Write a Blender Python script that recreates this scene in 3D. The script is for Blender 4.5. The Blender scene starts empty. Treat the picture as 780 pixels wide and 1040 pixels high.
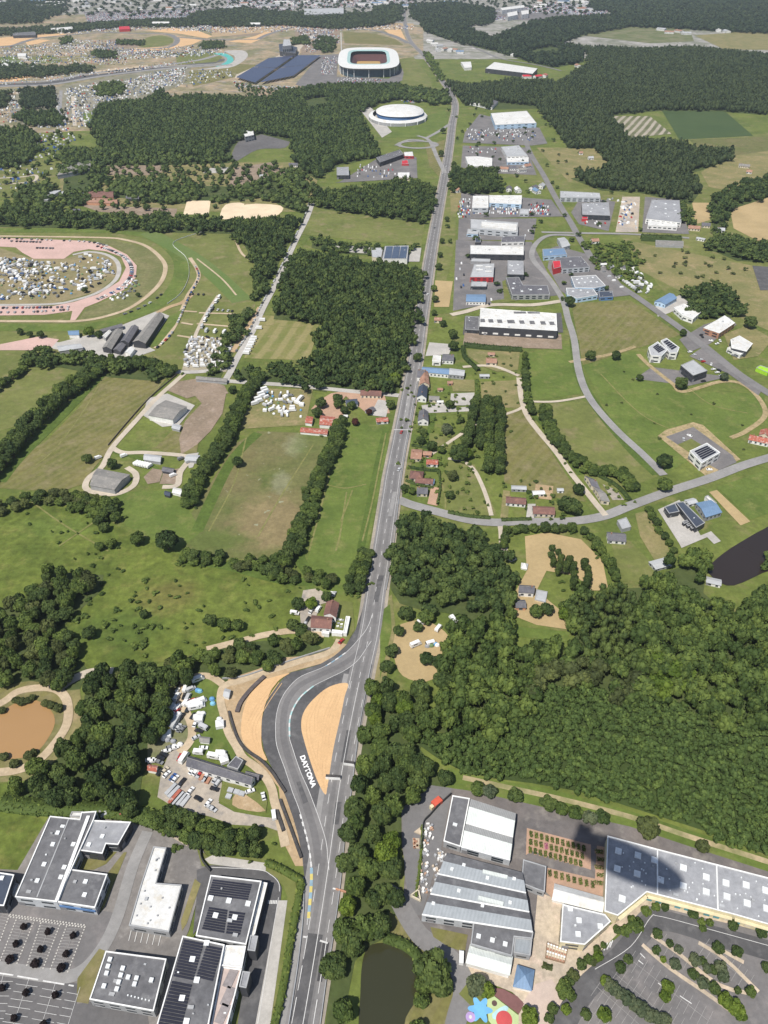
HAZE=True
import bpy, bmesh, math, random
import numpy as np
from mathutils import Vector, Matrix
from mathutils.geometry import tessellate_polygon
random.seed(7); RNG=np.random.default_rng(11)
SC=bpy.context.scene; COL=SC.collection
R=math.radians
# ---------- camera model of the photograph (780x1040 px) ----------
FPX,PCX,PCY=781.0,390.0,520.0
PITCH=R(38.0); CH=320.0
CS,SN=math.cos(PITCH),math.sin(PITCH)
def P(x,y,z=0.0):
    dx=(x-PCX)/FPX; dy=(y-PCY)/FPX
    t=(CH-z)/(SN+dy*CS)
    return Vector((dx*t,(CS-dy*SN)*t,z))
def PS(s,z=0.0):
    out=[]
    for tok in s.split():
        a,b=tok.split(','); out.append(P(float(a),float(b),z))
    return out
# ---------- tagging ----------
def tag(o,label=None,cat=None,group=None,kind=None):
    if label: o['label']=label
    if cat: o['category']=cat
    if group: o['group']=group
    if kind: o['kind']=kind
    return o
def empty(name,loc,label=None,cat=None,group=None,rz=0):
    o=bpy.data.objects.new(name,None); COL.objects.link(o); o.location=loc; o.rotation_euler=(0,0,rz)
    o.empty_display_size=1
    return tag(o,label,cat,group)
class MB:
    def __init__(s): s.v=[]; s.f=[]; s.m=[]
    def add(s,vs,fs,mi=0):
        b=len(s.v); s.v+= [tuple(v) for v in vs]
        for f in fs: s.f.append([b+i for i in f]); s.m.append(mi)
    def poly(s,pts,mi=0):
        s.add(pts,[list(range(len(pts)))],mi)
    def prism(s,pts,z0,z1,mi=0,top=True,bottom=False,mi_top=None):
        n=len(pts); a=[(p[0],p[1],z0) for p in pts]; b=[(p[0],p[1],z1) for p in pts]
        area=sum(pts[i][0]*pts[(i+1)%n][1]-pts[(i+1)%n][0]*pts[i][1] for i in range(n))
        fs=[[i,(i+1)%n,n+(i+1)%n,n+i] for i in range(n)]
        if area<0: fs=[f[::-1] for f in fs]
        s.add(a+b,fs,mi)
        if top:
            s.tess(b,mi if mi_top is None else mi_top)
        if bottom: s.tess(a,mi,flip=True)
    def tess(s,pts,mi=0,flip=False):
        tr=tessellate_polygon([[Vector(p) for p in pts]])
        fs=[]
        for t in tr:
            a,b,c=[Vector(pts[i]) for i in t]
            up=((b-a).cross(c-a)).z>0
            if up==flip: t=t[::-1]
            fs.append(list(t))
        s.add(pts,fs,mi)
    def box(s,c,sx,sy,sz,rz=0,mi=0,taper=1.0):
        # c = centre of the base
        ca,sa=math.cos(rz),math.sin(rz); vs=[]
        for z,k in ((0,1),(sz,taper)):
            for x,y in ((-1,-1),(1,-1),(1,1),(-1,1)):
                X,Y=x*sx/2*k,y*sy/2*k
                vs.append((c[0]+X*ca-Y*sa,c[1]+X*sa+Y*ca,c[2]+z))
        s.add(vs,[[0,3,2,1],[4,5,6,7],[0,1,5,4],[1,2,6,5],[2,3,7,6],[3,0,4,7]],mi)
    def tube(s,a,b,r0,r1,n=6,mi=0):
        a=Vector(a);b=Vector(b);d=(b-a).normalized()
        u=d.orthogonal().normalized();w=d.cross(u)
        vs=[]
        for p,r in ((a,r0),(b,r1)):
            for k in range(n):
                t=2*math.pi*k/n; vs.append(p+u*(r*math.cos(t))+w*(r*math.sin(t)))
        s.add(vs,[[i,(i+1)%n,n+(i+1)%n,n+i] for i in range(n)]+[list(range(n,2*n)),list(range(n-1,-1,-1))],mi)
    def mesh(s,name,mats,off=None,smooth=False):
        me=bpy.data.meshes.new(name)
        vs=s.v if off is None else [(x-off[0],y-off[1],z-off[2]) for x,y,z in s.v]
        me.from_pydata(vs,[],s.f)
        if not isinstance(mats,(list,tuple)): mats=[mats]
        for m in mats: me.materials.append(m)
        if len(mats)>1: me.polygons.foreach_set('material_index',s.m)
        if smooth: me.polygons.foreach_set('use_smooth',[True]*len(s.f))
        me.update(); return me
    def build(s,name,mats,parent=None,smooth=False,world=True):
        off=parent.location if (parent is not None and world) else None
        o=bpy.data.objects.new(name,s.mesh(name,mats,off,smooth)); COL.objects.link(o)
        if parent is not None: o.parent=parent
        return o
    def thing(s,name,mats,label,cat,group=None,smooth=False):
        c=np.array(s.v); lo=c.min(0); hi=c.max(0); off=Vector(((lo[0]+hi[0])/2,(lo[1]+hi[1])/2,lo[2]))
        o=bpy.data.objects.new(name,s.mesh(name,mats,off,smooth)); COL.objects.link(o); o.location=off
        return tag(o,label,cat,group)
# ---------- materials ----------
MATS={}
def newmat(name):
    m=bpy.data.materials.new(name); m.use_nodes=True; nt=m.node_tree
    b=nt.nodes['Principled BSDF']; return m,nt,b
def c4(c): return (c[0],c[1],c[2],1)
def noise(nt,vec,scale,detail=4,rough=.55):
    n=nt.nodes.new('ShaderNodeTexNoise'); n.inputs['Scale'].default_value=scale; n.inputs['Detail'].default_value=detail
    n.inputs['Roughness'].default_value=rough; nt.links.new(vec,n.inputs['Vector']); return n.outputs['Fac']
def ramp(nt,fac,a,b,ca=(0,0,0),cb=(1,1,1)):
    r=nt.nodes.new('ShaderNodeValToRGB'); e=r.color_ramp.elements
    e[0].position=a;e[0].color=c4(ca);e[1].position=b;e[1].color=c4(cb); nt.links.new(fac,r.inputs['Fac']); return r.outputs['Color']
def mix(nt,fac,a,b,mode='MIX'):
    m=nt.nodes.new('ShaderNodeMix'); m.data_type='RGBA'; m.blend_type=mode
    for i,v in ((0,fac),(6,a),(7,b)):
        if hasattr(v,'is_linked') or hasattr(v,'links'): nt.links.new(v,m.inputs[i])
        elif i==0: m.inputs[0].default_value=v
        else: m.inputs[i].default_value=c4(v)
    return m.outputs[2]
def surf(key,c1,c2=None,big=.02,fine=.6,c3=None,stripe=None,rough=.9,spec=.2,metal=0,fa=.25,spots=None,sharp=(.38,.62),coat=0,blobs=(),mid=0):
    """mottled surface: c1/c2 patches, fine grain of strength fa, optional c3 blotches, stripes (angle deg, width m, colour, strength)"""
    if key in MATS: return MATS[key]
    m,nt,b=newmat(key)
    g=nt.nodes.new('ShaderNodeNewGeometry').outputs['Position']
    if c2 is None: c2=tuple(x*.82 for x in c1)
    col=mix(nt,ramp(nt,noise(nt,g,big,5),*sharp),c1,c2)
    if c3: col=mix(nt,ramp(nt,noise(nt,g,big*2.7,6,.65),.52,.68),col,c3)
    for (bx,by,rx,ry,bc,bs) in blobs:      # soft-edged patches of another growth, fixed in the field
        q=P(bx,by); mp=nt.nodes.new('ShaderNodeMapping'); mp.inputs['Location'].default_value=(-q.x/rx,-q.y/ry,0); mp.inputs['Scale'].default_value=(1/rx,1/ry,0); nt.links.new(g,mp.inputs['Vector'])
        ln=nt.nodes.new('ShaderNodeVectorMath'); ln.operation='LENGTH'; nt.links.new(mp.outputs[0],ln.inputs[0])
        ma=nt.nodes.new('ShaderNodeMath'); ma.operation='MULTIPLY_ADD'; ma.inputs[1].default_value=1.6; nt.links.new(noise(nt,g,1.6/min(rx,ry),6,.7),ma.inputs[0]); nt.links.new(ln.outputs['Value'],ma.inputs[2])
        mm=nt.nodes.new('ShaderNodeMath'); mm.operation='MULTIPLY'; mm.inputs[1].default_value=bs; mr=nt.nodes.new('ShaderNodeMapRange'); mr.inputs[1].default_value=1.35; mr.inputs[2].default_value=2.0; mr.inputs[3].default_value=1; mr.inputs[4].default_value=0; nt.links.new(ma.outputs[0],mr.inputs[0]); nt.links.new(mr.outputs[0],mm.inputs[0])
        col=mix(nt,mm.outputs[0],col,bc)
    if mid:
        col=mix(nt,1.0,col,ramp(nt,noise(nt,g,big*5,6,.7),.3,.7,(1-mid,)*3,(1+mid,)*3),'MULTIPLY')
    if stripe:
        for st in (stripe if isinstance(stripe,list) else [stripe]):
            ang,w,sc,k=st
            mp=nt.nodes.new('ShaderNodeMapping'); mp.inputs['Rotation'].default_value=(0,0,-R(ang)); nt.links.new(g,mp.inputs['Vector'])
            wv=nt.nodes.new('ShaderNodeTexWave'); wv.wave_type='BANDS'; wv.bands_direction='Y'
            wv.inputs['Scale'].default_value=.314/w; wv.inputs['Distortion'].default_value=1.2; wv.inputs['Detail'].default_value=3; wv.inputs['Detail Scale'].default_value=.6
            nt.links.new(mp.outputs[0],wv.inputs['Vector'])
            mm=nt.nodes.new('ShaderNodeMath'); mm.operation='MULTIPLY'; mm.inputs[1].default_value=k
            nt.links.new(ramp(nt,wv.outputs['Fac'],.35,.75),mm.inputs[0])
            col=mix(nt,mm.outputs[0],col,sc)
    if fa:
        f=noise(nt,g,fine,6,.7)
        col=mix(nt,1.0,col,ramp(nt,f,.25,.75,(1-fa,)*3,(1+fa,)*3),'MULTIPLY')
    if spots:
        sc,thr,pc=spots
        col=mix(nt,ramp(nt,noise(nt,g,sc,2),thr,thr+.05),col,pc)
    nt.links.new(col,b.inputs['Base Color'])
    b.inputs['Roughness'].default_value=rough; b.inputs['Metallic'].default_value=metal
    b.inputs['Specular IOR Level'].default_value=spec
    MATS[key]=m; return m
def flat(key,c,rough=.6,metal=0,spec=.3,fa=.12,scale=.8):
    return surf(key,c,tuple(x*.85 for x in c),big=.25,fine=scale,rough=rough,metal=metal,spec=spec,fa=fa)
def foliage(key,dark,light,rnd=.5):
    if key in MATS: return MATS[key]
    m,nt,b=newmat(key)
    at=nt.nodes.new('ShaderNodeAttribute'); at.attribute_name='tint'
    oi=nt.nodes.new('ShaderNodeObjectInfo')
    ad=nt.nodes.new('ShaderNodeMath'); ad.operation='MULTIPLY_ADD'; ad.inputs[1].default_value=rnd; nt.links.new(oi.outputs['Random'],ad.inputs[0])
    nt.links.new(at.outputs['Fac'],ad.inputs[2])
    sb=nt.nodes.new('ShaderNodeMath'); sb.operation='SUBTRACT'; sb.inputs[1].default_value=rnd/2; nt.links.new(ad.outputs[0],sb.inputs[0])
    col=ramp(nt,sb.outputs[0],0,1,dark,light); cr=col.node.color_ramp
    e=cr.elements.new(.55); e.color=c4(tuple(a*.45+b*.55 for a,b in zip(dark,light))); cr.elements[-1].color=c4((light[0]*1.18,light[1]*1.12,light[2]))
    nt.links.new(col,b.inputs['Base Color']); b.inputs['Roughness'].default_value=.75; b.inputs['Specular IOR Level'].default_value=.15
    tr=nt.nodes.new('ShaderNodeBsdfTranslucent'); nt.links.new(col,tr.inputs['Color'])
    ms=nt.nodes.new('ShaderNodeMixShader'); ms.inputs[0].default_value=.22
    nt.links.new(b.outputs[0],ms.inputs[1]); nt.links.new(tr.outputs[0],ms.inputs[2])
    nt.links.new(ms.outputs[0],nt.nodes['Material Output'].inputs['Surface'])
    MATS[key]=m; return m
# ---------- ground sheets ----------
LAY=0.05; _ZC={}
def zl(l):
    _ZC[l]=_ZC.get(l,0)+1; return l*LAY+min(_ZC[l],48)*.001
def sheet(name,pts,mat,layer,kind='structure',smooth=0):
    w=PS(pts) if isinstance(pts,str) else [Vector(p) for p in pts]
    if smooth: w=catmull(w,smooth,True)
    mb=MB(); z=zl(layer)
    mb.tess([(p.x,p.y,z) for p in w])
    o=mb.build(name,mat); o['kind']=kind; return o
def catmull(p,n=6,closed=False):
    out=[];N=len(p)
    rng=range(N) if closed else range(N-1)
    for i in rng:
        if closed: a,b,c,d=p[(i-1)%N],p[i],p[(i+1)%N],p[(i+2)%N]
        else: a,b,c,d=p[max(i-1,0)],p[i],p[i+1],p[min(i+2,N-1)]
        for k in range(n):
            t=k/n
            out.append(.5*((2*b)+(c-a)*t+(2*a-5*b+4*c-d)*t*t+(3*b-a-3*c+d)*t**3))
    if not closed: out.append(p[-1].copy())
    return out
def offs(line,d):
    out=[];N=len(line)
    for i,p in enumerate(line):
        t=(line[min(i+1,N-1)]-line[max(i-1,0)]); t.z=0; t.normalize()
        out.append(p+Vector((-t.y,t.x,0))*d)
    return out
def line_px(s,n=6): return catmull(PS(s),n)
def ribbon(name,s,w,mat,layer,off=0,n=6,kind='structure'):
    ln=line_px(s,n) if isinstance(s,str) else s
    a=offs(ln,off+w/2); b=offs(ln,off-w/2); z=zl(layer)
    mb=MB(); N=len(ln)
    mb.add([(p.x,p.y,z) for p in a]+[(p.x,p.y,z) for p in b],[[i,N+i,N+i+1,i+1] for i in range(N-1)])
    o=mb.build(name,mat); o['kind']=kind; return o
def dashes(name,ln,w,on,gap,mats,layer,off=0,start=0):
    """painted dashes along a world polyline, one road-marking sheet"""
    ln=offs(ln,off) if off else ln
    mb=MB(); z=zl(layer); d=-start; k=0
    seg=[];acc=0
    L=[0]
    for i in range(1,len(ln)): L.append(L[-1]+(ln[i]-ln[i-1]).length)
    def at(s):
        for i in range(1,len(L)):
            if L[i]>=s:
                t=(s-L[i-1])/max(L[i]-L[i-1],1e-6); return ln[i-1].lerp(ln[i],t),(ln[i]-ln[i-1]).normalized()
        return ln[-1],(ln[-1]-ln[-2]).normalized()
    s=0
    nm=len(mats) if isinstance(mats,list) else 1
    while s<L[-1]:
        p,t=at(s); q,u=at(min(s+on,L[-1]))
        n1=Vector((-t.y,t.x,0))*w/2; n2=Vector((-u.y,u.x,0))*w/2
        mb.add([(v.x,v.y,z) for v in (p+n1,p-n1,q-n2,q+n2)],[[0,1,2,3]],k%nm); k+=1
        s+=on+gap
    o=mb.build(name,mats); o['kind']='structure'; return o
def inpoly(x,y,poly):
    r=False;n=len(poly);j=n-1
    for i in range(n):
        xi,yi=poly[i][0],poly[i][1]; xj,yj=poly[j][0],poly[j][1]
        if (yi>y)!=(yj>y) and x<(xj-xi)*(y-yi)/(yj-yi)+xi: r=not r
        j=i
    return r
# ================= materials of the ground =================
GR=surf('grass_meadow',(.128,.155,.036),(.09,.12,.027),big=.018,fine=.3,c3=(.165,.16,.06),fa=.3,mid=.18)
GRB=surf('grass_bright',(.115,.155,.034),(.085,.122,.026),big=.03,fine=.35,c3=(.15,.165,.05),fa=.22,mid=.12)
GRL=surf('grass_lush',(.115,.145,.028),(.077,.105,.02),big=.03,fine=.22,c3=(.145,.155,.04),fa=.42,mid=.25,blobs=[(172,605,20,15,(.16,.13,.045),.5),(120,640,30,16,(.065,.10,.02),.7),(250,620,34,20,(.118,.148,.03),.6),(60,535,30,14,(.10,.145,.03),.5)])
GRM=surf('grass_mown',(.15,.162,.05),(.114,.133,.037),big=.02,fine=.25,c3=(.20,.175,.085),fa=.2,mid=.14)
OLV=surf('field_olive',(.165,.15,.055),(.122,.126,.038),big=.022,fine=.3,c3=(.20,.17,.09),fa=.28,mid=.16,stripe=(57,7,(.185,.165,.08),.4))
OLS=surf('field_olive_spotted',(.115,.125,.042),(.145,.135,.058),big=.02,fine=.35,c3=(.085,.11,.03),fa=.25,mid=.18,spots=(.16,.68,(.25,.25,.16)),blobs=[(275,530,26,34,(.21,.165,.085),.85),(240,470,16,40,(.16,.135,.062),.6),(215,550,28,14,(.085,.115,.028),.8),(300,452,9,16,(.27,.27,.17),.5),(285,490,7,14,(.25,.25,.16),.5),(318,450,18,30,(.09,.125,.03),.5)])
TAN=surf('grass_dry',(.22,.19,.085),(.155,.155,.06),big=.03,fine=.4,c3=(.28,.22,.12),fa=.22)
STR=surf('straw_field',(.40,.30,.16),(.33,.25,.13),big=.025,fine=.4,fa=.15)
HAY=surf('hay_field',(.19,.18,.065),(.14,.155,.045),big=.03,fine=.4,c3=(.24,.20,.10),fa=.2,stripe=(78,14,(.27,.23,.11),.6))
DIRT=surf('dirt',(.40,.29,.175),(.33,.24,.14),big=.06,fine=.7,c3=(.45,.35,.23),fa=.2)
DBR=surf('broken_dirt',(.36,.28,.16),(.30,.235,.13),big=.08,fine=.5,c3=(.17,.165,.06),fa=.25,mid=.2)
TRK=surf('dirt_track',(.46,.37,.26),(.38,.30,.20),big=.08,fine=.6,fa=.2)
PNK=surf('pinkish_soil',(.26,.20,.15),(.205,.16,.115),big=.05,fine=.5,c3=(.30,.24,.19),fa=.25)
GRV=surf('gravel_trap',(.585,.385,.205),(.54,.35,.185),big=.03,fine=1.2,fa=.1,mid=.07,stripe=(80,3.1,(.565,.37,.195),.22))
ASP=surf('asphalt',(.20,.193,.19),(.165,.16,.158),big=.05,fine=.5,fa=.14,c3=(.20,.192,.188))
ASD=surf('asphalt_dark',(.10,.098,.10),(.078,.077,.08),big=.06,fine=.4,fa=.2,c3=(.13,.127,.127))
ASN=surf('asphalt_new',(.062,.06,.063),(.05,.049,.052),big=.1,fine=.5,fa=.12)
ASL=surf('asphalt_light',(.27,.262,.255),(.225,.22,.214),big=.06,fine=.5,fa=.14)
ASW=surf('asphalt_worn',(.17,.15,.14),(.125,.115,.112),big=.04,fine=.3,fa=.2,c3=(.22,.20,.18))
CPK=surf('carpark',(.175,.165,.162),(.135,.13,.13),big=.035,fine=.5,fa=.16,c3=(.20,.185,.18))
CON=surf('concrete',(.42,.40,.37),(.35,.335,.31),big=.08,fine=.7,fa=.15)
PTH=surf('pale_path',(.47,.41,.33),(.40,.35,.28),big=.08,fine=.7,fa=.15)
YRD=surf('gravel_yard',(.38,.33,.27),(.30,.27,.23),big=.05,fine=.5,fa=.2,c3=(.25,.23,.21))
PAV=surf('pink_paving',(.52,.355,.315),(.46,.32,.28),big=.05,fine=.4,fa=.12)
TER=surf('terracotta_paving',(.42,.27,.19),(.36,.24,.17),big=.08,fine=.8,fa=.15)
SND=surf('sand_court',(.47,.39,.29),(.39,.33,.26),big=.06,fine=.6,fa=.17,mid=.12,c3=(.52,.41,.33))
ARN=surf('sand_arena',(.66,.54,.38),(.58,.47,.33),big=.05,fine=.4,fa=.08)
TWN=surf('town_ground',(.30,.285,.265),(.17,.175,.13),big=.012,fine=.06,fa=.3,c3=(.42,.40,.38))
CIR=surf('circuit_ground',(.34,.26,.175),(.17,.165,.085),big=.014,fine=.06,fa=.4,mid=.3,c3=(.22,.21,.19))
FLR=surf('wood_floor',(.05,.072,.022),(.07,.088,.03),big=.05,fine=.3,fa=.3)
WHT=flat('road_paint',(.60,.595,.58),fa=.2,scale=1.5); LET=flat('lettering_paint',(.76,.755,.74),fa=.06); YEL=flat('kerb_yellow',(.60,.50,.16)); BLU=flat('kerb_blue',(.24,.36,.44)); TEA=flat('teal_paint',(.10,.42,.38)); TEP=flat('kerb_turquoise',(.34,.52,.52))
def water(key,c,rough):
    m=surf(key,c,tuple(x*.93 for x in c),big=.02,fa=0,rough=rough,spec=.5); return m
WBR=water('water_brown',(.335,.20,.088),.08); WDK=water('water_dark',(.036,.037,.018),.08); WPU=water('water_peat',(.03,.023,.02),.1)

# ================= base and far land =================
def quad(name,x0,x1,y0,y1,mat,z):
    mb=MB(); mb.poly([(x0,y0,z),(x1,y0,z),(x1,y1,z),(x0,y1,z)]); o=mb.build(name,mat); o['kind']='structure'; return o
quad('ground',-9000,9000,-4000,12000,GR,0)
sheet('field',"-400,222 232,222 262,262 258,330 235,380 -400,380",GRM,1)      # racecourse turf
sheet('field',"-300,-8 1100,-8 1100,60 -300,60",TWN,1)
sheet('field',"-300,20 300,12 430,26 430,52 335,110 150,130 -300,150",CIR,2)
# town edge
sheet('car_park',"85,12 300,6 290,20 90,26",CPK,3); sheet('car_park',"490,10 640,0 600,22 500,20",CPK,3)
# ---------- right side base fields ----------
sheet('field',"440,160 1000,120 1000,330 700,330 600,200",GRM,1)
sheet('field',"580,308 640,305 691,340 643,355 592,371",OLV,3)
sheet('field',"592,371 643,356 690,397 776,400 778,425 742,445 672,483 625,436",GRB,3)
sheet('field',"537,410 597,408 625,440 668,484 625,500 590,480",GRM,3)
sheet('field',"531,360 578,350 590,400 535,408",GRB,3)
sheet('field',"512,418 531,416 580,490 596,510 560,505 512,490",OLV,3)
sheet('field',"488,388 528,386 528,414 490,414",TAN,3)
sheet('field',"456,468 482,472 505,524 455,522 440,500",GRM,3)
sheet('field',"640,245 790,275 790,340 700,300 650,275",TAN,2)
sheet('field',"740,205 800,185 1000,160 1000,250 800,240 770,245 745,232",STR,4)
sheet('field',"703,206 732,206 733,220 706,228",STR,4)
sheet('field',"712,175 735,160 800,150 800,185 745,195 720,190",TAN,4)
sheet('field',"672,112 735,112 765,138 690,142",surf('crop_dark',(.055,.085,.03),(.048,.078,.027),big=.01,fine=.05,fa=.1),4)
sheet('field',"616,118 660,118 682,136 640,140 ",surf('felled_rows',(.15,.15,.085),(.10,.11,.05),big=.02,fine=.05,stripe=(65,13,(.36,.32,.26),.85)),5)
sheet('field',"700,142 800,138 800,162 720,160",OLS,3)
sheet('field',"590,36 640,27 700,30 705,42 660,44",surf('heath',(.11,.13,.05),(.17,.165,.09),big=.02,fine=.05,fa=.25),5)
sheet('field',"705,36 760,32 840,38 840,52 735,50",TAN,5)
sheet('field',"545,150 580,150 600,175 578,185",TAN,3)
sheet('field',"575,150 600,147 622,165 600,180",TAN,4)
# ---------- left/middle fields ----------
sheet('field',"318,210 432,222 428,250 305,238",GRM,4,)
sheet('field',"262,320 326,324 314,366 248,364",HAY,4)
sheet('field',"104,376 150,380 169,385 113,455 96,475 84,492 60,500 -60,492 45,450 82,412",OLV,4)
sheet('field',"-60,372 35,368 78,370 45,412 18,432 -60,458",GRM,3)
sheet('field',"262,438 310,440 340,440 330,480 300,560 262,570 190,560 186,535 240,450",OLS,4)
sheet('field',"338,430 396,432 392,470 373,560 352,605 310,600 312,570 330,500",GRB,4)
sheet('field',"258,395 318,395 310,432 240,436",TAN,5)
sheet('field',"118,500 180,498 205,540 180,560 120,530",GRB,4)
sheet('field',"0,505 60,500 130,540 300,590 300,640 250,650 100,690 -100,640 -100,520",GRL,2)
sheet('field',"-60,690 40,672 80,690 85,735 60,790 -60,800",TAN,3)
sheet('field',"-60,800 30,795 70,830 20,885 -60,890",GRL,3)
# circuit area paddocks south of the wood
sheet('field',"60,165 250,165 330,165 310,215 180,215 60,200",TAN,3)
sheet('paddock',"238,170 275,165 290,175 265,200 230,198",PNK,4)
sheet('field',"0,155 60,165 62,200 0,200",GRM,3)
ribbon('path',"-20,182 20,180 36,178 34,184 10,187",5,PTH,5)
sheet('paddock',"106,165 150,162 170,170 160,178 110,178",PNK,4)
sheet('paddock',"80,208 180,212 178,222 100,215",PNK,4)
sheet('arena',"190,204 214,204 212,218 186,218",ARN,5)
sheet('arena',"229,208 248,207 241,220 224,222",ARN,5,smooth=3)
sheet('arena',"249,208 285,209 283,218 262,224 242,222",ARN,5,smooth=3)
sheet('arena',"236,165 242,144 265,136 292,139 290,150 262,152",surf('track_dirt',(.13,.125,.125),fine=.2),4,smooth=4)
# ---------- circuit at the top ----------
sheet('gravel_trap',"0,38.5 31,36 64,34 69,36 40,38 22,42 12,46 -20,48 -30,40",GRV,5)
sheet('gravel_trap',"26,43 40,40 51,41 38,44.6 28,46",GRV,6)
sheet('gravel_trap',"148,31.5 175,28.5 202,31.5 216,37 210,39 180,34",GRV,5)
sheet('gravel_trap',"179,36.8 205,40.8 196,45 171,50 133,52.5 133,49.5 168,47.7 178,44",GRV,5)
sheet('gravel_trap',"232,42.5 258,37 271,32 279,32 268,38.5 255,44",GRV,5)
sheet('gravel_trap',"390,30.5 407,30 412,40 411,41 396,35",GRV,5)
sheet('gravel_trap',"-20,82 20,78 52,71 50,74 10,84 -20,87",GRV,5)
sheet('verge',"150,38 165,36 176,40 172,45 152,48 140,46",GRM,6,smooth=3)
sheet('verge',"29,60 46,56 62,60 60,64 36,64",GRM,6,smooth=3); sheet('verge',"178,54 218,53 226,58 220,63 180,66",GRM,6)
sheet('verge',"0,58 14,57 28,66 -10,66",GRB,6)
sheet('run_off',"228,52 246,51.2 252,56 246,63 232,69 200,71 190,72 220,68 236,63 238,57",CON,6,smooth=3)
sheet('run_off',"217,54.6 229,54.4 237,59.5 234,64.6 219,68 228,64 231,60 227,57",TEA,8,smooth=3)
ribbon('race_track',"105,32.5 140,34 168,34.6 178,38 180,41.5 176,46 164,49 125,51 90,56",17,ASP,7)
ribbon('race_track',"-40,50 0,48 14,46 26,42 38,38.8 60,36.5 90,34 110,33",17,ASP,7)
ribbon('paddock_strip',"-40,89 0,87 51,84.5 90,78 144,72 202,65.5 224,60",44,ASD,5)
ribbon('race_track',"-40,86 0,84 51,82 90,75 144,69 200,61.5 222,56 231,59 228,64 202,66 156,68.5 110,73",18,ASL,7)
ribbon('race_track',"-40,92 0,88 51,86 100,78 156,71 202,67.5 236,66",18,ASL,8)
ribbon('race_track',"262,40 275,34 300,28 345,28 380,31 400,37 415,44",17,ASP,7)
ribbon('race_track',"180,38 215,40 240,40 262,40",17,ASP,7)
ribbon('road',"-60,60 20,62 90,58 150,54 200,50 240,46",9,ASL,6)
for q,m in (("0,70 40,69 40,76 0,78",TRK),("96,72 150,66 152,70 100,77",TRK),("226,33 262,30 300,24 300,28 262,36 228,37",PNK),("60,58 90,56 92,62 64,64",TAN),("300,30 345,29 345,36 300,38",PNK),("306,44 330,42 330,54 306,56",PNK),("0,28 50,26 60,30 0,33",PNK),("225,64 262,66 246,76 236,74 222,71",OLV),("190,72 232,70 240,78 196,88",OLV),("348,32 380,34 402,40 410,46 350,44",OLV),("110,40 135,38 140,48 112,49",PNK)):
    sheet('field',q,m,4)
sheet('paving',"215,20 420,24 420,30 300,30 215,38",DIRT,5)
sheet('path',"296,58 300,72 305,50 312,42 308,40 300,46 280,58 240,76 238,80 280,66",PTH,6)
sheet('car_park',"325,56 344,55 342,78 395,80 410,68 416,78 400,86 330,96 300,86",CPK,6)
sheet('car_park',"5,98 160,70 196,66 186,85 150,100 60,122 20,130",surf('camp_ground',(.24,.22,.17),(.17,.165,.11),big=.02,fine=.1,fa=.3),5)
ribbon('road',"62,130 61,112 62,92",7,ASL,8); ribbon('road',"76,128 74,98",7,PTH,8)
sheet('field',"84,115 98,112 100,122 86,126",GRB,8)
sheet('verge',"405,60 420,58 437,80 440,92 418,104 408,84 410,74",GRM,6)
sheet('verge',"425,120 452,112 458,128 440,140 392,140 392,132",GRB,4); sheet('verge',"432,148 452,142 446,180 436,168",OLV,5)
sheet('paving',"366,112 376,108 398,134 388,140",CON,6)
# ---------- roads: upper ----------
MAIN=catmull(PS("412,-2 411,10 412,28 417,42 429,55 440,69 449,82 456,92 461.5,103 462,113 459.5,125 457,145 454,165 451,183 446.5,207 441.5,235 436.5,265 432,295 427.5,325 422.5,360 411.5,420 400,480 397,500 388,560 382,598 376,640 367,680 354.5,740 344,800 337,850 330,900 319,970 307,1040 294,1110"),8)
ribbon('road_shoulder',MAIN,16,surf('road_shoulder',(.32,.28,.225),(.25,.225,.19),big=.05,fine=.3,fa=.25),6); ribbon('road_shoulder',MAIN[-56:],3.4,ASL,8.5,off=-7)
ribbon('road',MAIN,12.2,ASP,9)
ribbon('road',"380,31 400,36 412,42 420,46",10,ASP,9)
ribbon('road',"350,24 380,26 410,27 430,27 470,30",10,ASL,8)
ribbon('road',"436,40 470,44 490,52 510,60 545,66 570,72",8,ASP,8)
ribbon('road',"424,138 436,143 444,160 452,176",7,ASL,10); ribbon('road',"432,141 445,134 457,126",7,ASL,10)
RB=[P(424,147)+Vector((33*math.cos(a*.2618),26*math.sin(a*.2618),0)) for a in range(25)]
ribbon('road',RB,9,ASL,11)
ribbon('road',"402,148 412,143 420,142 430,143",7,ASL,10)
sheet('car_park',"345,185 385,160 405,155 423,160 424,181 340,186",CPK,8)
ribbon('road',"420,105 405,98 380,102 365,110 362,122",9,ASL,7)
# the straight lane with parked cars (left of the wood)
LANE="318,205 312,222 300,246 282,285 268,312 255,340 242,362 234,378 228,388"
ribbon('lane',LANE,6,CON,8); ribbon('lane',"234,374 200,378 160,378",6,CON,8)
ribbon('lane',"200,384 240,388 300,392 350,397 405,402",6,CON,8)
ribbon('path',"264,312 256,326 246,342 236,358",5,DIRT,7)
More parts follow.
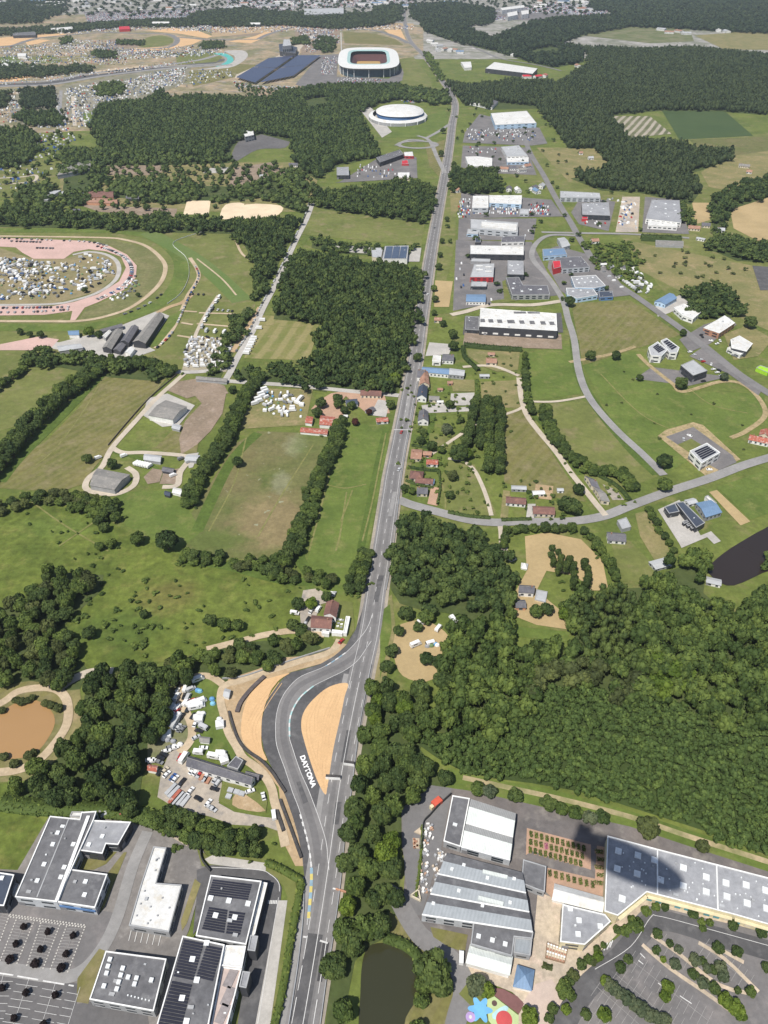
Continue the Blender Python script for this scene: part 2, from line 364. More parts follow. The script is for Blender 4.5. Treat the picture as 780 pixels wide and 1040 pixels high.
# estate roads right
ribbon('road',"528,118 536,150 552,178 562,197 572,214 580,227 590,245 605,268 624,286.5 651,305 691,333.7 710,348.5 742,374 762,388 800,412",8.5,ASP,10)
ribbon('road',"458,320 472,317 500,310 540,310 570,306",7,PTH,9)
ribbon('road',"590,240 560,239 546,246 540,258 544,268 556,281 571,304 577,325 583,345 588,378 599,405 624,435 653,462 674,483",6.5,ASL,10)
ribbon('road',"405,508 418,513 440,519 475,528 503,531 527,530 575,530 611,525 640,514 678,500 721,486 758,472 800,460",8,ASL,9)
ribbon('path',"527,384 529,402 534,420 545,436 565,460 580,481 593,497 605,512 615,524",4.5,PTH,10)
ribbon('path',"455,466 470,469 481,477 489,492 495,508 499,524",3,PTH,8)
ribbon('path',"433,465 470,440 480,432 525,417 532,410",3,PTH,8); ribbon('path',"470,373 500,372 527,382",4,PTH,8)
ribbon('path',"535,408 565,408 600,402",3,PTH,8); ribbon('path',"508,530 510,540 512,560 522,570",5,PTH,8)
ribbon('road',"550,236 590,237 640,238 700,242",6,ASL,9)
sheet('car_park',"487,116 548,130 556,146 540,148 470,145 472,135",CPK,6); sheet('car_park',"470,148 535,150 545,178 500,176 468,170",CPK,6)
sheet('car_park',"468,196 560,203 572,220 470,222",CPK,6); sheet('car_park',"466,222 545,222 542,244 465,244",CPK,5)
sheet('car_park',"463,244 540,246 568,300 500,308 460,316",CPK,6)
sheet('car_park',"566,250 610,262 640,300 585,306 570,296 556,272 560,252",CPK,6)
sheet('car_park',"590,200 625,205 618,235 588,228 580,216",CPK,6); sheet('car_park',"632,200 650,200 648,236 625,236",surf('builders_yard',(.45,.37,.28),(.34,.30,.26),big=.05,fine=.2,fa=.3),6)
sheet('car_park',"655,200 690,203 700,238 652,236",CPK,6)
sheet('verge',"510,286 520,282 525,302 512,304",GRM,8); sheet('verge',"498,306 520,303 524,306 500,309",GRM,8)
sheet('yard',"472,337 570,340 571,355 470,352",PNK,8); sheet('yard',"472,322 570,318 572,338 470,340",ASD,7)
sheet('field',"474,355 528,358 526,376 505,378 490,372 476,362",TAN,7)
sheet('field',"442,285 460,286 456,312 441,312",STR,7); sheet('verge',"452,200 464,196 462,250 447,310 440,312",GRM,4)
sheet('verge',"457,190 470,186 468,212 458,220",TAN,5)
sheet('yard',"436,348 460,350 456,360 432,362",CON,7); sheet('yard',"458,400 482,399 480,412 457,412",CON,7); sheet('verge',"458,386 483,386 482,398 460,398",TAN,8)
sheet('yard',"428,412 456,409 458,415 480,413 478,418 430,420",CON,7)
sheet('car_park',"645,385 662,373 740,383 700,392",CPK,6)
sheet('car_park',"700,362 718,350 745,372 775,395 770,402 740,380",CPK,7)
for s in ("648,360 659,371 683,390 694,398 731,388 753,390 770,404 777,422 758,438 742,445","578,368 620,360 645,352"):
    ribbon('dirt_strip',s,4.2,DBR,6)
sheet('dirt_strip',"668,443 676,437 704,429 714,432 752,467 717,484",DBR,6)
sheet('car_park',"676,444 704,434 744,463 748,470 730,478 716,470",CPK,8)
sheet('verge',"688,452 702,446 712,452 700,460",GRM,9)
sheet('yard',"665,312 690,300 700,308 680,318 668,322",CON,7); sheet('yard',"690,345 715,330 740,322 748,330 720,350 700,358",CPK,7); sheet('verge',"735,340 760,330 785,345 770,362 745,366",TAN,6)
sheet('car_park',"764,270 790,272 800,295 772,295",ASD,7)
sheet('yard',"668,518 690,508 712,545 692,556",CON,6); sheet('yard',"690,553 722,540 732,550 725,553 718,546 692,557",CON,8)
sheet('dirt_strip',"720,500 728,498 762,530 752,534",STR,6)
sheet('field',"728,495 800,470 800,515 762,528",GRB,4)
sheet('field',"645,522 660,518 680,560 668,575 650,545",TAN,6); sheet('field',"618,540 640,550 668,578 655,592 630,590 625,570",GRM,5)
sheet('clearing',"533,545 555,541 590,548 612,570 618,600 600,600 585,585 555,580 545,600 575,625 580,640 545,635 520,625 524,600 535,580",STR,5)
sheet('clearing',"400,640 428,630 452,642 458,660 440,690 415,690 402,675",STR,5,smooth=3)
sheet('clearing',"388,610 398,604 402,640 392,690 378,700",TAN,5); sheet('field',"386,622 396,614 398,640 386,690",GRB,6)
sheet('field',"516,636 580,642 574,652 515,646",GRB,6)
sheet('verge',"455,780 500,792 560,802 640,824 720,850 800,880 800,900 700,868 600,842 500,812 450,800",GRB,5.2); ribbon('sandy_strip',"470,790 520,801 570,812 640,830 700,850 800,882",2.6,surf('sandy_verge',(.40,.32,.20),(.22,.21,.10),big=.09,fine=.5,fa=.2),6)
sheet('pond',"719,578 735,562 757,548 775,538 800,528 800,570 775,582 745,595 728,590",WPU,6,smooth=3)
sheet('pond',"387,958 374,962 368,978 366,1010 367,1060 405,1060 412,1034 425,1012 427,996 423,978 412,966 400,961",WDK,6,smooth=3)
sheet('field',"395,925 420,945 462,972 470,1010 455,1060 405,1060",OLV,4)
sheet('verge',"437,942 475,950 472,968 455,962 440,952",OLV,11)
# brown pond on the left
sheet('pond_bank',"-40,715 0,700 30,692 55,700 65,725 50,760 20,780 -40,785",OLV,6,smooth=3)
sheet('pond',"-40,730 0,722 20,713 38,712 52,722 56,735 48,752 35,766 15,771 -40,770",WBR,8,smooth=3)
ribbon('path',"-40,728 0,715 18,703 40,699 58,701 68,712 69,732 60,750 40,772 15,783 -30,786",4.5,TRK,9)
ribbon('path',"58,701 75,690 92,683 115,682",5,PTH,8); ribbon('path',"210,660 250,650 270,645 300,641 330,645",4.5,TRK,8)
# horse lanes in the left
ribbon('lane',"187,380 159,405 136,430 114,455 104,474 90,486 88,497 106,502 122,501 136,493 138,482 129,475",4.5,PTH,8)
ribbon('lane',"114,455 125,460 148,460 185,463 192,467 183,480 180,493 165,495",4.5,PTH,8)
sheet('yard',"145,422 150,405 170,400 198,412 182,432 165,434",CON,7)
sheet('paddock',"168,396 180,388 205,384 228,392 232,400 206,400 190,405",PNK,7); sheet('paddock',"196,400 230,398 226,420 214,438 200,452 184,462 182,446 188,428 205,410",PNK,7)
sheet('paddock',"158,455 180,432 205,425 200,460 180,464",OLV,6)
sheet('paddock',"146,485 155,476 166,478 162,490 150,492",PNK,7); sheet('paddock',"166,480 182,476 178,492 162,492",PNK,7)
sheet('yard',"188,462 202,460 196,475 192,476",CON,7)
# house with red drive near the middle
sheet('yard',"316,416 336,400 350,399 352,402 344,412 350,424 340,428",TER,8,smooth=2); sheet('yard',"346,398 390,400 396,420 375,422 360,410",TER,7)
sheet('yard',"384,406 396,408 392,424 376,422",CON,8)
for q,m in (("415,440 432,440 432,452 412,452",GRB),("436,440 462,442 458,456 436,454",GRM),("434,455 456,458 448,474 436,472",GRB),("410,470 418,470 416,500 406,500",TAN),("438,494 446,496 444,514 434,512",TER),("511,498 518,499 516,526 508,526",TAN),("534,500 544,500 542,526 534,526",GRB),("544,492 562,494 560,508 542,506",DIRT),("536,512 544,512 542,528 534,528",CON),("612,492 626,498 634,508 622,508",YRD),("458,414 482,413 480,420 458,421",GRB),("440,392 456,392 456,400 440,400",GRB)):
    sheet('garden_plot',q,m,5.6)
# faint tracks and worn lines in the meadows
FTR=surf('worn_grass',(.20,.19,.075),(.15,.155,.05),big=.2,fine=.5,fa=.3)
for q in ("352,500 349,520 345,545 341,560","358,498 353,512 346,530","330,492 350,496 372,492","392,440 386,470 378,510 368,550","345,436 330,500 314,560","100,392 80,425 50,462 12,488","165,388 140,420 116,452 100,475","20,500 60,530 110,560","60,555 108,522","250,445 238,490 212,540","318,452 285,505 262,545","640,312 630,330 596,366","610,380 650,420 690,440","540,415 570,450 600,490","690,385 720,410 760,420","446,480 452,505 452,520","328,215 380,230 425,232","264,330 318,334"):
    ribbon('worn_track',q,1.1,FTR,5)
LSH=surf('long_grass',(.085,.125,.026),(.065,.10,.02),big=.1,fine=.4,fa=.35,mid=.2)
for q,w in (("340,436 326,484 310,520 303,560 314,584",7),("392,436 384,470 374,520 366,560",5),("104,380 60,425 20,465 0,490",9),("262,440 234,470 200,540",8),("534,412 560,440 590,482",6),("116,458 150,470 176,500",5),("330,590 290,590 230,575 190,570",7),("440,420 430,470 412,505",5),("583,345 588,380 605,412 640,455 668,482",9)):
    ribbon('long_grass',q,w,LSH,4.8)
# ---------- racecourse ----------
sheet('campsite_ground',"-80,256 0,252 30,262 70,262 90,255 115,262 122,278 100,296 54,309 -80,311",surf('campsite_grass',(.25,.205,.115),(.19,.17,.085),big=.03,fine=.2,fa=.25),3)
sheet('paving',"-80,240 0,241.7 54,243.5 90,245 111,250 129,258.7 139,270 138,282 126,294.6 100,307 86,312.6 77,325 71,327 73.6,316 45,320 0,320.6 -80,320 -80,311 0,311 54,311 75,307 100,299 121,286 128,272 123,261 108,255.5 90,253.3 75,256 65,263 34,263 23,257 16,251.5 0,250.6 -80,250",PAV,5)
sheet('verge',"110,243 150,252 166,264 170,275 162,292 140,308 114,319 90,325 80,325 88,313 102,308 128,296 139,283 140,270 130,258 112,249 90,244",surf('worn_lawn',(.175,.165,.075),(.125,.135,.05),big=.05,fine=.3,fa=.25,mid=.2),4.6)
ribbon('path',"-80,310 0,310 54,309 78,304.5 100,297 116,286 121,275 118,265 107,258.5 90,256 74,259",5,CON,6)
ribbon('path',"-80,239 0,240 102,241.5 128,244 149,250.5 164,263 168,274 161,290 138,309.5 113,320 82,326 40,326.5 -80,326",5,TRK,6)
ribbon('race_turf',"-80,233 0,234 102,234.5 144,238 167,247.5 182,262 184,278 177,294 164,307 124,325 77,332.5 0,332.5 -80,332",17,GRB,4)
ribbon('race_turf',"150,236 190,258 220,281 246,306",22,surf('turf_striped',(.10,.15,.04),(.12,.16,.05),big=.02,fine=.3,fa=.15),4)
ribbon('path',"200,263 225,283 240,300",2,TRK,6); ribbon('path',"238,240 246,258 262,268",3,TRK,5)
sheet('yard',"40,345 60,348 100,338 125,330 160,316 172,321 150,352 158,356 130,366 95,366 62,356 40,352",CON,6)
sheet('paving',"0,350 40,342 60,345 50,356 0,356",PAV,6)
ribbon('path',"193,262 202,280 191,300 187,310 178,330 170,342 158,354",4.5,TRK,7)
ribbon('path',"160,318 172,312 186,307 196,298",6,DIRT,7)
sheet('verge',"150,352 172,322 186,314 178,330 160,352",GRB,7)
for k,(a,b) in enumerate((("186,316","200,317"),("184,328","196,330"),("180,341","193,343"),("202,318","238,319"),("200,329","236,332"),("197,343","232,345"))):
    ribbon('path',a+" "+b,3,TRK,7,n=2)
ribbon('path',"222,300 210,318 201,335 196,348",3.5,PTH,8)
sheet('campsite_ground',"192,342 236,346 230,378 185,376",surf('camp_dirt',(.34,.30,.23),(.25,.23,.16),big=.06,fine=.3,fa=.25),5)
# ---------- chicane ----------
sheet('dirt_strip',"345,642 335,665 290,668 262,680 232,690 226,705 240,755 262,775 283,800 290,860 300,880 310,880 306,850 296,810 284,792 270,775 258,765 248,750 246,730 252,712 268,694 295,683 335,672 352,655",DIRT,6)
sheet('verge',"272,688 300,679 332,666 336,669 306,680 292,685 280,690",TAN,6.5)
sheet('run_off',"374,588 368,620 361,640 350,658 339,667 325,675 306,681 296,683 288,689 278,701 270,716 266,732 265.5,747 268,762 274,776 284,795 291,812 298,832 303,850 307,870 309,890 309,915 308,940 306,965 319,965 330,900 337,850 344,800 354.5,740 367,680 376,640 384,590",ASD,7)
CH_OUT="384,600 378,625 372,640 361.5,653 351,663.6 339,672 326.7,679 306,687.5 294,698 285.6,711 281,726 280,742.6 281.5,759 290,783 297,804.6 304.4,824 311.3,850 314.5,866 316.3,882 315.6,898 313.7,918 312,940"
CH_IN="385,640 372.8,658 363.6,671 351,681 335,689 318.5,697.4 306,707.7 298,720 294.3,732 294,748.7 297,760 305,783.8 315.4,808 329.8,849.6 333,872 334.5,890 335,905"
wo=catmull(PS(CH_OUT),6); wi=catmull(PS(CH_IN),6)
mb=MB(); zz=zl(8); mb.tess([(p.x,p.y,zz) for p in wo]+[(p.x,p.y,zz) for p in reversed(wi)])
o=mb.build('race_track',ASP); o['kind']='structure'
ribbon('skid_marks',"374,655 350,674 325,686 304,697 292,712 288,730 288,748 293,770 303,798 313,825 320,850 324,880",3.2,surf('rubbered_asphalt',(.155,.15,.15),(.135,.13,.13),big=.05,fine=.5,fa=.14),9)
sheet('gravel_trap',"294,684 284,691 275.4,702 267,725 265.5,750 267,762 271,773 258.5,766 247,753 245,736 250,713.6 261.3,694 272,690",GRV,9,smooth=4)
sheet('gravel_trap',"353,694.5 334.6,698 318,711 308,725 306,739 309,753 316,776 323,795 330.4,807.5 332.5,800 334.6,787 339,759 346,728 350,708",GRV,9,smooth=4)
sheet('road_shoulder',"352.5,694 346,728 339,759 334.6,787 331,808 327,830 333,832 340,800 351,740 362,690 366,672 360,676",ASL,8)
RUT=surf('gravel_rut',(.55,.36,.19),(.51,.33,.175),big=.2,fine=1.2,fa=.15)
for q in ("345,706 336,730 331,760 329,785 331,800","341,705 331,728 325,756 324,778","320,716 313,735 316,760 325,785","285,694 270,716 258,740 262,760","280,693 264,714 252,736","330,702 322,722 321,745"):
    for o_ in (.8,-.8): ribbon('gravel_rut',q,.35,RUT,10,off=o_)
ribbon('edge_line',wo[6:],.24,WHT,11); ribbon('edge_line',wi[4:-8],.24,WHT,11)
kl=catmull(PS("305,827.7 308.5,840 311.3,850 314.4,865 316.4,882"),8); dashes('kerb',kl,.8,2.2,1.6,[WHT],12)
kl=catmull(PS("316.4,882 316.3,896 315,914.6 313.4,934"),8); dashes('kerb',kl,1.25,2.6,0,[BLU,YEL],12)
kl=catmull(PS("318.5,697.4 306,707.7 298,720 294.3,732 294.2,748.7"),8); dashes('kerb',kl,.8,2.4,0,[TEP,WHT],12)
kl=catmull(PS("351,663.6 339,672 331,677"),8); dashes('kerb',kl,.7,2.4,.2,[WHT,BLU],12)
RUB_=surf('wheel_tracks',(.165,.16,.158),(.145,.14,.139),big=.05,fine=.5,fa=.14)
for o_ in (1.9,-2.1): ribbon('wheel_track',MAIN[40:],1.9,RUB_,9.6,off=o_)
for q in ("352,742 357,742 351,775 346,775","341,815 347,815 344,838 338,838","384,585 390,585 384,612 379,612","399,500 403,500 398,525 394,525","414,400 418,400 414,425 410,425","301,795 305,794 313,815 308,817"): sheet('road_patch',q,ASL if q[0]!='3' or q[1]=='9' else ASD,10)
# straight road markings
i0=max(i for i,p in enumerate(MAIN) if p.y>P(0,700).y)
lo=MAIN[i0:]; hi=MAIN[48:i0+2]
dashes('centre_line',hi,.24,4,7,[WHT],11); ribbon('edge_line',hi,.2,WHT,11,off=4.6); ribbon('edge_line',hi,.2,WHT,11,off=-4.6)
ribbon('centre_line',lo,.24,WHT,11,off=.3); dashes('lane_line',lo,.22,5,6,[WHT],11,off=4.0); dashes('lane_line',lo,.22,5,6,[WHT],11,off=-3.8)
sheet('road_patch',"313,948 328,950 309,1060 290,1060",ASD,10); sheet('road_patch',"328,957 334.5,958 327,998 322,997",ASN,10)
lo2=[p for p in lo if p.y<P(0,950).y]
ribbon('centre_line',lo2,.28,WHT,12,off=.3); dashes('lane_line',lo2,.28,5,6,[WHT],12,off=4.0); dashes('lane_line',lo2,.28,5,6,[WHT],12,off=-3.8)
for a,b in (("400,437","419,437.4"),("325,956","333,958.5"),("308,952","311.5,952.6"),("338,903","341,903.6")):
    ribbon('cross_line',a+" "+b,.7,WHT,13,n=1)
# DAYTONA lettering painted on the run-off
cu=bpy.data.curves.new('lettering','FONT'); cu.body='DAYTONA'; cu.size=1; cu.offset=.055
to=bpy.data.objects.new('tmp',cu); COL.objects.link(to); bpy.context.view_layer.update()
dg=bpy.context.evaluated_depsgraph_get(); me=bpy.data.meshes.new_from_object(to.evaluated_get(dg)); bpy.data.objects.remove(to)
co=np.array([v.co[:] for v in me.vertices]); lo_,hi_=co.min(0),co.max(0)
A=P(304.4,769.2);B=P(316.6,801.5); T=P(309.8,767.6)
ex=(B-A); up=Vector((-ex.y,ex.x,0)).normalized()*((T-A).length*.97)
for v in me.vertices:
    s=(v.co.x-lo_[0])/(hi_[0]-lo_[0]); t=(v.co.y-lo_[1])/(hi_[1]-lo_[1])
    p=A+ex*s+up*t; v.co=(p.x,p.y,13*LAY)
me.materials.clear(); me.materials.append(LET)
o=bpy.data.objects.new('painted_lettering',me); COL.objects.link(o); o['kind']='structure'
# ---------- yard by the long building ----------
sheet('campsite_ground',"201,690 214,690 223,700 227,722 232,745 240,764 232,773 205,770 193,766 197,750 195,735 189,722 185,708 190,696",GRB,7,smooth=2)
sheet('verge',"166,700 183,697 186,720 196,740 188,758 166,766 150,775 150,745",surf('camp_dark',(.22,.20,.13),(.14,.15,.07),big=.08,fine=.4,fa=.25),6)
sheet('yard',"172,765 182,760 192,764 189,776 196,787 225,791 226,809 222,816 238,825 266,830 284,832 284,845 270,840 236,838 214,830 198,826 180,822 160,810 164,785",YRD,8)
sheet('verge',"226,795 250,798 272,812 270,826 240,822 222,814",GRM,9); sheet('dirt_strip',"240,806 250,808 270,824 252,824 236,818",DIRT,10,smooth=2)
ribbon('path',"225.6,695 214,687.7 201,687 191,691.5 184.6,699 183,709.5 188.5,722 194,735 195,748 190,758 182,765",4,TRK,9)
ribbon('path',"345,650 335,662.6 302,673 271,683 247,691 232,695 225.6,700 224,712 227,725 232,744 240,758 247,770 258,778 268.5,788 276,801 279,815 284,832 290,860",4,TRK,9)
# house by the chicane
sheet('yard',"308,600 322,598 336,606 334,612 326,614 316,640 306,638 304,618",YRD,7)
sheet('verge',"340,609 358,612 360,640 352,655 338,650 342,630",GRM,7)
# ---------- business park, lower left ----------
sheet('yard',"-60,880 18,884 52,826 98,822 136,832 165,842 204,858 210,872 204,900 192,945 178,975 158,1075 -60,1075",surf('yard_worn',(.20,.185,.172),(.155,.145,.138),big=.05,fine=.35,fa=.2,c3=(.25,.235,.22)),5)
sheet('car_park',"-60,915 15,912 57,918 97,924 118,928 104,962 82,985 -60,980",CPK,7)
sheet('car_park',"-60,982 20,986 80,1000 78,1020 92,1018 150,1030 155,1075 -60,1075",surf('carpark_dark',(.125,.12,.12),(.10,.098,.10),big=.05,fine=.5,fa=.16),7)
ribbon('road',"-60,980 0,984 60,992 84,986 105,962 120,930 135,880 150,845",5,ASL,8)
sheet('verge',"82,867 104,868 110,862 123,861 108,878 95,884 74,883",OLV,8); sheet('verge',"109,888 126,866 129,866 106,922 100,930 96,924",OLV,8)
sheet('verge',"101,964 107,966 91,1015 90,1020 78,1018 79,994",OLV,9)
sheet('verge',"200,862 212,870 270,872 290,884 300,892 302,915 290,965 272,1075 256,1075 268,1040 286,930 292,912 288,900 270,886 205,880",GRM,6)
sheet('verge',"198,893 204,898 190,938 185,946 184,936",TAN,9)
sheet('road',"200,884 215,879 260,882 272,886 282,893 286,902 285,915 270,992 258,1075 236,1075 250,985 262,900 214,890 204,940 196,950 200,910",ASD,8)
sheet('road_shoulder',"208,873 216,869 270,877 270,885 213,878",CON,9); sheet('road_shoulder',"282.6,915 292,915 272,1060 256,1060",CON,9)
for k in range(6): ribbon('road_marking',f"{273+k*1.6:.1f},915 {272.6+k*1.6:.1f},918.6",.45,WHT,11,n=1)
ribbon('edge_line',"215,881.5 262,884 275,889 283,897 284,906",.25,WHT,11); ribbon('edge_line',"283,912 262,1040",.2,WHT,11)
sheet('loading_pad',"161,843 166,840.5 194,853 190,860",SND,9)
for k in range(6):
    ribbon('road_marking',f"{134+k*6:.0f},{944+k:.0f} {131+k*6:.0f},{956+k:.0f}",.25,WHT,11,n=1)
WHF=flat('road_paint_worn',(.36,.35,.34))
def lines(segs,w,layer=11,name='parking_line',mat=None):
    mb=MB(); z=zl(layer)
    for a,b in segs:
        d=(b-a); 
        if d.length<1e-4: continue
        n=Vector((-d.y,d.x,0)).normalized()*w/2
        mb.add([(v.x,v.y,z) for v in (a+n,a-n,b-n,b+n)],[[0,1,2,3]])
    o=mb.build(name,mat or WHT); o['kind']='structure'
def lerp(a,b,t): return a+(b-a)*t
seg=[]
bays=[((18,931.7),(1,975),(35.6,934.6),(18,978)),((42,937.5),(28,980),(61,940),(44.6,983)),((68,941),(52,983.6),(87,941),(69.6,986.5)),((-8,927),(-26,970),(10,930),(-6,974))]
for a,b,c,d in bays:
    a,b,c,d=P(*a),P(*b),P(*c),P(*d)
    for k in range(15):
        t=k/14
        seg.append((lerp(a,b,t),lerp(a,b,t+.035))); seg.append((lerp(c,d,t),lerp(c,d,t+.035)))
lines(seg,.5,mat=flat('road_paint_cream',(.50,.48,.44),fa=.25))
seg=[]
for a,b,c,d in bays:
    a,b,c,d=P(*a),P(*b),P(*c),P(*d)
    seg.append((lerp(a,c,.5),lerp(b,d,.5)))
    for k in range(15):
        t=k/14; seg.append((lerp(lerp(a,b,t),lerp(c,d,t),.06),lerp(lerp(a,b,t),lerp(c,d,t),.94)))
lines(seg,.12,mat=WHF)
seg=[];a,b=P(9.6,930.5),P(87.5,941.5); dn=Vector((-(b-a).y,(b-a).x,0)).normalized()*.55
for k in range(26):
    p=lerp(a,b,k/26); q=lerp(a,b,(k+.5)/26); seg.append((p+dn*.7,q+dn*.7)); 
    p=lerp(a,b,(k+.5)/26); q=lerp(a,b,(k+1)/26); seg.append((p-dn*.7,q-dn*.7))
lines(seg,.55,mat=flat('road_paint_cream',(.50,.48,.44),fa=.25))
seg=[(P(0,989),P(14,991)),(P(18,992),P(39.4,995.6)),(P(44,996.7),P(65.8,1000.4)),(P(70,1001),P(75.4,1002))]; lines(seg,.55)
seg=[]
for (x0,y0),(x1,y1),l,r in (((4,990),(-9,1040),1,1),((30,994),(14.4,1040),1,1),((56.7,999),(43,1040),1,1),((81.7,1003),(70,1040),1,0)):
    a,b=P(x0,y0),P(x1,y1); seg.append((a,lerp(a,b,1.6))); 
    ax=(b-a).normalized(); px=Vector((-ax.y,ax.x,0)); 
    L=(b-a).length*1.6; k=1
    while k*2.5<L:
        c=a+ax*(k*2.5); sk=ax*(.5)
        if l: seg.append((c,c-px*4.3-sk))
        if r: seg.append((c,c+px*4.3+sk))
        k+=1
lines(seg,.14)
# ---------- garden centre, lower right ----------
sheet('yard',"438,798 459,801 480,804 560,822 640,840 700,860 800,892 800,912 620,862 540,1000 470,1000 420,930 410,905 412,880 408,860 407.7,822 423,809",ASW,7)
sheet('yard',"438,798 459,801 448,862 428,930 418,930 411,890 407.7,822 423,809",surf('forecourt',(.17,.165,.165),(.145,.142,.143),big=.04,fine=.4,fa=.12),8)
ribbon('road',"392,905 404,914 414,932 428,952 448,966 462,980 470,996 470,1013 464,1034 456,1070",7.5,ASP,9)
sheet('yard',"546,906 571,916 567,956 593,964 608,952 606,974 588,1005 572,1020 556,1075 500,1075 527,1030 533,1020 520,1008 480,992 474,980 518,990 522,970 540,972 543,940",SND,9)
sheet('yard',"543,1000 560,995 575,1015 555,1075 538,1075 530,1020",surf('pale_court',(.50,.40,.34),(.44,.36,.31),big=.06,fine=.6,fa=.12),10)
sheet('paving',"535,841.5 597,857.7 615,861 612,912 562,914 553,905 556,880 534,868.5",TER,9)
sheet('yard',"534,869 540,865 600,884 600,858 606,859 604,893 556,882",ASW,10)
sheet('play_surface',"494,1016 502,1012.5 526.7,1032 525,1075 496,1037",surf('play_green',(.46,.56,.28),fa=.08),11)
sheet('play_surface',"501,1003.6 511,1005 525.4,1012.6 532,1020 526.7,1030.5 502,1012",surf('play_maroon',(.20,.10,.095),fa=.15),11)
sheet('verge',"466,1010 480,992 502,1004 494,1016 480,1024",GRM,10)
def fan(name,c,f,n,mat,layer):
    mb=MB(); c=P(*c); zz=zl(layer); mb.tess([(c.x+f(2*math.pi*k/n)*math.cos(2*math.pi*k/n),c.y+f(2*math.pi*k/n)*math.sin(2*math.pi*k/n),zz) for k in range(n)])
    o=mb.build(name,mat); o['kind']='structure'
fan('play_surface',(487.6,1026),lambda t:3.6+1.0*math.cos(6*t+.6),72,flat('play_blue',(.16,.42,.72),fa=.05),13)
fan('play_surface',(477.7,1033.5),lambda t:1.75,28,flat('play_lilac',(.42,.30,.55),fa=.05),13); fan('play_surface',(477.7,1033.5),lambda t:.6,20,WHT,14)
fan('play_surface',(512,1038),lambda t:2.9+.6*math.sin(t),40,flat('play_red',(.50,.08,.08),fa=.08),13); fan('play_surface',(502,1019.6),lambda t:1.0,20,flat('play_brown',(.11,.07,.06)),13)
sheet('play_surface',"500,1030 512,1022 516,1026 503,1036",flat('play_aqua',(.40,.60,.62),fa=.05),12,smooth=3)
# car park
sheet('car_park',"553,1075 575,1015 600,975 630,950 657,915 667,914 700,926 800,955 800,1090",CPK,8)
ribbon('road',"562,1075 573,1040 595,1004 629,974 650,948 662,938 676,936 700,942 725,951 760,960 800,972",8,ASD,10)
sheet('path',"600,962 610,948 628,933 657,910 667,909 720,922 800,946 800,952 720,934 667,921 656,921 632,944 608,968",SND,9)
def strip(s,w,m=SND,layer=12): ribbon('traffic_island',s,w,m,layer,n=3)
ISL=["661,950 690,970 730,1001 765,1010","652,960 680,984 715,1008 745,1030","709,958 735,974 762,1000 770,1008","726,962 755,978","605,1000 625,1016 660,1045","595,1010 620,1035"]
for s in ISL[:4]: strip(s,1.5)
seg=[]
def bay_row(a,b,dep,step=2.6,both=True):
    a,b=P(*a),P(*b); ax=(b-a).normalized(); n=Vector((-ax.y,ax.x,0)); L=(b-a).length; k=0
    seg.append((a,b))
    while k*step<=L:
        c=a+ax*(k*step); seg.append((c,c+n*dep)); 
        if both: seg.append((c,c-n*dep))
        k+=1
for a,b in (((640,975),(720,1038)),((625,990),(690,1045)),((606,1003),(650,1042)),((672,958),(735,1004)),((715,962),(765,1003)),((597,1025),(620,1045))):
    bay_row(a,b,4.2)
lines(seg,.1,11,mat=WHF)
seg=[]
for a,b in (((650,969),(655,974)),((648,976),(653,980)),((690,1012),(702,1020)),((668,999),(676,1005))): seg.append((P(*a),P(*b)))
lines(seg,.35,13)
lines([(P(613,966),P(617,958)),(P(616,965),P(620,957)),(P(619,963),P(622,955.5))],.4,13)
ribbon('edge_line',"604,985 640,962 660,933 668,931 700,939 780,961",.2,WHT,12)
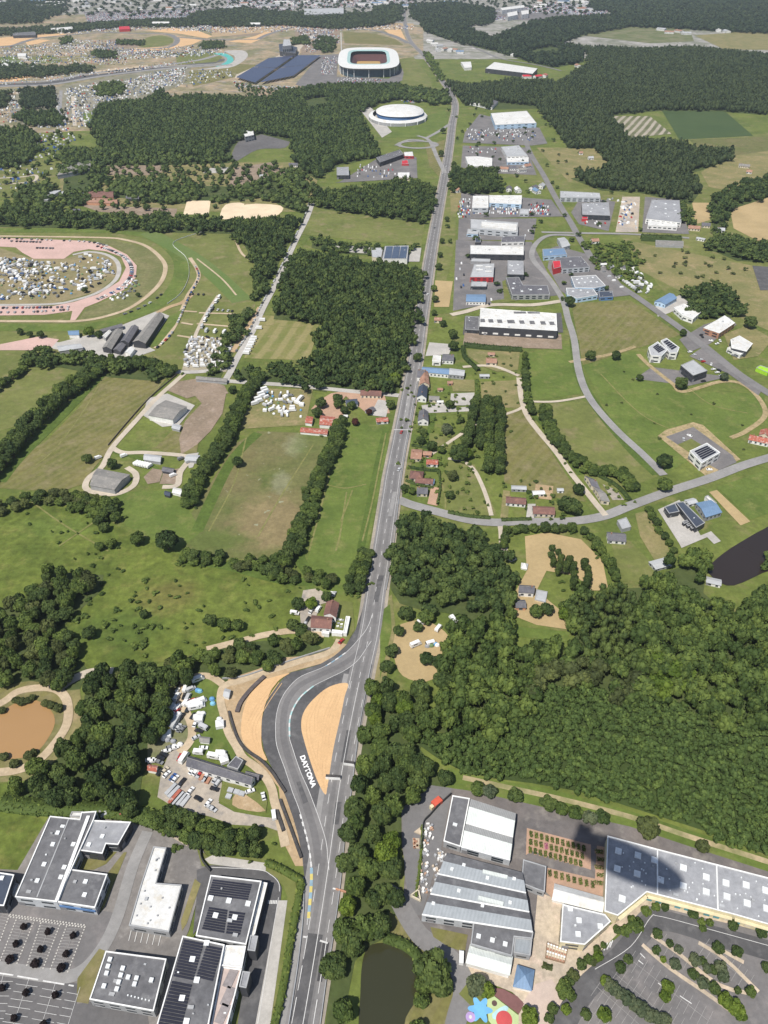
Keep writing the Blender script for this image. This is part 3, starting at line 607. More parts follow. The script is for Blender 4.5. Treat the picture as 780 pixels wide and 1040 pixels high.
# ================= vegetation =================
def ico(sub):
    bm=bmesh.new(); bmesh.ops.create_icosphere(bm,subdivisions=sub,radius=1)
    v=np.array([x.co[:] for x in bm.verts]); f=np.array([[x.index for x in p.verts] for p in bm.faces]); bm.free(); return v,f
ICO1=ico(1); ICO2=ico(2)
def crown_arrays(seed,lobes,sub,leaves,leaf,shape='round',core=.9,lobe_r=(.36,.52)):
    """unit crown: radius about 1 in x/y, occupies z .12..1; returns verts, tris, quads, tint per face"""
    r=np.random.default_rng(seed); V=[];T=[];Q=[];tt=[];tq=[];nv=0
    iv,if_=ICO1 if sub==1 else ICO2
    C=[];Rr=[]
    if lobes==1: C=[np.array([0,0,.55])];Rr=[np.array([.92,.92,.42])]
    else:
        for k in range(lobes):
            if k==0: c=np.array([0,0,.60]); q=.55
            else:
                a=2*math.pi*(k/(lobes-1)*(1.618 if lobes>9 else 1))+r.uniform(-.4,.4); q=r.uniform(*lobe_r)
                if shape=='tall': c=np.array([math.cos(a)*.32,math.sin(a)*.32,r.uniform(.25,.85)])
                else:
                    d=r.uniform(.38,.62); c=np.array([math.cos(a)*d,math.sin(a)*d,r.uniform(.38,.74)-.15*d])
            C.append(c); Rr.append(np.array([q,q,q*.46]) if shape!='tall' else np.array([q*1.2,q*1.2,q*.32]))
    lt=r.uniform(0,1,len(C))
    for c,q,t in zip(C,Rr,lt):
        d=1+r.normal(0,.13,len(iv))[:,None]
        V.append(iv*q*d*core+c); T.append(if_+nv); nv+=len(iv); tt.append(np.clip(t*.6+.2+r.normal(0,.08,len(if_)),0,1))
    CA=np.array(C);RA=np.array(Rr)
    n=0;tries=0;QV=[]
    while n<leaves and tries<leaves*6:
        tries+=1
        k=r.integers(len(C)); u=r.normal(size=3); u/=np.linalg.norm(u)
        if u[2]<-.45: continue
        p=C[k]+RA[k]*u*r.uniform(.88,1.12)
        if len(C)>1:
            e=(((p-CA)/RA)**2).sum(1); e[k]=9
            if e.min()<.7: continue
        nn=u+r.normal(0,.45,3); nn/=np.linalg.norm(nn)
        a=np.cross(nn,[.3,.7,.2]); a/=np.linalg.norm(a); b=np.cross(nn,a)
        s=leaf*r.uniform(.6,1.4); z=np.array([1,1,.55])
        QV.append(np.array([p+(-a-b)*s*z,p+(a-b*.7)*s*z,p+(a*.8+b)*s*z,p+(-a*.7+b)*s*z])); tq.append(np.clip(lt[k]*.6+.2+r.normal(0,.2),0,1)); n+=1
    v=np.concatenate(V+( [np.concatenate(QV)] if QV else [])); t=np.concatenate(T)
    q=(np.arange(n*4).reshape(n,4)+nv) if n else np.zeros((0,4),int)
    return v,t,q,np.concatenate(tt),np.array(tq)
def np_mesh(name,v,tris,quads,tt,tq,mat):
    me=bpy.data.meshes.new(name); me.vertices.add(len(v)); me.vertices.foreach_set('co',v.astype(np.float32).ravel())
    nl=len(tris)*3+len(quads)*4; me.loops.add(nl)
    me.loops.foreach_set('vertex_index',np.concatenate([tris.ravel(),quads.ravel()]).astype(np.int32))
    npoly=len(tris)+len(quads); me.polygons.add(npoly)
    st=np.concatenate([np.arange(len(tris))*3,len(tris)*3+np.arange(len(quads))*4]).astype(np.int32)
    me.polygons.foreach_set('loop_start',st)
    at=me.attributes.new('tint','FLOAT','FACE'); at.data.foreach_set('value',np.concatenate([tt,tq]).astype(np.float32))
    me.materials.append(mat); me.update(calc_edges=True); return me
FO_D=foliage('foliage_dark',(.035,.060,.020),(.098,.138,.042)); FO_M=foliage('foliage_mid',(.047,.077,.021),(.13,.18,.046))
FO_L=foliage('foliage_light',(.065,.105,.016),(.14,.20,.034)); FO_G=foliage('foliage_grey',(.055,.08,.042),(.125,.15,.085))
FO_P=foliage('foliage_pine',(.026,.044,.020),(.062,.088,.038)); FO_Y=foliage('foliage_plantation',(.060,.096,.028),(.112,.165,.046),.2)
FO_B=foliage('foliage_purple',(.018,.012,.014),(.035,.024,.024)); FO_R=foliage('foliage_red',(.05,.02,.018),(.08,.03,.025)); FO_S=foliage('foliage_silver',(.15,.18,.13),(.28,.31,.24))
FO_U=foliage('foliage_plants',(.05,.09,.02),(.16,.20,.05)); FO_O=foliage('foliage_olive',(.055,.07,.026),(.12,.145,.05))
BARK=flat('bark',(.10,.075,.05),rough=.95)
HERO=[crown_arrays(100+i,19,1,1500,.07,lobe_r=(.24,.38)) for i in range(6)]
HERO_T=[crown_arrays(140+i,9,1,800,.075,'tall') for i in range(2)]
HMESH={}
def crown_mesh(kind,var,mat):
    k=(kind,var,mat.name)
    if k not in HMESH:
        a=(HERO_T if kind=='tall' else HERO)[var]; HMESH[k]=np_mesh('crown',*a,mat)
    return HMESH[k]
def trunk_mesh():
    if 'trunk' not in HMESH:
        mb=MB(); mb.tube((0,0,0),(.02,0,.3),.085,.06,7); mb.tube((.02,0,.3),(.05,.02,.55),.06,.03,6)
        for k in range(4):
            a=k*1.6; mb.tube((.02,0,.27+.03*k),(.45*math.cos(a),.45*math.sin(a),.52),.035,.012,5)
        HMESH['trunk']=mb.mesh('trunk',BARK)
    return HMESH['trunk']
MATK={'d':FO_D,'m':FO_M,'l':FO_L,'g':FO_G,'p':FO_P,'b':FO_B,'r':FO_R,'s':FO_S,'o':FO_O,'y':FO_Y}
NT=[0]; KR=.97
def tree(x,y,r,H,mk,label,group,name='broadleaf_tree',cat='tree',shape='round',world=None):
    p=P(x,y,H*.55) if world is None else world
    e=empty(name,(p[0],p[1],.2),label,cat,group,random.uniform(0,6.28)); e.scale=(r*KR,r*KR,H)
    nv=2 if shape=='tall' else 6
    c=bpy.data.objects.new('crown',crown_mesh(shape,NT[0]%nv,MATK[mk])); COL.objects.link(c); c.parent=e
    t=bpy.data.objects.new('trunk',trunk_mesh()); COL.objects.link(t); t.parent=e
    NT[0]+=1; return e
def fill(poly_px,spacing,z=6,jit=.42,holes=(),edge=1.0):
    pw=PS(poly_px,z); X=[p.x for p in pw];Y=[p.y for p in pw]; hw=[PS(h,z) for h in holes]
    xs=np.arange(min(X),max(X),spacing); ys=np.arange(min(Y),max(Y),spacing*.87); out=[]
    for j,yy in enumerate(ys):
        g=RNG.uniform(-jit,jit,(len(xs),2))*spacing
        for i,xx in enumerate(xs):
            a=xx+g[i,0]+(spacing/2 if j%2 else 0); b=yy+g[i,1]
            wa=edge*(spacing*.6*math.sin(b*.11+a*.05)+spacing*.35*math.sin(b*.31)); wb=edge*(spacing*.7*math.sin(a*.10-b*.04)+spacing*.4*math.sin(a*.27))
            if inpoly(a+wa,b+wb,pw) and not any(inpoly(a,b,h) for h in hw): out.append((a,b))
    return out
def grove(poly,spacing,rr,H,mks,label,group,name='broadleaf_tree',floor=True,z=None,holes=()):
    z=H*.55 if z is None else z
    for a,b in fill(poly,spacing,z,holes=holes,edge=.12):
        r=random.uniform(*rr); tree(0,0,r,H*random.uniform(.75,1.15),random.choice(mks),label,group,name,world=(a,b))
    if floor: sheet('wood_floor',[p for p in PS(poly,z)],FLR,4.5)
UND=[]
def row(poly,spacing,rr,H,mks,label,group,name='hedgerow_tree',width=0,shape='round'):
    ln=line_px_z(poly,H*.5); acc=0; nxt=0
    for i in range(1,len(ln)):
        d=ln[i]-ln[i-1]
        for k in range(max(1,int(d.length/1.5))):
            if random.random()<.75:
                q=ln[i-1]+d*random.random(); UND.append((q.x+random.gauss(0,1.6+width*.45),q.y+random.gauss(0,1.6+width*.45)))
    for i in range(1,len(ln)):
        d=(ln[i]-ln[i-1]).length
        while nxt<=acc+d:
            p=ln[i-1].lerp(ln[i],(nxt-acc)/max(d,1e-6)); t=(ln[i]-ln[i-1]).normalized(); n=Vector((-t.y,t.x,0))
            for k in ([0] if width==0 else ([-.5,.5] if width<12 else [-1,0,1])):
                q=p+n*(k*(width if width<12 else width/2)+random.uniform(-1,1))+t*random.uniform(-1.2,1.2)
                tree(0,0,random.uniform(*rr),H*random.uniform(.7,1.15),random.choice(mks),label,group,name,world=(q.x,q.y),shape=shape)
            nxt+=spacing*random.uniform(.85,1.2)
        acc+=d
def line_px_z(s,z): return catmull(PS(s,z),4)
LOD={0:[crown_arrays(200+i,10,1,200,.10,lobe_r=(.30,.44)) for i in range(6)],'low':[crown_arrays(330+i,3,1,70,.17,lobe_r=(.42,.6)) for i in range(6)],1:[crown_arrays(230+i,4,1,46,.16) for i in range(5)],2:[crown_arrays(260+i,1,1,16,.24) for i in range(5)],
     'pine':[crown_arrays(280+i,1,1,22,.22) for i in range(4)],'tall':[crown_arrays(300+i,5,1,90,.10,'tall') for i in range(4)]}
def wood(name,label,poly,spacing,rr,H,lod,mat,holes=(),floor=True,z=None,pts=None,floorm=None):
    z=H*.6 if z is None else z
    pts=fill(poly,spacing,z,holes=holes) if pts is None else pts
    V=[];T=[];Q=[];TT=[];TQ=[];nv=0
    for a,b in pts:
        v,t,q,tt,tq=LOD[lod][RNG.integers(len(LOD[lod]))]
        an=RNG.uniform(0,6.28); ca,sa=math.cos(an),math.sin(an); r=RNG.uniform(*rr); h=H*RNG.uniform(.72,1.15)
        w=np.empty_like(v); w[:,0]=(v[:,0]*ca-v[:,1]*sa)*r+a; w[:,1]=(v[:,0]*sa+v[:,1]*ca)*r+b; w[:,2]=v[:,2]*h
        V.append(w);T.append(t+nv);Q.append(q+nv);nv+=len(v); k=RNG.normal(0,.17 if lod in(2,'low') else .27)
        TT.append(np.clip(tt+k,0,1));TQ.append(np.clip(tq+k,0,1))
    if not V: print('EMPTY',name); return
    me=np_mesh(name,np.concatenate(V),np.concatenate(T),np.concatenate(Q),np.concatenate(TT),np.concatenate(TQ),mat)
    o=bpy.data.objects.new(name,me); COL.objects.link(o); tag(o,label,'wood',kind='stuff')
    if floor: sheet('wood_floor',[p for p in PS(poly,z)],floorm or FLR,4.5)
    return o
def hedge(label,poly,w,h,mat=FO_D,name='hedge',cat='hedge',dens=2.2,group=None):
    ln=line_px_z(poly,h*.5); V=[];Q=[];nv=0; mb=MB()
    L=sum((ln[i]-ln[i-1]).length for i in range(1,len(ln)))
    a=offs(ln,w*.42);b=offs(ln,-w*.42);N=len(ln)
    v=[(p.x,p.y,0) for p in a]+[(p.x,p.y,h*.9) for p in a]+[(p.x,p.y,h*.9) for p in b]+[(p.x,p.y,0) for p in b]
    q=[[i+k*N,i+(k+1)*N,i+1+(k+1)*N,i+1+k*N] for k in range(3) for i in range(N-1)]
    n=int(L*w*dens)+20; seg=RNG.integers(0,N-1,n); f=RNG.uniform(0,1,n)
    la=np.array([p[:] for p in ln]); ta=la[1:]-la[:-1]; ta/=np.linalg.norm(ta,axis=1)[:,None]+1e-9
    lens=np.linalg.norm(la[1:]-la[:-1],axis=1); seg=RNG.choice(N-1,n,p=lens/lens.sum())
    p=la[seg]+(la[seg+1]-la[seg])*f[:,None]; nr=np.stack([-ta[seg,1],ta[seg,0],0*seg],1)
    p=p+nr*(RNG.uniform(-.5,.5,n)*w)[:,None]; p[:,2]=h*(.55+.5*RNG.uniform(0,1,n))
    s=RNG.uniform(.25,.6,n)
    d=RNG.normal(0,1,(n,3)); e=RNG.normal(0,1,(n,3)); d/=np.linalg.norm(d,axis=1)[:,None]; e/=np.linalg.norm(e,axis=1)[:,None]
    d*=s[:,None]; e*=s[:,None]; lv=np.stack([p-d-e,p+d-e,p+d+e,p-d+e],1).reshape(-1,3)
    vv=np.concatenate([np.array(v),lv]); qq=np.concatenate([np.array(q),np.arange(n*4).reshape(n,4)+len(v)])
    o0=vv.mean(0); o0[2]=0
    me=np_mesh(name,vv-o0,np.zeros((0,3),int),qq,np.zeros(0),np.concatenate([np.full(len(q),.35),RNG.uniform(.1,1,n)]),mat)
    o=bpy.data.objects.new(name,me); COL.objects.link(o); o.location=o0; return tag(o,label,cat,group)
# ---------- individual trees ----------
G='trees of the wood between the brown pond and the campers'
grove("85,682 123,676 164,668 197,668 196,684 180,692 166,711 166,732 154,757 141,780 138,803 133,822 97,818 66,812 14,803 14,793 59,757 79,734 80,711",8.3,(4.2,6.4),14,'ddmdm','dark broad-leaved tree in the dense wood between the brown pond and the caravan yard',G)
grove("0,612 30,600 45,580 55,572 80,575 103,576 100,592 75,615 60,630 70,650 86,672 78,692 55,694 30,686 0,690 -25,690 -25,615",8.2,(3.8,6),12,'dmmo','broad-leaved tree in the thicket north of the brown pond',"trees of the thicket north of the brown pond")
grove("90,690 130,681 165,672 212,656 252,646 313,642 326,652 300,664 262,677 226,688 200,676 165,684",7.6,(3.4,5.2),9,'mmdo','bushy tree in the strip between the pale lane and the chicane service road',"trees of the strip above the chicane")
grove("372,690 364,740 357,790 351,845 348,880 344,915 339,955 333,1000 328,1050 350,1050 352,1008 360,968 376,952 400,941 404,915 407,880 406,850 412,818 430,804 458,792 452,782 440,770 427,752 434,738 440,716 432,695 402,692",8.6,(4.2,6.2),13,'dmmdlmd','leafy tree in the belt between the straight road and the garden centre',"trees of the belt beside the straight road")
G='hedgerow trees'
row("100,366 85,383 59,401 38,421 15,445 0,465 -20,485",8,(4.6,6.4),13,'ddm','tall dark tree in the double row between the two left meadows','trees of the double row between the meadows',width=9)
row("113,366 135,368 160,371 178,376",7,(4,6),11,'ddm','dark tree along the top edge of the olive meadow','trees along the top of the olive meadow','field_tree',width=7)
row("-10,398 8,384 22,374 36,364",8,(4,5.5),9,'dm','dark tree on the left edge of the light meadow','trees at the left edge of the light meadow')
row("0,515 30,506 60,503 92,508 120,516",7.5,(3.5,5),8,'mdo','shrubby tree in the belt below the round-lane barn','trees of the belt below the barn','field_tree',width=8)
row("76,510 98,514 112,524 100,532",7,(4,5.5),10,'mmd','round-crowned tree at the corner of the belt below the barn','trees at the corner below the barn',width=8)
row("262,382 251,398 239,422 229,442 216,463 203,481 194,500 192,512",7.5,(4,5.6),10,'ddm','dark tree in the hedgerow right of the bare paddocks','trees right of the bare paddocks',width=5)
row("346,428 341,446 333,464 322,486 314,508 315,519 305,532 302,546 292,562 276,580",7,(3.6,5.6),10,'ddm','dark tree in the hedgerow left of the narrow green meadow','trees left of the narrow green meadow',width=5)
row("188,563 204,566 222,567",6,(3.6,4.6),7,'dm','dark bushy tree in the short row at the foot of the spotted meadow','trees at the foot of the spotted meadow',width=6)
row("240,572 252,570 264,571 275,578 290,585 312,583 326,586 340,594",6.5,(3.2,4.8),8,'mmdo','bushy tree between the meadows and the house by the bend','trees above the house by the bend','field_tree',width=6)
row("372,560 366,576 361,588 361,602",6.5,(3.5,4.8),9,'dmd','dark tree between the narrow meadow and the straight road','trees beside the road above the bend',width=6)
row("489,410 484,430 481,452",5.5,(4.4,5.6),13,'dd','dark tree in the left of two tall rows behind the roadside houses','trees of the left tall row',width=9)
row("500,406 504,424 502,443 503,459 503,476",5.5,(4.2,5.2),12,'dmd','dark tree in the right of two tall rows behind the roadside houses','trees of the right tall row','field_tree',width=8)
row("534,362 534,384 537,404 543,422",7,(3.4,4.8),9,'dm','tree beside the white track at the estate edge','trees beside the white track')
row("553,414 559,434 570,452 581,463 597,474 613,477 632,480 644,496",6.5,(3.4,4.8),8,'mdm','bushy tree in the hedgerow from the white track down to the corner house','trees of the hedgerow above the corner house',width=5)
row("512,552 514,540 528,536 545,535 562,536 580,536 598,540 612,562 622,578 630,592",6,(3,4.4),8,'mdm','bushy tree in the hedge around the straw-coloured paddock','trees around the straw paddock','field_tree')
row("661,518 668,533 676,546 684,558",6,(2.8,3.8),6,'dm','round tree in the hedge left of the dark-roofed office','trees left of the dark-roofed office')
row("566,574 576,572 586,572 590,582 588,596",4.6,(2.4,3.2),13,'dd','narrow dark poplar in the clump below the straw-coloured paddock','poplars below the straw paddock','poplar_tree',width=8,shape='tall')
row("486,802 497,803 523,810 557,817 571,822 585,826 598,831 612,831 660,841 714,861",6.5,(2.2,3.4),8,'mdm','roadside tree on the sandy verge between plantation and garden centre','trees on the sandy verge') if False else None
for i,(x,y,r,mk) in enumerate(((485,800,4.2,'m'),(497,803,4,'g'),(523,808,4.2,'d'),(557,815,4.5,'d'),(571,821,3.6,'m'),(585,825,4,'m'),(599,830,4,'g'),(612,829,4,'d'),(657,839,6,'o'),(714,859,3.6,'o'))):
    tree(x,y,r,r*1.7,mk,'round tree on the sandy verge between the plantation and the garden centre' if i<8 else ('broad olive tree on the sandy verge above the long grey roof' if i==8 else 'small olive tree on the sandy verge near the right edge'),'trees on the sandy verge' if i<8 else None)
row("166,830 180,836 196,842 212,848 230,855 250,856 268,852",5.5,(3.6,4.8),9,'ddm','dark tree in the row between the gravel yard and the business park','trees above the business park','field_tree',width=6)
ONE=[(139,546,5.6,'m','round tree alone in the bright meadow left of the big dark tree'),(169,547,8.6,'d','largest dark spreading tree standing alone above the bright meadow'),(196,564,5,'d','dark round tree at the left end of the row under the spotted meadow'),
(101,554,3.6,'m','left of two small trees above the lush meadow'),(113,551,4.2,'m','right of two small trees above the lush meadow'),(146,623,3.2,'d','small dark tree alone in the lush meadow'),(90,642,4.6,'d','bushy tree alone near the thicket in the lush meadow'),
(241,468,5,'d','round dark tree alone in the spotted meadow'),(236,395,4.2,'d','small round tree beside the pinkish paddock'),(88,465,4.4,'d','round tree beside the lane left of the lower barn'),(113,470,4.6,'d','round tree touching the roof of the lower barn'),
(213,629,4.4,'d','left tree of the clump in the bright meadow'),(228,633,4.8,'m','middle tree of the clump in the bright meadow'),(241,634,4.4,'m','right tree of the clump in the bright meadow'),
(303,612,4.6,'d','dark tree behind the gravel drive of the red-roofed house'),(316,612,4.4,'l','yellow-green tree in the drive of the red-roofed house'),(332,605,3.8,'d','tree behind the parked vans of the red-roofed house'),(297,634,4.2,'d','tree left of the drive of the red-roofed house'),(306,640,4.6,'d','tree at the drive gate of the red-roofed house'),
(675,467,6.8,'d','big round tree in the green field left of the white flat-roofed office'),(676,491,6,'m','round tree at the junction of the side road'),(650,383,3.6,'d','small round tree alone in the big green field'),(693,388,6.4,'d','round tree beside the black-walled cube building'),(600,360,5.6,'d','left of two round trees on the track between fields'),(626,360,5.2,'d','right of two round trees on the track between fields'),(579,305,6.5,'d','round tree at the corner of the estate road'),(694,337,4.2,'d','small tree at the junction by the twin white offices'),(736,382,4.4,'g','pale tree at the road corner right of the black-walled cube'),(762,326,7.2,'d','large round tree right of the long white workshop'),
(576,511,7,'d','left of two large dark trees beside the white track'),(584,514,6.5,'d','right of two large dark trees beside the white track'),(588,496,5,'d','dark conical tree above the two large trees beside the track'),
(457,410,4.5,'d','tree in the garden below the pale car park'),(430,438,3.6,'d','upper of two dark garden trees by the road'),(428,446,4.2,'d','lower of two dark garden trees by the road'),(439,452,5,'d','round dark tree in the middle of the roadside garden'),(454,435,5.6,'g','grey-green round tree in the roadside garden'),(448,456,4,'m','small tree right of the round dark garden tree'),(466,458,8,'d','broad dark tree at the head of the curved garden path'),(475,460,5,'l','light green tree at the head of the curved garden path'),(460,482,4.8,'o','olive tree in the lower garden lawn'),(457,502,3.8,'d','small round tree alone on the lower garden lawn'),(411,495,3.6,'d','left roadside garden tree by the small white house'),(418,498,3.4,'m','right roadside garden tree by the small white house'),(468,426,3.2,'d','small tree beside the garden path near the tall rows'),
(424,362,5,'d','dark tree in the garden left of the pinkish yard'),(461,350,5.6,'d','round tree above the pale parking court'),(460,338,5.6,'d','tree beside the estate road end'),(450,328,4,'d','garden tree above the green roadside lawn'),(442,303,4.5,'d','upper roadside tree beside the dry field'),(441,292,4.2,'m','roadside tree above the dry field'),(441,317,3.5,'d','roadside tree below the dry field'),(446,270,4.8,'d','roadside tree opposite the blue-roofed barn'),(447,258,4,'d','small roadside tree opposite the green field'),(449,244,4,'d','roadside tree near the grey retail roofs'),(454,222,4,'d','upper roadside tree on the right verge'),(401,383,6,'l','yellow-green tree at the edge of the wood beside the road'),(394,388,5.5,'l','light green tree inside the wood edge near the road'),(396,410,4.6,'d','dark tree beside the road below the red-roofed farm'),
(350,416,4,'d','round bush tree in the middle of the terracotta drive'),(357,411,4.2,'d','tree beside the slate-roofed farmhouse'),(375,418,3.2,'r','dark red tree in front of the farm'),(361,428,3.6,'r','reddish tree between the farm and the meadow'),(343,410,4.2,'m','tree on the island of the terracotta drive'),(326,408,5.4,'d','tree left of the terracotta drive'),(322,418,5,'d','lower tree left of the terracotta drive'),(343,404,5,'d','dark tree above the terracotta drive'),
(405,640,3.8,'d','dark tree beside the strip of crop'),(398,660,4.4,'d','lower dark tree beside the strip of crop'),(393,676,4.4,'d','lowest dark tree beside the strip of crop'),(424,636,3.4,'d','small tree in the middle of the caravan clearing'),(412,622,5.2,'d','dark tree at the top of the caravan clearing'),(432,626,5.2,'m','tree at the upper right of the caravan clearing'),(433,668,4.6,'d','left tree at the foot of the caravan clearing'),(448,672,5.2,'d','right tree at the foot of the caravan clearing'),(450,690,6,'d','tree between caravan clearing and plantation'),
(520,622,3.8,'m','round light tree beside the small orange-roofed shed'),(545,620,4.8,'m','round tree below the rubble yard'),(556,618,4.4,'d','tree right of the rubble yard'),(573,615,4,'m','bright tree at the edge of the dry clearing'),(575,622,5,'l','light green tree left of the tall mixed wood'),(567,560,2.4,'d','small bush tree in the straw-coloured paddock'),(561,556,2.6,'d','second small bush tree in the straw-coloured paddock'),(560,563,2.8,'d','lowest bush tree in the straw-coloured paddock'),
(86,294,3.8,'d','dark tree standing inside the racecourse campsite'),(140,299,3,'d','small tree on the inner racecourse lawn'),(20,336,4,'d','left tree of the row below the racecourse turf'),(30,339,3.6,'d','middle tree of the row below the racecourse turf'),(41,339,4.2,'d','right tree of the row below the racecourse turf'),(90,336,6,'l','light green tree beside the racecourse barns'),(100,339,4.6,'d','dark tree beside the racecourse barns'),
(450,132,6,'d','upper tree between the arena roundabout and the road'),(448,155,6,'d','tree beside the slip road below the roundabout'),(461,166,5,'d','tree on the verge right of the straight road'),
(437,985,8.2,'d','largest round dark tree between the dark pond and the curved drive'),(449,1000,5,'d','dark tree below the largest round one at the curved drive'),(431,1000,4,'m','tree on the right bank of the dark pond'),(428,1015,3.6,'m','lower tree on the right bank of the dark pond'),(424,1046,4,'m','tree at the foot of the dark pond'),(484,1000,4.6,'g','grey-green round tree above the playground'),(494,1006,3.6,'l','light green tree beside the maroon play path'),(538,1032,4,'l','bright tree beside the pale court')]
for x,y,r,mk,lb in ONE: tree(x,y,r,max(r*1.9,5.5),mk,lb,None)
# garden-centre car park trees
CP=[(668,948,2.6,'d'),(680.4,958,2,'d'),(667,965,2.2,'d'),(689.4,964,2.2,'g'),(674,974.5,1.6,'l'),(686,979,2.8,'g'),(706,975,3,'g'),(713.6,976,2.2,'d'),(718,983,2.4,'g'),(724.4,985,2.2,'d'),(733,982.6,3.2,'g'),(735,991,3,'g'),(704,989,2.6,'d'),(714.5,998,3,'g'),(726,1003,3,'d'),(738,1016,3.6,'l'),(748,1023,3.8,'l'),(752,1030,3,'l'),(678.6,1002,3,'l'),(676,1012,2.8,'l'),(730,962,3,'d'),(749,966,2.8,'d'),(762,1007,2.6,'m'),(749.5,1006,1.8,'d'),(779,982,2.6,'d'),(704,928,2.8,'d'),(744.6,939,2.8,'d'),(774,947,2.8,'d'),(676,921.5,2.2,'d'),(666,921,2.4,'m'),(656,925,2.6,'m'),(646,939,4,'m'),(636,945,3,'m'),(627,944,2.2,'d'),(712.7,936,2,'m'),(721,937,2,'m'),(714,943,1.8,'m'),
(638,974,2.4,'d'),(630,982,2.8,'d'),(615,996,2.6,'l'),(619,1000,3,'g'),(624,1004,3.2,'g'),(630,1009,3,'g'),(638,1014,3.4,'g'),(646,1020,3.4,'g'),(652,1025,3.4,'g'),(660,1030,3.2,'g'),(668,1034,3.2,'g'),(676,1036,3.2,'g'),(614,1030,3.4,'l'),(595,1030,2.6,'d'),(575,1025,2.4,'l'),(562,1024,2.6,'d'),(557.7,1034,2.4,'d'),(573,1005,4.2,'m'),(580,1011,2.6,'m'),(582,990,3,'o'),(578,996,2.6,'d'),(590,979,2.6,'d'),(598,974,2.4,'m'),(602,977,2,'o'),(607.7,971,2.6,'l'),(606,964,2,'m'),(613,960,1.6,'m'),(642,934,2.2,'d')]
nm={'d':'small round dark tree in the car park of the garden centre','g':'feathery grey-green tree in the car park of the garden centre','l':'bright yellow-green tree in the car park of the garden centre','m':'leafy green shrub tree beside the car park of the garden centre','o':'olive shrub tree beside the car park of the garden centre'}
for x,y,r,mk in CP: tree(x,y,r*.93,r*1.7,mk,nm[mk],{'d':'dark car-park trees','g':'grey-green car-park trees','l':'yellow-green car-park trees','m':'green shrubs by the car park','o':'olive shrubs by the car park'}[mk],'car_park_tree')
for x,y in ((24,941),(16,958.6),(10,974),(48.5,946),(41,964),(35,979),(74,950),(67,968.6),(62,983),(2,1003),(26,1008),(56,1010),(14,1034),(44,1040)):
    tree(x,y,1.5 if y<970 or y>1000 else 2.0,3.8,'b','small purple-black tree between the painted parking bays','purple trees of the lower left car park','purple_tree')
for k in range(420):
    q=P(random.uniform(0,300),random.uniform(505,660)) 
    if inpoly(q.x,q.y,PS('5,520 60,515 130,555 300,600 296,640 150,665 100,650 60,560')) and random.random()<.45: UND.append((q.x,q.y))
wood('undergrowth','ragged scrub and tall weeds along the foot of the hedgerows','0,0 1,0 1,1',1,(.7,2.1),2.2,'low',FO_M,floor=False,pts=UND)
wood('shrubs','garden shrubs and small fruit trees among the roadside houses',"413,392 458,388 486,420 484,470 500,522 452,520 440,505 408,500",9,(1.0,2.3),3,1,FO_M,floor=False)
wood('shrubs','garden shrubs and fruit trees in the plots along the second road',"508,488 560,492 596,520 560,526 510,526",8,(1.0,2.3),3,1,FO_M,floor=False,holes=("516,500 534,500 534,520 514,520","542,512 562,512 562,524 540,524"))
wood('shrubs','garden shrubs around the stepped corner house',"596,480 640,500 640,512 620,516 590,484",7,(1.0,2.0),2.6,1,FO_M,floor=False)
wood('shrubs','bushes scattered over the big green field and its margins',"592,372 640,360 690,400 770,404 772,424 740,444 674,480 626,436",30,(1.0,2.2),2.2,1,FO_O,floor=False)
wood('shrubs','low scrub over the dry lawns behind the roadside houses',"474,356 528,360 528,414 488,414",14,(.9,1.9),2.2,1,FO_M,floor=False)
hedge('clipped hedge across the roadside gardens',"418,452 436,455 452,457",1.6,2); hedge('garden hedge below the terracotta bungalow',"414,474 432,477 446,478",1.6,2); hedge('garden hedge above the small white house',"412,488 424,492 440,495",1.6,2); hedge('garden hedge right of the brown-roofed wing',"446,478 447,495 444,512",1.6,2)
# ---------- hedges ----------
hedge('long narrow clipped hedge along the left edge of the straight road',"270,876 284,882 298,890 306,896 303,913 294,962 289,995 278,1045",3.2,2.5,FO_U)
hedge('dark conifer hedge at the foot of the pinkish estate yard',"471,350 500,353 530,355",5,4,FO_D); hedge('dark hedge left of the dry garden lawn',"470,352 472,362 480,370 486,376",4,3)
hedge('hedge around the green plot beside the carriage drive',"509,528 540,527",2.5,2); hedge('hedge along the lane below the garden lawn',"455,520 475,524 498,526",2.5,2)
hedge('thick dark hedge below the long white-fronted works',"651,241 672,242 692,243",9,7,FO_D); hedge('clipped hedge between the two dry lawns',"484,386 485,400 486,412",4,3,FO_U)
for i,(x,y,r) in enumerate(((16,711,2.6),(22,712,2.8),(28,711,2.4),(33,708,2.2),(46,714,2.6),(52,716,2.6),(59,719,3),(2,721,2.4),(4,768,2.6),(14,776,2.8),(29,767,3),(34,764,2.2))): tree(x,y,r,r*1.6,'o','low bush on the bank of the brown pond','bushes round the brown pond','bush','bush')
hedge('leafy bank around the top of the dark pond',"390,952 402,956 414,962 424,972 428,990",4,3,FO_M)
hedge('bushy hedge along the car park edge of the long yellow arcade',"640,925 664,914 700,922 780,944",1.5,1,FO_U) if False else None
hedge('dark hedge around the grey riding court, left side',"206,174 212,162 238,163",4,3); hedge('dark hedge closing the riding court on the right',"229,176 240,164",4,3)
hedge('hedge along the upper edge of the second road',"455,523 465,528 500,545",2,2) if False else None
hedge('low hedge right of the grass strip on the yard forecourt',"429,838 428,862 425,890 422,912",1.2,1.6,FO_U)
hedge('lush weeds filling the bank above the lower left offices',"0,815 40,820 90,822 135,826 170,838",9,2,FO_M); hedge('dark hedge around the lawn of the corner house',"598,478 625,492 640,508",3,2,FO_D)
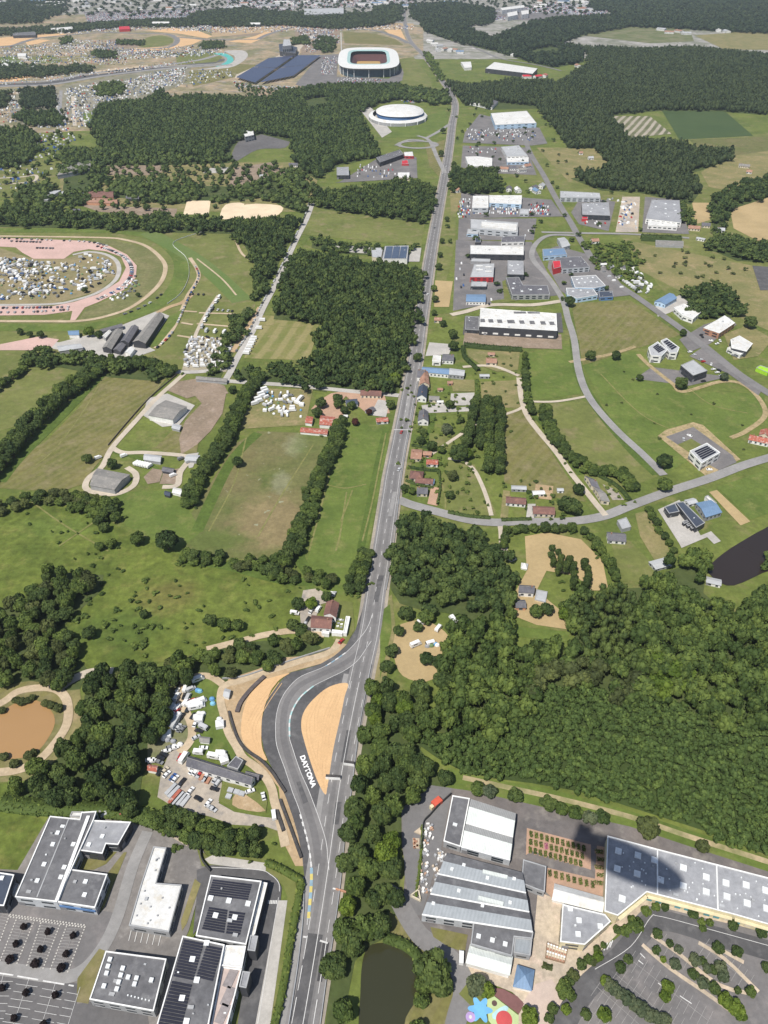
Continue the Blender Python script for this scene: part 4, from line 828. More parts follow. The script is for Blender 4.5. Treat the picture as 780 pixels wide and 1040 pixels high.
# ---------- woods (masses) ----------
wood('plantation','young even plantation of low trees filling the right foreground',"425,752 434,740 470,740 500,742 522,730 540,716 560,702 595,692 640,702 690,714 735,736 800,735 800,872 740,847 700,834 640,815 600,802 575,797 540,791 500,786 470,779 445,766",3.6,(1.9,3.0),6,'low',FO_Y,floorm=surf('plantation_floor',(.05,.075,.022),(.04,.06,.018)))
wood('mixed_wood','tall mixed wood with light and dark crowns left of the peat pond',"456,642 470,624 510,624 520,645 545,652 580,655 588,630 586,600 600,602 626,602 640,587 666,586 680,570 710,562 720,576 718,592 735,606 752,612 765,602 785,586 800,582 800,734 735,734 690,712 640,700 596,690 560,700 535,714 520,728 500,740 470,736 438,732 446,692 462,660",6.9,(3.4,6.0),14,0,FO_M,holes=("672,575 690,565 705,575 715,600 735,612 712,612 700,600","588,604 640,592 646,640 642,676 588,664","548,670 600,672 640,684 648,702 600,690 560,698 540,704"))
wood('poplar_plantation','dark even stand of poplars inside the tall mixed wood',"588,604 640,592 646,640 642,676 588,664",5.2,(2.4,3.6),15,'tall',FO_D)
wood('broadleaf_wood','band of olive-brown crowns along the top of the young plantation',"548,670 600,672 640,684 648,702 600,690 560,698 540,704",8,(4,6),13,0,FO_O)
wood('broadleaf_wood','dense dark wood wedge beside the straight road above the caravan clearing',"403,522 430,519 460,526 490,536 505,551 510,566 525,582 523,611 508,622 480,622 455,614 440,612 425,610 406,604 397,590 396,560 400,540",7.2,(3.8,5.4),12,0,FO_D)
wood('broadleaf_wood','large dark wood left of the straight road beside the hay field',"295,260 306,254 330,256 360,262 400,266 429,272 427,292 423,322 416,352 410,376 403,392 380,391 345,388 318,384 316,366 327,323 300,319 277,317 285,288",6.8,(3.6,5.4),13,1,FO_D,holes=())
wood('tree_belt','belt of dark trees at the foot of the hay field',"246,366 262,372 318,368 332,392 300,388 240,379",8,(4,5.5),10,1,FO_D)
wood('broadleaf_wood','wood left of the lane above the racecourse corner',"232,224 262,222 290,218 303,222 294,240 279,268 266,296 256,299 259,264 248,244 240,238",6.8,(3.6,5.2),12,1,FO_D)
wood('tree_belt','belt of trees along the lane beside the campers',"247,308 258,312 244,338 234,358 222,380 208,380 220,350 236,328",7,(4,5.4),9,1,FO_D)
wood('tree_belt','long dark belt of trees along the top of the racecourse',"-60,212 60,214 150,217 240,220 246,232 150,230 60,226 -60,224",9,(4.5,6.5),12,1,FO_D)
wood('broadleaf_wood','wood above the green field left of the straight road',"318,188 340,193 380,186 428,181 443,188 440,208 432,221 380,214 330,207 316,203",8.5,(4.4,6.4),13,1,FO_D)
wood('tree_belt','hedge trees along the foot of the green field',"318,238 345,244 378,248 428,250 428,256 380,256 340,254 316,248",8,(3.5,5),7,1,FO_D)
wood('broadleaf_wood','broad wood around the oval dirt track below the stadium',"100,106 150,100 162,90 172,98 200,96 240,98 268,98 284,92 330,85 390,85 410,86 412,97 385,102 364,111 372,134 386,155 345,163 322,178 300,164 296,140 265,132 240,140 230,158 180,154 130,159 105,150 92,126",7.6,(3.5,5.4),12,2,FO_D,holes=("225,160 233,143 262,132 296,138 294,153 262,158","308,98 330,95 335,105 312,110"))
wood('broadleaf_wood','left wood between the circuit and the far campsite',"-80,130 0,130 20,127 36,134 38,148 26,164 -80,172",8,(3.4,5.4),12,2,FO_D)
wood('tree_belt','strip of trees above the left wood',"12,112 60,112 64,124 40,126 20,123",8,(3.4,5.2),11,2,FO_D,floor=False)
wood('tree_belt','square grove beside the far campsite avenue',"20,90 54,88 55,107 22,108",8,(3.4,5.2),11,2,FO_P,floor=False)
wood('tree_belt','grove at the left edge below the circuit straight',"-80,93 8,93 6,106 -80,110",8,(3.6,5.4),11,2,FO_P,floor=False)
wood('broadleaf_wood','wood above the campsite around the stables',"60,150 104,150 180,157 238,158 232,162 160,164 108,164 100,200 60,206 64,180",10.5,(4.5,6.5),10,2,FO_D,holes=("60,178 90,172 96,190 60,196",))
wood('tree_belt','tree belt between the sandy riding arenas and paddocks',"110,180 160,178 182,184 240,186 262,182 296,170 312,180 310,214 286,206 270,196 240,200 205,202 170,204 115,196",10.5,(4.2,6),9,2,FO_D,holes=("205,184 240,184 240,200 205,202","270,184 285,184 280,198 262,196"))
wood('pine_forest','wide dark pine forest in the upper right',"452,82 480,86 520,80 570,82 602,62 594,47 660,49 700,47 790,56 900,60 900,110 770,112 735,109 672,108 618,114 640,139 690,143 705,150 742,151 742,158 700,172 712,190 703,202 690,199 650,190 612,188 580,176 602,172 622,164 604,146 578,146 562,124 547,106 500,107 472,103 463,92",7.6,(3.1,4.7),13,2,FO_P,holes=("500,100 545,104 552,122 500,118",))
wood('pine_forest','pine forest beyond the white works roof at the top right',"428,18 470,26 500,38 540,22 560,18 640,13 700,20 790,18 900,18 900,36 760,31 700,27 640,25 590,34 562,43 590,46 592,60 562,65 540,60 500,48 470,42 440,32 430,28",13,(5.5,8),15,2,FO_P,holes=("500,8 540,6 545,18 505,22","536,48 566,44 570,52 540,54"))
wood('pine_forest','farthest pine forest along the top edge of the photo',"600,0 760,-8 1000,-12 1000,20 700,18 640,12 600,8",17,(7,10),15,2,FO_P)
wood('broadleaf_wood','grove between the straight road and the white car showroom',"459,172 480,170 506,170 508,189 482,195 459,190",8,(4.5,6),12,1,FO_D)
wood('tree_belt','tree belt between the two straw-coloured fields at the right',"724,196 745,188 780,176 800,172 800,186 780,196 748,206 736,222 736,236 727,232 722,210",9,(4.5,6.5),12,1,FO_D)
wood('tree_belt','dark belt below the straw-coloured field at the right edge',"722,236 760,240 800,246 800,262 750,260 716,246",9,(4.5,6.5),10,1,FO_D)
wood('broadleaf_wood','grove behind the white workshops at the right',"692,307 697,290 721,284 741,296 754,300 754,312 746,317 726,319 715,318",7.5,(4,6),10,1,FO_D)
wood('shrubs','overgrown gardens between the road and the scrubland',"592,246 625,244 650,252 652,272 640,284 612,276 598,262",9,(2.8,4.8),6,1,FO_M,floor=False)
wood('shrubs','scrub and bushes on the rough ground at the right',"655,252 700,250 770,264 760,290 690,280 662,290",22,(2.2,3.6),4,1,FO_O,floor=False)
wood('tree_belt','trees at the right of the builders yard',"690,204 703,206 702,228 690,226",7,(4,5),9,1,FO_D,floor=False)
wood('broadleaf_wood','trees between the stadium and the round arena',"345,86 400,86 455,92 458,104 430,102 400,98 380,102 350,100",10,(5,7),11,2,FO_D,floor=False)
wood('tree_belt','hedge of trees along the road opposite the stadium',"430,52 436,52 452,80 446,82",8,(3.5,4.6),7,2,FO_M,floor=False)
wood('tree_belt','tree belts between the town and the circuit',"200,12 240,8 330,14 392,12 394,24 340,28 290,24 230,26 180,22",13,(6,8.5),12,2,FO_P,floor=False)
wood('tree_belt','tree belt below the town car parks',"-60,30 20,28 70,24 130,20 190,18 200,26 130,26 60,32 -60,38",13,(5,8),10,2,FO_P,floor=False)
wood('tree_belt','dark tree line left of the circuit straight',"-60,66 0,64 40,66 90,66 94,71 40,76 -60,82",12,(5,7),10,2,FO_P,floor=False)
wood('tree_belt','trees at the edge of town in the upper left corner',"-60,4 30,0 66,0 64,10 40,22 -60,24",18,(6,9),11,2,FO_P,floor=False)
wood('tree_belt','clumps of trees among the far campsite',"98,86 115,82 128,86 122,94 100,96",10,(5,6.5),9,2,FO_D,floor=False)
wood('tree_belt','trees above the crossroads at the top of the straight road',"416,4 460,2 500,8 500,22 470,26 430,22 418,16",14,(6,9),14,2,FO_P,floor=False)
wood('tree_belt','trees left of the crossroads at the top of the straight road',"380,6 408,4 406,20 392,24 380,20",14,(6,9),14,2,FO_P,floor=False)
wood('tree_belt','tree clumps along the lower circuit straight',"62,38 72,36 72,42 62,44",9,(4,6),8,2,FO_D,floor=False)
wood('tree_belt','row of trees inside the gravel loop',"118,40 146,41 146,45 120,44",9,(4,6),8,2,FO_D,floor=False)
wood('tree_belt','trees below the gravel loop',"94,50 118,52 116,58 94,57",11,(4.5,6.5),9,2,FO_D,floor=False)
wood('tree_belt','trees between gravel loop and upper straight',"204,42 226,41 228,48 206,49",10,(4,6),8,2,FO_D,floor=False)
wood('tree_belt','trees around the concrete tower',"296,38 312,36 314,44 298,44",9,(4.5,6.5),9,2,FO_D,floor=False)
wood('tree_belt','trees left of the stadium mast',"324,36 340,38 340,52 328,52 316,46",13,(4.5,6.5),9,2,FO_D,floor=False)
wood('tree_belt','trees scattered between stables and riding arenas',"100,162 330,166 314,212 290,206 60,212 64,196 96,188",17,(3.4,5.2),8,2,FO_D,floor=False,holes=("182,198 218,198 216,222 180,222","220,202 290,203 286,228 218,228"))
wood('tree_belt','bushes below the solar canopies',"236,84 262,88 300,90 340,84 340,90 250,96",14,(3,4.6),6,2,FO_D,floor=False)
wood('tree_belt','garden trees scattered through the retail estate',"470,110 556,108 640,240 640,300 560,300 470,300",46,(3,4.4),6,1,FO_D,floor=False)
wood('tree_belt','bushes along the edges of the far campsites',"0,130 60,130 100,150 100,205 0,205",30,(3.5,5.5),8,2,FO_D,floor=False)
wood('town_trees','scattered trees among the roofs of the far town',"-60,-6 420,-8 600,-8 600,16 420,12 -60,16",55,(7,10),10,2,FO_P,floor=False)
wood('tree_belt','trees around the chain restaurants by the roundabout',"346,130 362,125 374,135 372,150 356,158 345,156",9,(4,6),9,2,FO_D,floor=False)
wood('shrubs','bushes scattered over the lush meadow by the thicket',"60,560 110,590 150,600 160,650 100,670 80,640",14,(1.6,3.2),3,1,FO_M,floor=False)
wood('light_grove','cluster of light green crowns at the top right corner of the plantation',"655,668 690,672 700,690 706,712 690,714 650,700",7.5,(4,6),13,0,FO_L,floor=False)
wood('tree_belt','trees at the edge of the plantation and peat pond',"760,575 800,545 800,590 770,600",8,(3.6,5),8,1,FO_M,floor=False)
wood('tree_belt','trees between racecourse barns and the light meadow',"20,352 60,356 100,362 160,364 178,372 160,380 110,376 60,366 20,366",8.5,(4.5,6.5),12,1,FO_D)
wood('tree_belt','trees left of the paddock lane',"0,205 60,206 64,214 0,214",10,(4.5,6),10,2,FO_D,floor=False)
wood('tree_belt','trees in the pasture left of the stables',"12,192 48,184 56,200 20,208",11,(5,7),10,2,FO_D,floor=False)
# ================= buildings =================
def metal(key,c,ang=0,w=1.0,k=.35,**kw): return surf(key,c,tuple(x*.88 for x in c),big=.06,fine=.5,fa=.12,stripe=(ang,w,tuple(x*.72 for x in c),k),rough=.55,spec=.3,**kw)
RM={'dk':surf('roof_dark',(.145,.145,.152),(.11,.11,.117),big=.07,fine=.5,fa=.16,mid=.16,c3=(.175,.175,.18)),
'gr':surf('roof_grey',(.30,.305,.32),(.245,.25,.265),big=.06,fine=.5,fa=.14,mid=.14,c3=(.31,.315,.325)),
'lg':surf('roof_pale',(.40,.41,.42),(.34,.35,.36),big=.08,fine=.6,fa=.12),
'wh':surf('roof_white',(.62,.62,.605),(.54,.54,.525),big=.08,fine=.6,fa=.1,mid=.1,c3=(.50,.47,.41)),
'bl':metal('roof_blue',(.16,.25,.38),80,1.2), 'db':surf('roof_slate_blue',(.06,.075,.105),(.05,.06,.085),fa=.15),
'sl':surf('roof_slate',(.135,.132,.145),(.10,.10,.115),big=.15,fine=1.0,fa=.25,c3=(.14,.14,.145)),
'tc':surf('roof_tile',(.33,.19,.135),(.27,.155,.11),big=.15,fine=1.2,fa=.25,c3=(.40,.26,.20)),
'br':surf('roof_brown',(.19,.10,.082),(.145,.08,.07),big=.15,fine=1.2,fa=.25,c3=(.24,.13,.10)),
'fc':surf('roof_fibre',(.23,.22,.205),(.185,.18,.17),big=.12,fine=.8,fa=.22,c3=(.29,.27,.245)),
'rs':surf('roof_rust',(.36,.11,.075),(.30,.10,.07),big=.2,fine=1,fa=.25,c3=(.48,.40,.36)),
'rd':flat('panel_red',(.52,.035,.05)),'gn':flat('sign_green',(.35,.62,.04)),'mt':metal('roof_metal',(.30,.325,.345),70,1.4),'mg':metal('roof_fibre_pale',(.36,.36,.35),100,1.0,.55),'gw':metal('roof_glass_white',(.60,.635,.605),100,1.1,.3)}
WM={'wh':flat('wall_white',(.76,.75,.72)),'cr':flat('wall_cream',(.62,.55,.42)),'gr':flat('wall_grey',(.33,.335,.34)),'dk':flat('wall_dark',(.055,.057,.065)),'lb':flat('wall_pale_blue',(.42,.56,.70)),
'rd':flat('wall_red',(.50,.04,.045)),'br':flat('wall_brick',(.38,.20,.13)),'mt':flat('wall_metal',(.46,.48,.50)),'ye':flat('wall_yellow',(.62,.55,.36)),'bl':flat('wall_blue',(.10,.20,.40)),'tc':flat('wall_terracotta',(.50,.27,.17)),'gn':flat('wall_lime',(.35,.62,.04)),'lg':flat('wall_pale',(.45,.45,.45))}
GLS=flat('window_glass',(.03,.04,.05),rough=.12,spec=.6,fa=.02); SKY=flat('skylight_plastic',(.72,.74,.74),rough=.4); TRIM=flat('trim_white',(.78,.78,.76)); TRG=flat('trim_grey',(.35,.355,.36)); CHM=flat('chimney_brick',(.30,.17,.12)); DOOR=flat('door_paint',(.22,.22,.23)); TEAG=flat('teal_glass',(.10,.30,.33),rough=.25)
PVM=surf('solar_cells',(.016,.018,.032),(.012,.014,.026),big=.1,fine=.8,fa=.2,rough=.55,spec=.15); 
def ccw(p):
    a=sum(p[i].x*p[(i+1)%len(p)].y-p[(i+1)%len(p)].x*p[i].y for i in range(len(p)))
    return p if a>0 else p[::-1]
def inset(p,d):
    """move every edge of a ccw polygon inwards by d"""
    n=len(p); out=[]
    for i in range(n):
        a,b,c=p[i-1],p[i],p[(i+1)%n]
        u=(b-a).normalized(); v=(c-b).normalized(); n1=Vector((-u.y,u.x,0)); n2=Vector((-v.y,v.x,0))
        m=n1+n2; k=m.dot(n1)
        out.append(b+m*(d/max(k,.45)))
    return out
def windows(root,p,H,n_per=None,hz=1.3,z=None,glass=GLS,frac=.55,spacing=4.5,doors=True):
    """one window part per opening on every wall that looks towards the camera side"""
    n=len(p); c=sum((Vector((q.x,q.y,0)) for q in p),Vector())/n
    rows=[z] if z is not None else ([H*.5] if H<5.2 else ([1.6,H-1.9] if H<10 else [1.8,H*.5,H-2]))
    for i in range(n):
        a,b=p[i],p[(i+1)%n]; e=b-a; L=Vector((e.x,e.y,0)).length
        if L<3: continue
        t=Vector((e.x,e.y,0)).normalized(); nn=Vector((t.y,-t.x,0))
        if nn.dot(Vector((-c.x,-c.y,0)).normalized())<-.15: continue
        k=n_per or max(1,min(7,int(L/spacing)))
        for zi in rows:
            for j in range(k):
                m=a+e*((j+.5)/k); wdt=min(L/k*frac,5)
                mb=MB(); mb.box((m.x+nn.x*.02,m.y+nn.y*.02,zi-hz/2),wdt,.12,hz,math.atan2(t.y,t.x)); wo_=mb.build('window',glass,root)
                if L/k*frac<4 and c.length<620:
                    mb=MB(); mb.box((m.x+nn.x*.08,m.y+nn.y*.08,zi-hz/2-.12),wdt+.3,.22,.1,math.atan2(t.y,t.x)); mb.build('sill',TRG,root).parent=wo_
        if doors and L>7:
            m=a+e*(.08 if k>1 else .25); mb=MB(); mb.box((m.x+nn.x*.02,m.y+nn.y*.02,0),1.2 if H<5.2 else 2.6,.14,2.1 if H<5.2 else 3.0,math.atan2(t.y,t.x)); mb.build('door',DOOR,root)
def boxpart(root,name,px,sz,H,mat,h=.5,rz=0,sy=None):
    c=P(px[0],px[1],H); mb=MB(); mb.box((c.x,c.y,H-.05),sz,sy or sz,h,rz); return mb.build(name,mat,root)
def flatb(name,label,cat,outline,H,roof='gr',wall='gr',sky=(),trim=None,win=True,group=None,par=.45,skysz=1.7,skyn='skylight',pts=None,spacing=6,glass=GLS,z=None,hz=1.2,frac=.6,doors=True):
    p=ccw(PS(outline,H) if pts is None else pts); c=sum(p,Vector())/len(p)
    root=empty(name,(c.x,c.y,0),label,cat,group)
    mb=MB(); mb.prism(p,0,H-.05,top=False); mb.build('wall',WM[wall],root)
    q=inset(p,.38); mb=MB(); mb.tess([(v.x,v.y,H-.22) for v in q]); ro=mb.build('roof',RM[roof],root)
    mb=MB(); n=len(p); o=inset(p,-.08)
    vs=[(v.x,v.y,H-.06) for v in o]+[(v.x,v.y,H+par*.5) for v in o]+[(v.x,v.y,H+par*.5) for v in q]+[(v.x,v.y,H-.3) for v in q]
    mb.add(vs,[[i+k*n,(i+1)%n+k*n,(i+1)%n+(k+1)*n,i+(k+1)*n] for k in range(3) for i in range(n)]); mb.build('parapet',trim or TRG,root)
    e=(p[1]-p[0]); rz=math.atan2(e.y,e.x)
    for s in sky: boxpart(root,skyn,s,skysz,H-.2,SKY,.55,rz).parent=ro
    if win: windows(root,p,H,spacing=spacing,glass=glass,z=z,hz=hz,frac=frac,doors=doors)
    A=abs(sum(p[i].x*p[(i+1)%n].y-p[(i+1)%n].x*p[i].y for i in range(n)))/2
    if A>150:
        lo=[min(v.x for v in p),min(v.y for v in p)]; hi=[max(v.x for v in p),max(v.y for v in p)]; k=0; t=0; qi=inset(p,1.5); st=random.getstate(); random.seed(int(c.x*7+c.y))
        while k<min(14,int(A/110)) and t<90:
            t+=1; x=random.uniform(lo[0],hi[0]); y=random.uniform(lo[1],hi[1])
            if inpoly(x,y,qi):
                mb=MB(); sz=random.choice([.4,.5,.6,1.2]); mb.box((x,y,H-.25),sz*random.uniform(1,2),sz,random.uniform(.35,1.0),rz); mb.build('roof_unit',random.choice([SKY,TRG,RM['lg']]),root).parent=ro; k+=1
        random.setstate(st)
    return root
def gableb(name,label,cat,outline,H,rh,roof='sl',wall='cr',group=None,win=True,pts=None,over=.35,chim=False,roof2=None,hip=0,sky=()):
    p=PS(outline,H) if pts is None else pts           # p0->p1 is parallel to the ridge
    a=sum(p[i].x*p[(i+1)%4].y-p[(i+1)%4].x*p[i].y for i in range(4))
    if a<0: p=[p[1],p[0],p[3],p[2]]
    c=sum(p,Vector())/4; root=empty(name,(c.x,c.y,0),label,cat,group)
    r0=(p[0]+p[3])/2; r1=(p[1]+p[2])/2; ax=(r1-r0).normalized(); L=(r1-r0).length
    w0=[Vector((v.x,v.y,0)) for v in p]; mb=MB(); mb.prism(p,0,H-.02,top=False)
    if not hip:
        for i,j,r in ((3,0,r0),(1,2,r1)): mb.add([(p[i].x,p[i].y,H-.02),(p[j].x,p[j].y,H-.02),(r.x,r.y,H+rh-.05)],[[0,1,2]])
    mb.build('wall',WM[wall],root)
    k=1+over*2/max((p[3]-p[0]).length,1)
    E=[r0+(p[0]-r0)*k-ax*over, r1+(p[1]-r1)*k+ax*over, r1+(p[2]-r1)*k+ax*over, r0+(p[3]-r0)*k-ax*over]
    dz=-rh*(k-1)
    ins=hip*L; ra=r0+ax*(ins-(0 if hip else over)); rb=r1-ax*(ins-(0 if hip else over))
    z0=H+dz; z1=H+rh; t=.16
    def sl(q,mats):
        mb=MB(); n=len(q); mb.add(q+[(x,y,z-t) for x,y,z in q],[list(range(n)),list(range(2*n-1,n-1,-1))]+[[i,i+n,(i+1)%n+n,(i+1)%n] for i in range(n)]); return mb
    A=[(E[0].x,E[0].y,z0),(E[1].x,E[1].y,z0),(rb.x,rb.y,z1),(ra.x,ra.y,z1)]
    B=[(E[2].x,E[2].y,z0),(E[3].x,E[3].y,z0),(ra.x,ra.y,z1),(rb.x,rb.y,z1)]
    if roof2:
        m=sl(A,None); m.build('roof_slope',RM[roof],root); m=sl(B,None); m.build('roof_slope',RM[roof2],root); ro=None
    else:
        m=sl(A,None); m2=sl(B,None); m.add(m2.v,m2.f)
        if hip:
            for q in ([(E[1].x,E[1].y,z0),(E[2].x,E[2].y,z0),(rb.x,rb.y,z1)],[(E[3].x,E[3].y,z0),(E[0].x,E[0].y,z0),(ra.x,ra.y,z1)]):
                m3=sl(q,None); m.add(m3.v,m3.f)
        ro=m.build('roof',RM[roof],root)
        mb=MB(); mb.box(((ra.x+rb.x)/2,(ra.y+rb.y)/2,z1-.02),(rb-ra).length,.3,.1,math.atan2(ax.y,ax.x)); ro2=mb.build('ridge',RM['fc'] if roof in('sl','fc','dk') else RM[roof],root)
    if chim:
        q=ra.lerp(rb,.2); mb=MB(); mb.box((q.x,q.y,H+rh*.4),.8,.6,rh*.6+1.1,math.atan2(ax.y,ax.x)); cm=mb.build('chimney',CHM,root); cm.parent=ro or root
    for s in sky: boxpart(root,'skylight',s,1.2,H+rh*.55,SKY,.25)
    if win: windows(root,ccw(p),H,spacing=3.2,hz=1.2,frac=.38)
    return root
def house(x,y,L,W,ang,label,roof='sl',wall='cr',H=3.2,rh=2.2,chim=True,hip=0,name='house',cat='house',group=None,win=True):
    c=P(x,y,H); a=R(ang); u=Vector((math.cos(a),math.sin(a),0))*L/2; v=Vector((-math.sin(a),math.cos(a),0))*W/2
    return gableb(name,label,cat,None,H,rh,roof,wall,group,win,[c-u-v,c+u-v,c+u+v,c-u+v],chim=chim,hip=hip)
def panels(root,quad,H,n,name='solar_panel',mat=PVM,gap=.3,tilt=.14,split=1):
    q=PS(quad,H); 
    for k in range(n):
        t0=(k+gap/2)/n; t1=(k+1-gap/2)/n
        for s in range(split):
            a0=s/split+(.006 if s else 0); a1=(s+1)/split-.006
            def pt(t,f): return q[0].lerp(q[3],t).lerp(q[1].lerp(q[2],t),f)
            A,B,C,D=pt(t0,a0),pt(t0,a1),pt(t1,a1),pt(t1,a0)
            mb=MB(); lo=H+.1; hi=H+.1+tilt
            vs=[(A.x,A.y,hi),(B.x,B.y,hi),(C.x,C.y,lo),(D.x,D.y,lo)]
            mb.add(vs+[(x,y,z-.06) for x,y,z in vs],[[0,1,2,3],[7,6,5,4],[0,4,5,1],[1,5,6,2],[2,6,7,3],[3,7,4,0]]); mb.build(name,mat,root)
# ---------- lower left business park ----------
r=flatb('office_block','large dark flat-roofed hall with a long west edge in the lower left business park','building',"51,829 81,832 83,825 98,824 95,833 57.7,916 15.4,911",7,'dk','mt',[(58.7,846),(53.8,857.7),(74.6,857.7),(45,878),(65.4,881),(38,894.6),(62,891)],TRIM)
a,b=P(90,829,7),P(57.7,915,7); mb=MB(); mb.add([(a.x-.7,a.y,7.02),(a.x+.7,a.y,7.02),(b.x+.7,b.y,7.02),(b.x-.7,b.y,7.02),(a.x-.7,a.y,7.5),(a.x+.7,a.y,7.5),(b.x+.7,b.y,7.5),(b.x-.7,b.y,7.5)],[[4,5,1,0],[7,6,5,4],[5,6,2,1],[7,4,0,3]]); mb.build('roof_gutter',TRIM,r)
a,b=P(70,831,7),P(37,912,7); mb=MB(); mb.box(((a.x+b.x)/2,(a.y+b.y)/2,6.8),(b-a).length*.98,.5,.16,math.atan2((b-a).y,(b-a).x)); mb.build('roof_seam',TRG,r)
flatb('office_block','grey flat-roofed block with a notched corner joined to the large dark hall','building',"95.6,833.3 133,835 120,858 107.7,857 104,867 79.6,863.5",6.4,'gr','dk',[(104,849.6),(90.4,858)],TRIM)
r=flatb('office_block','dark square flat-roofed wing with blue entrance strip beside the striped car park','building',"72.3,883 109,888 96.5,922 58.5,916.2",6.4,'dk','mt',[(87,895.6),(86,909)],TRIM)
p,q=P(58.5,916.2,6.4),P(96.5,922,6.4); d=(q-p).normalized(); n=Vector((d.y,-d.x,0)); m=(p+q)/2+n*.25
mb=MB(); mb.box((m.x,m.y,3.2),(q-p).length*.96,.3,1.2,math.atan2(d.y,d.x)); mb.build('fascia_sign',WM['bl'],r)
flatb('office_block','dark flat-roofed block cut by the left edge of the photo','building',"-40,882 -2,886 14.4,888.5 4,920 -40,918",6.8,'db','dk',[(2,892)],TRIM)
flatb('shed','small white lean-to shed at the top of the large dark hall','shed',"73,824.5 84,824.5 82,829.5 71,829",3,'wh','wh',win=False)
flatb('shed','small white box at the west wall of the large dark hall','shed',"15,897 19,898 15,909 11.5,908",3,'wh','wh',win=False)
r=flatb('warehouse','long white stained roof with a narrow stem and a wide foot in the lower left','warehouse',"156,860 169,861 158.5,897 184.5,898.8 171.4,946.8 131,940 144,895.6",5,'wh','gr',[],TRG)
for s in ((147,905),(143,918),(139,930),(153,921),(165,912),(160,930),(172,922),(150,938),(161,872),(158,884)): boxpart(r,'roof_vent',s,.6,4.8,RM['gr'],.4)
r=flatb('office_block','dark flat roof with rows of small white units in the business park','building',"107.7,966 169,974 156,1027 91,1015",6,'dk','gr',[],TRIM)
for s in ((112,975),(110,982),(108.6,989),(125,984),(123,991),(121,998),(119,1005),(130.5,993),(139,994),(137,1000),(106,1002),(154,996)): boxpart(r,'roof_unit',s,1.5,5.8,SKY,1.0,-.1)
for k in range(7): boxpart(r,'roof_unit',(130+k*3.6,1011+k*.9),.5,5.8,SKY,.4)
r=flatb('office_building','northern block of the solar-roofed office with white eastern band','building',"214,889 265.5,895 250,959.3 199,950.5",8,'dk','gr',[(214,912.5),(232.5,915),(252,918),(219,930),(238.5,932)],TRIM,skysz=2)
panels(r,"216.5,893 256,898 251.5,914.5 211,909.5",8,7); panels(r,"212.5,921 231,924 227.5,948 205,944",8,9); panels(r,"233,925 249,927 243.5,950 229.5,948.5",8,8)
r=flatb('office_building','southern block of the solar-roofed office running out of the bottom edge','building',"185.6,950.6 228,959.6 203,1085 148,1080",8.5,'dk','mt',[(210,958),(195.5,974.5),(200,995.5),(185,1014),(189.5,1037.5)],TRIM,skysz=2)
panels(r,"187,954 207,958 196,996 176,992",8.5,13); panels(r,"210,960 226,963 216,997 199,993",8.5,11); panels(r,"175,996 195,1000 180,1060 156,1056",8.5,17)
flatb('office_building','white flat link roof between the two solar-roofed blocks','building',"229.3,960.4 249.7,961 245.5,983 223.3,980.6",7.4,'wh','wh',[],TRIM)
r=flatb('office_building','pinkish terrace roof with sunken rectangles beside the southern solar block','building',"225.5,982 245.3,984.6 222,1075 208,1075",6,surf and 'pk' if False else 'tc2' if False else 'lg','wh',[],TRIM)
for o in r.children:
    if o.name.startswith('roof'): o.data.materials[0]=surf('roof_terrace',(.50,.40,.36),(.44,.36,.33),fa=.12)
for s in ((234,993.6),(231.5,1012),(226,1029.6)):
    c=P(*s,6); mb=MB(); mb.box((c.x,c.y,5.6),3.4,6.4,.5,-.33); mb.build('roof_light',surf('roof_light_grey',(.30,.27,.27),fa=.3),r)
for lb,ol,h in (("grey stair block on the east side of the white link roof","254.5,950 262,951 259,966 251.5,965",9),("dark stair block lower down the east side of the solar office","246.5,986.5 254,987.5 250,1003.5 243,1002",9)): flatb('stair_block',lb,'building',ol,h,'gr','dk',[],TRG,win=False)
r=flatb('office_building','narrow white slatted gallery along the east side of the northern solar block','building',"266.5,896 271.5,897 258.5,950 251.5,958",6,'wh','dk',[],TRIM,win=False)
# junk racks beside the hall
mb=MB()
for k in range(26):
    c=P(100+random.uniform(0,30),825.5+random.uniform(0,5)); mb.box((c.x,c.y,.2),random.uniform(.8,2),random.uniform(.8,1.6),random.uniform(.6,1.8),random.uniform(0,1),k%3)
o=mb.thing('pallet_stack',[RM['fc'],RM['lg'],RM['rs']],'heap of grey and rusty pallets along the top of the notched grey block','pallets')
# ---------- yard building ----------
gableb('stable_block','long old slate-roofed building with white front facing the gravel yard','building',"193,768 258.6,788.8 254.6,796 189.5,777",4.6,2.3,'sl','wh')
flatb('shed','square dark flat annexe behind the long old slate-roofed building','shed',"239.7,768 247,772.4 241.5,781.5 230.5,778",3.6,'sl','gr',win=False)
gableb('shed','small dark shed at the end of the long old slate-roofed building','shed',"251,783 264,786.5 262,791 249.5,788",3,1.2,'sl','dk',win=False)
gableb('shed','small white-gabled shed beside the barrier above the campers','shed',"229,699.5 234,701 232,708 227,706.5",2.6,.8,'lg','wh',win=False)
gableb('shed','low grey-roofed shed in the lower part of the camping lawn','shed',"203,748 213,749 212,753.5 203,752.5",2.4,.8,'fc','wh',win=False)
gableb('shed','rusty-roofed shed at the left edge of the gravel yard','shed',"151,776.5 160,778 158.5,783 150,781.5",2.6,.9,'rs','wh',win=False)
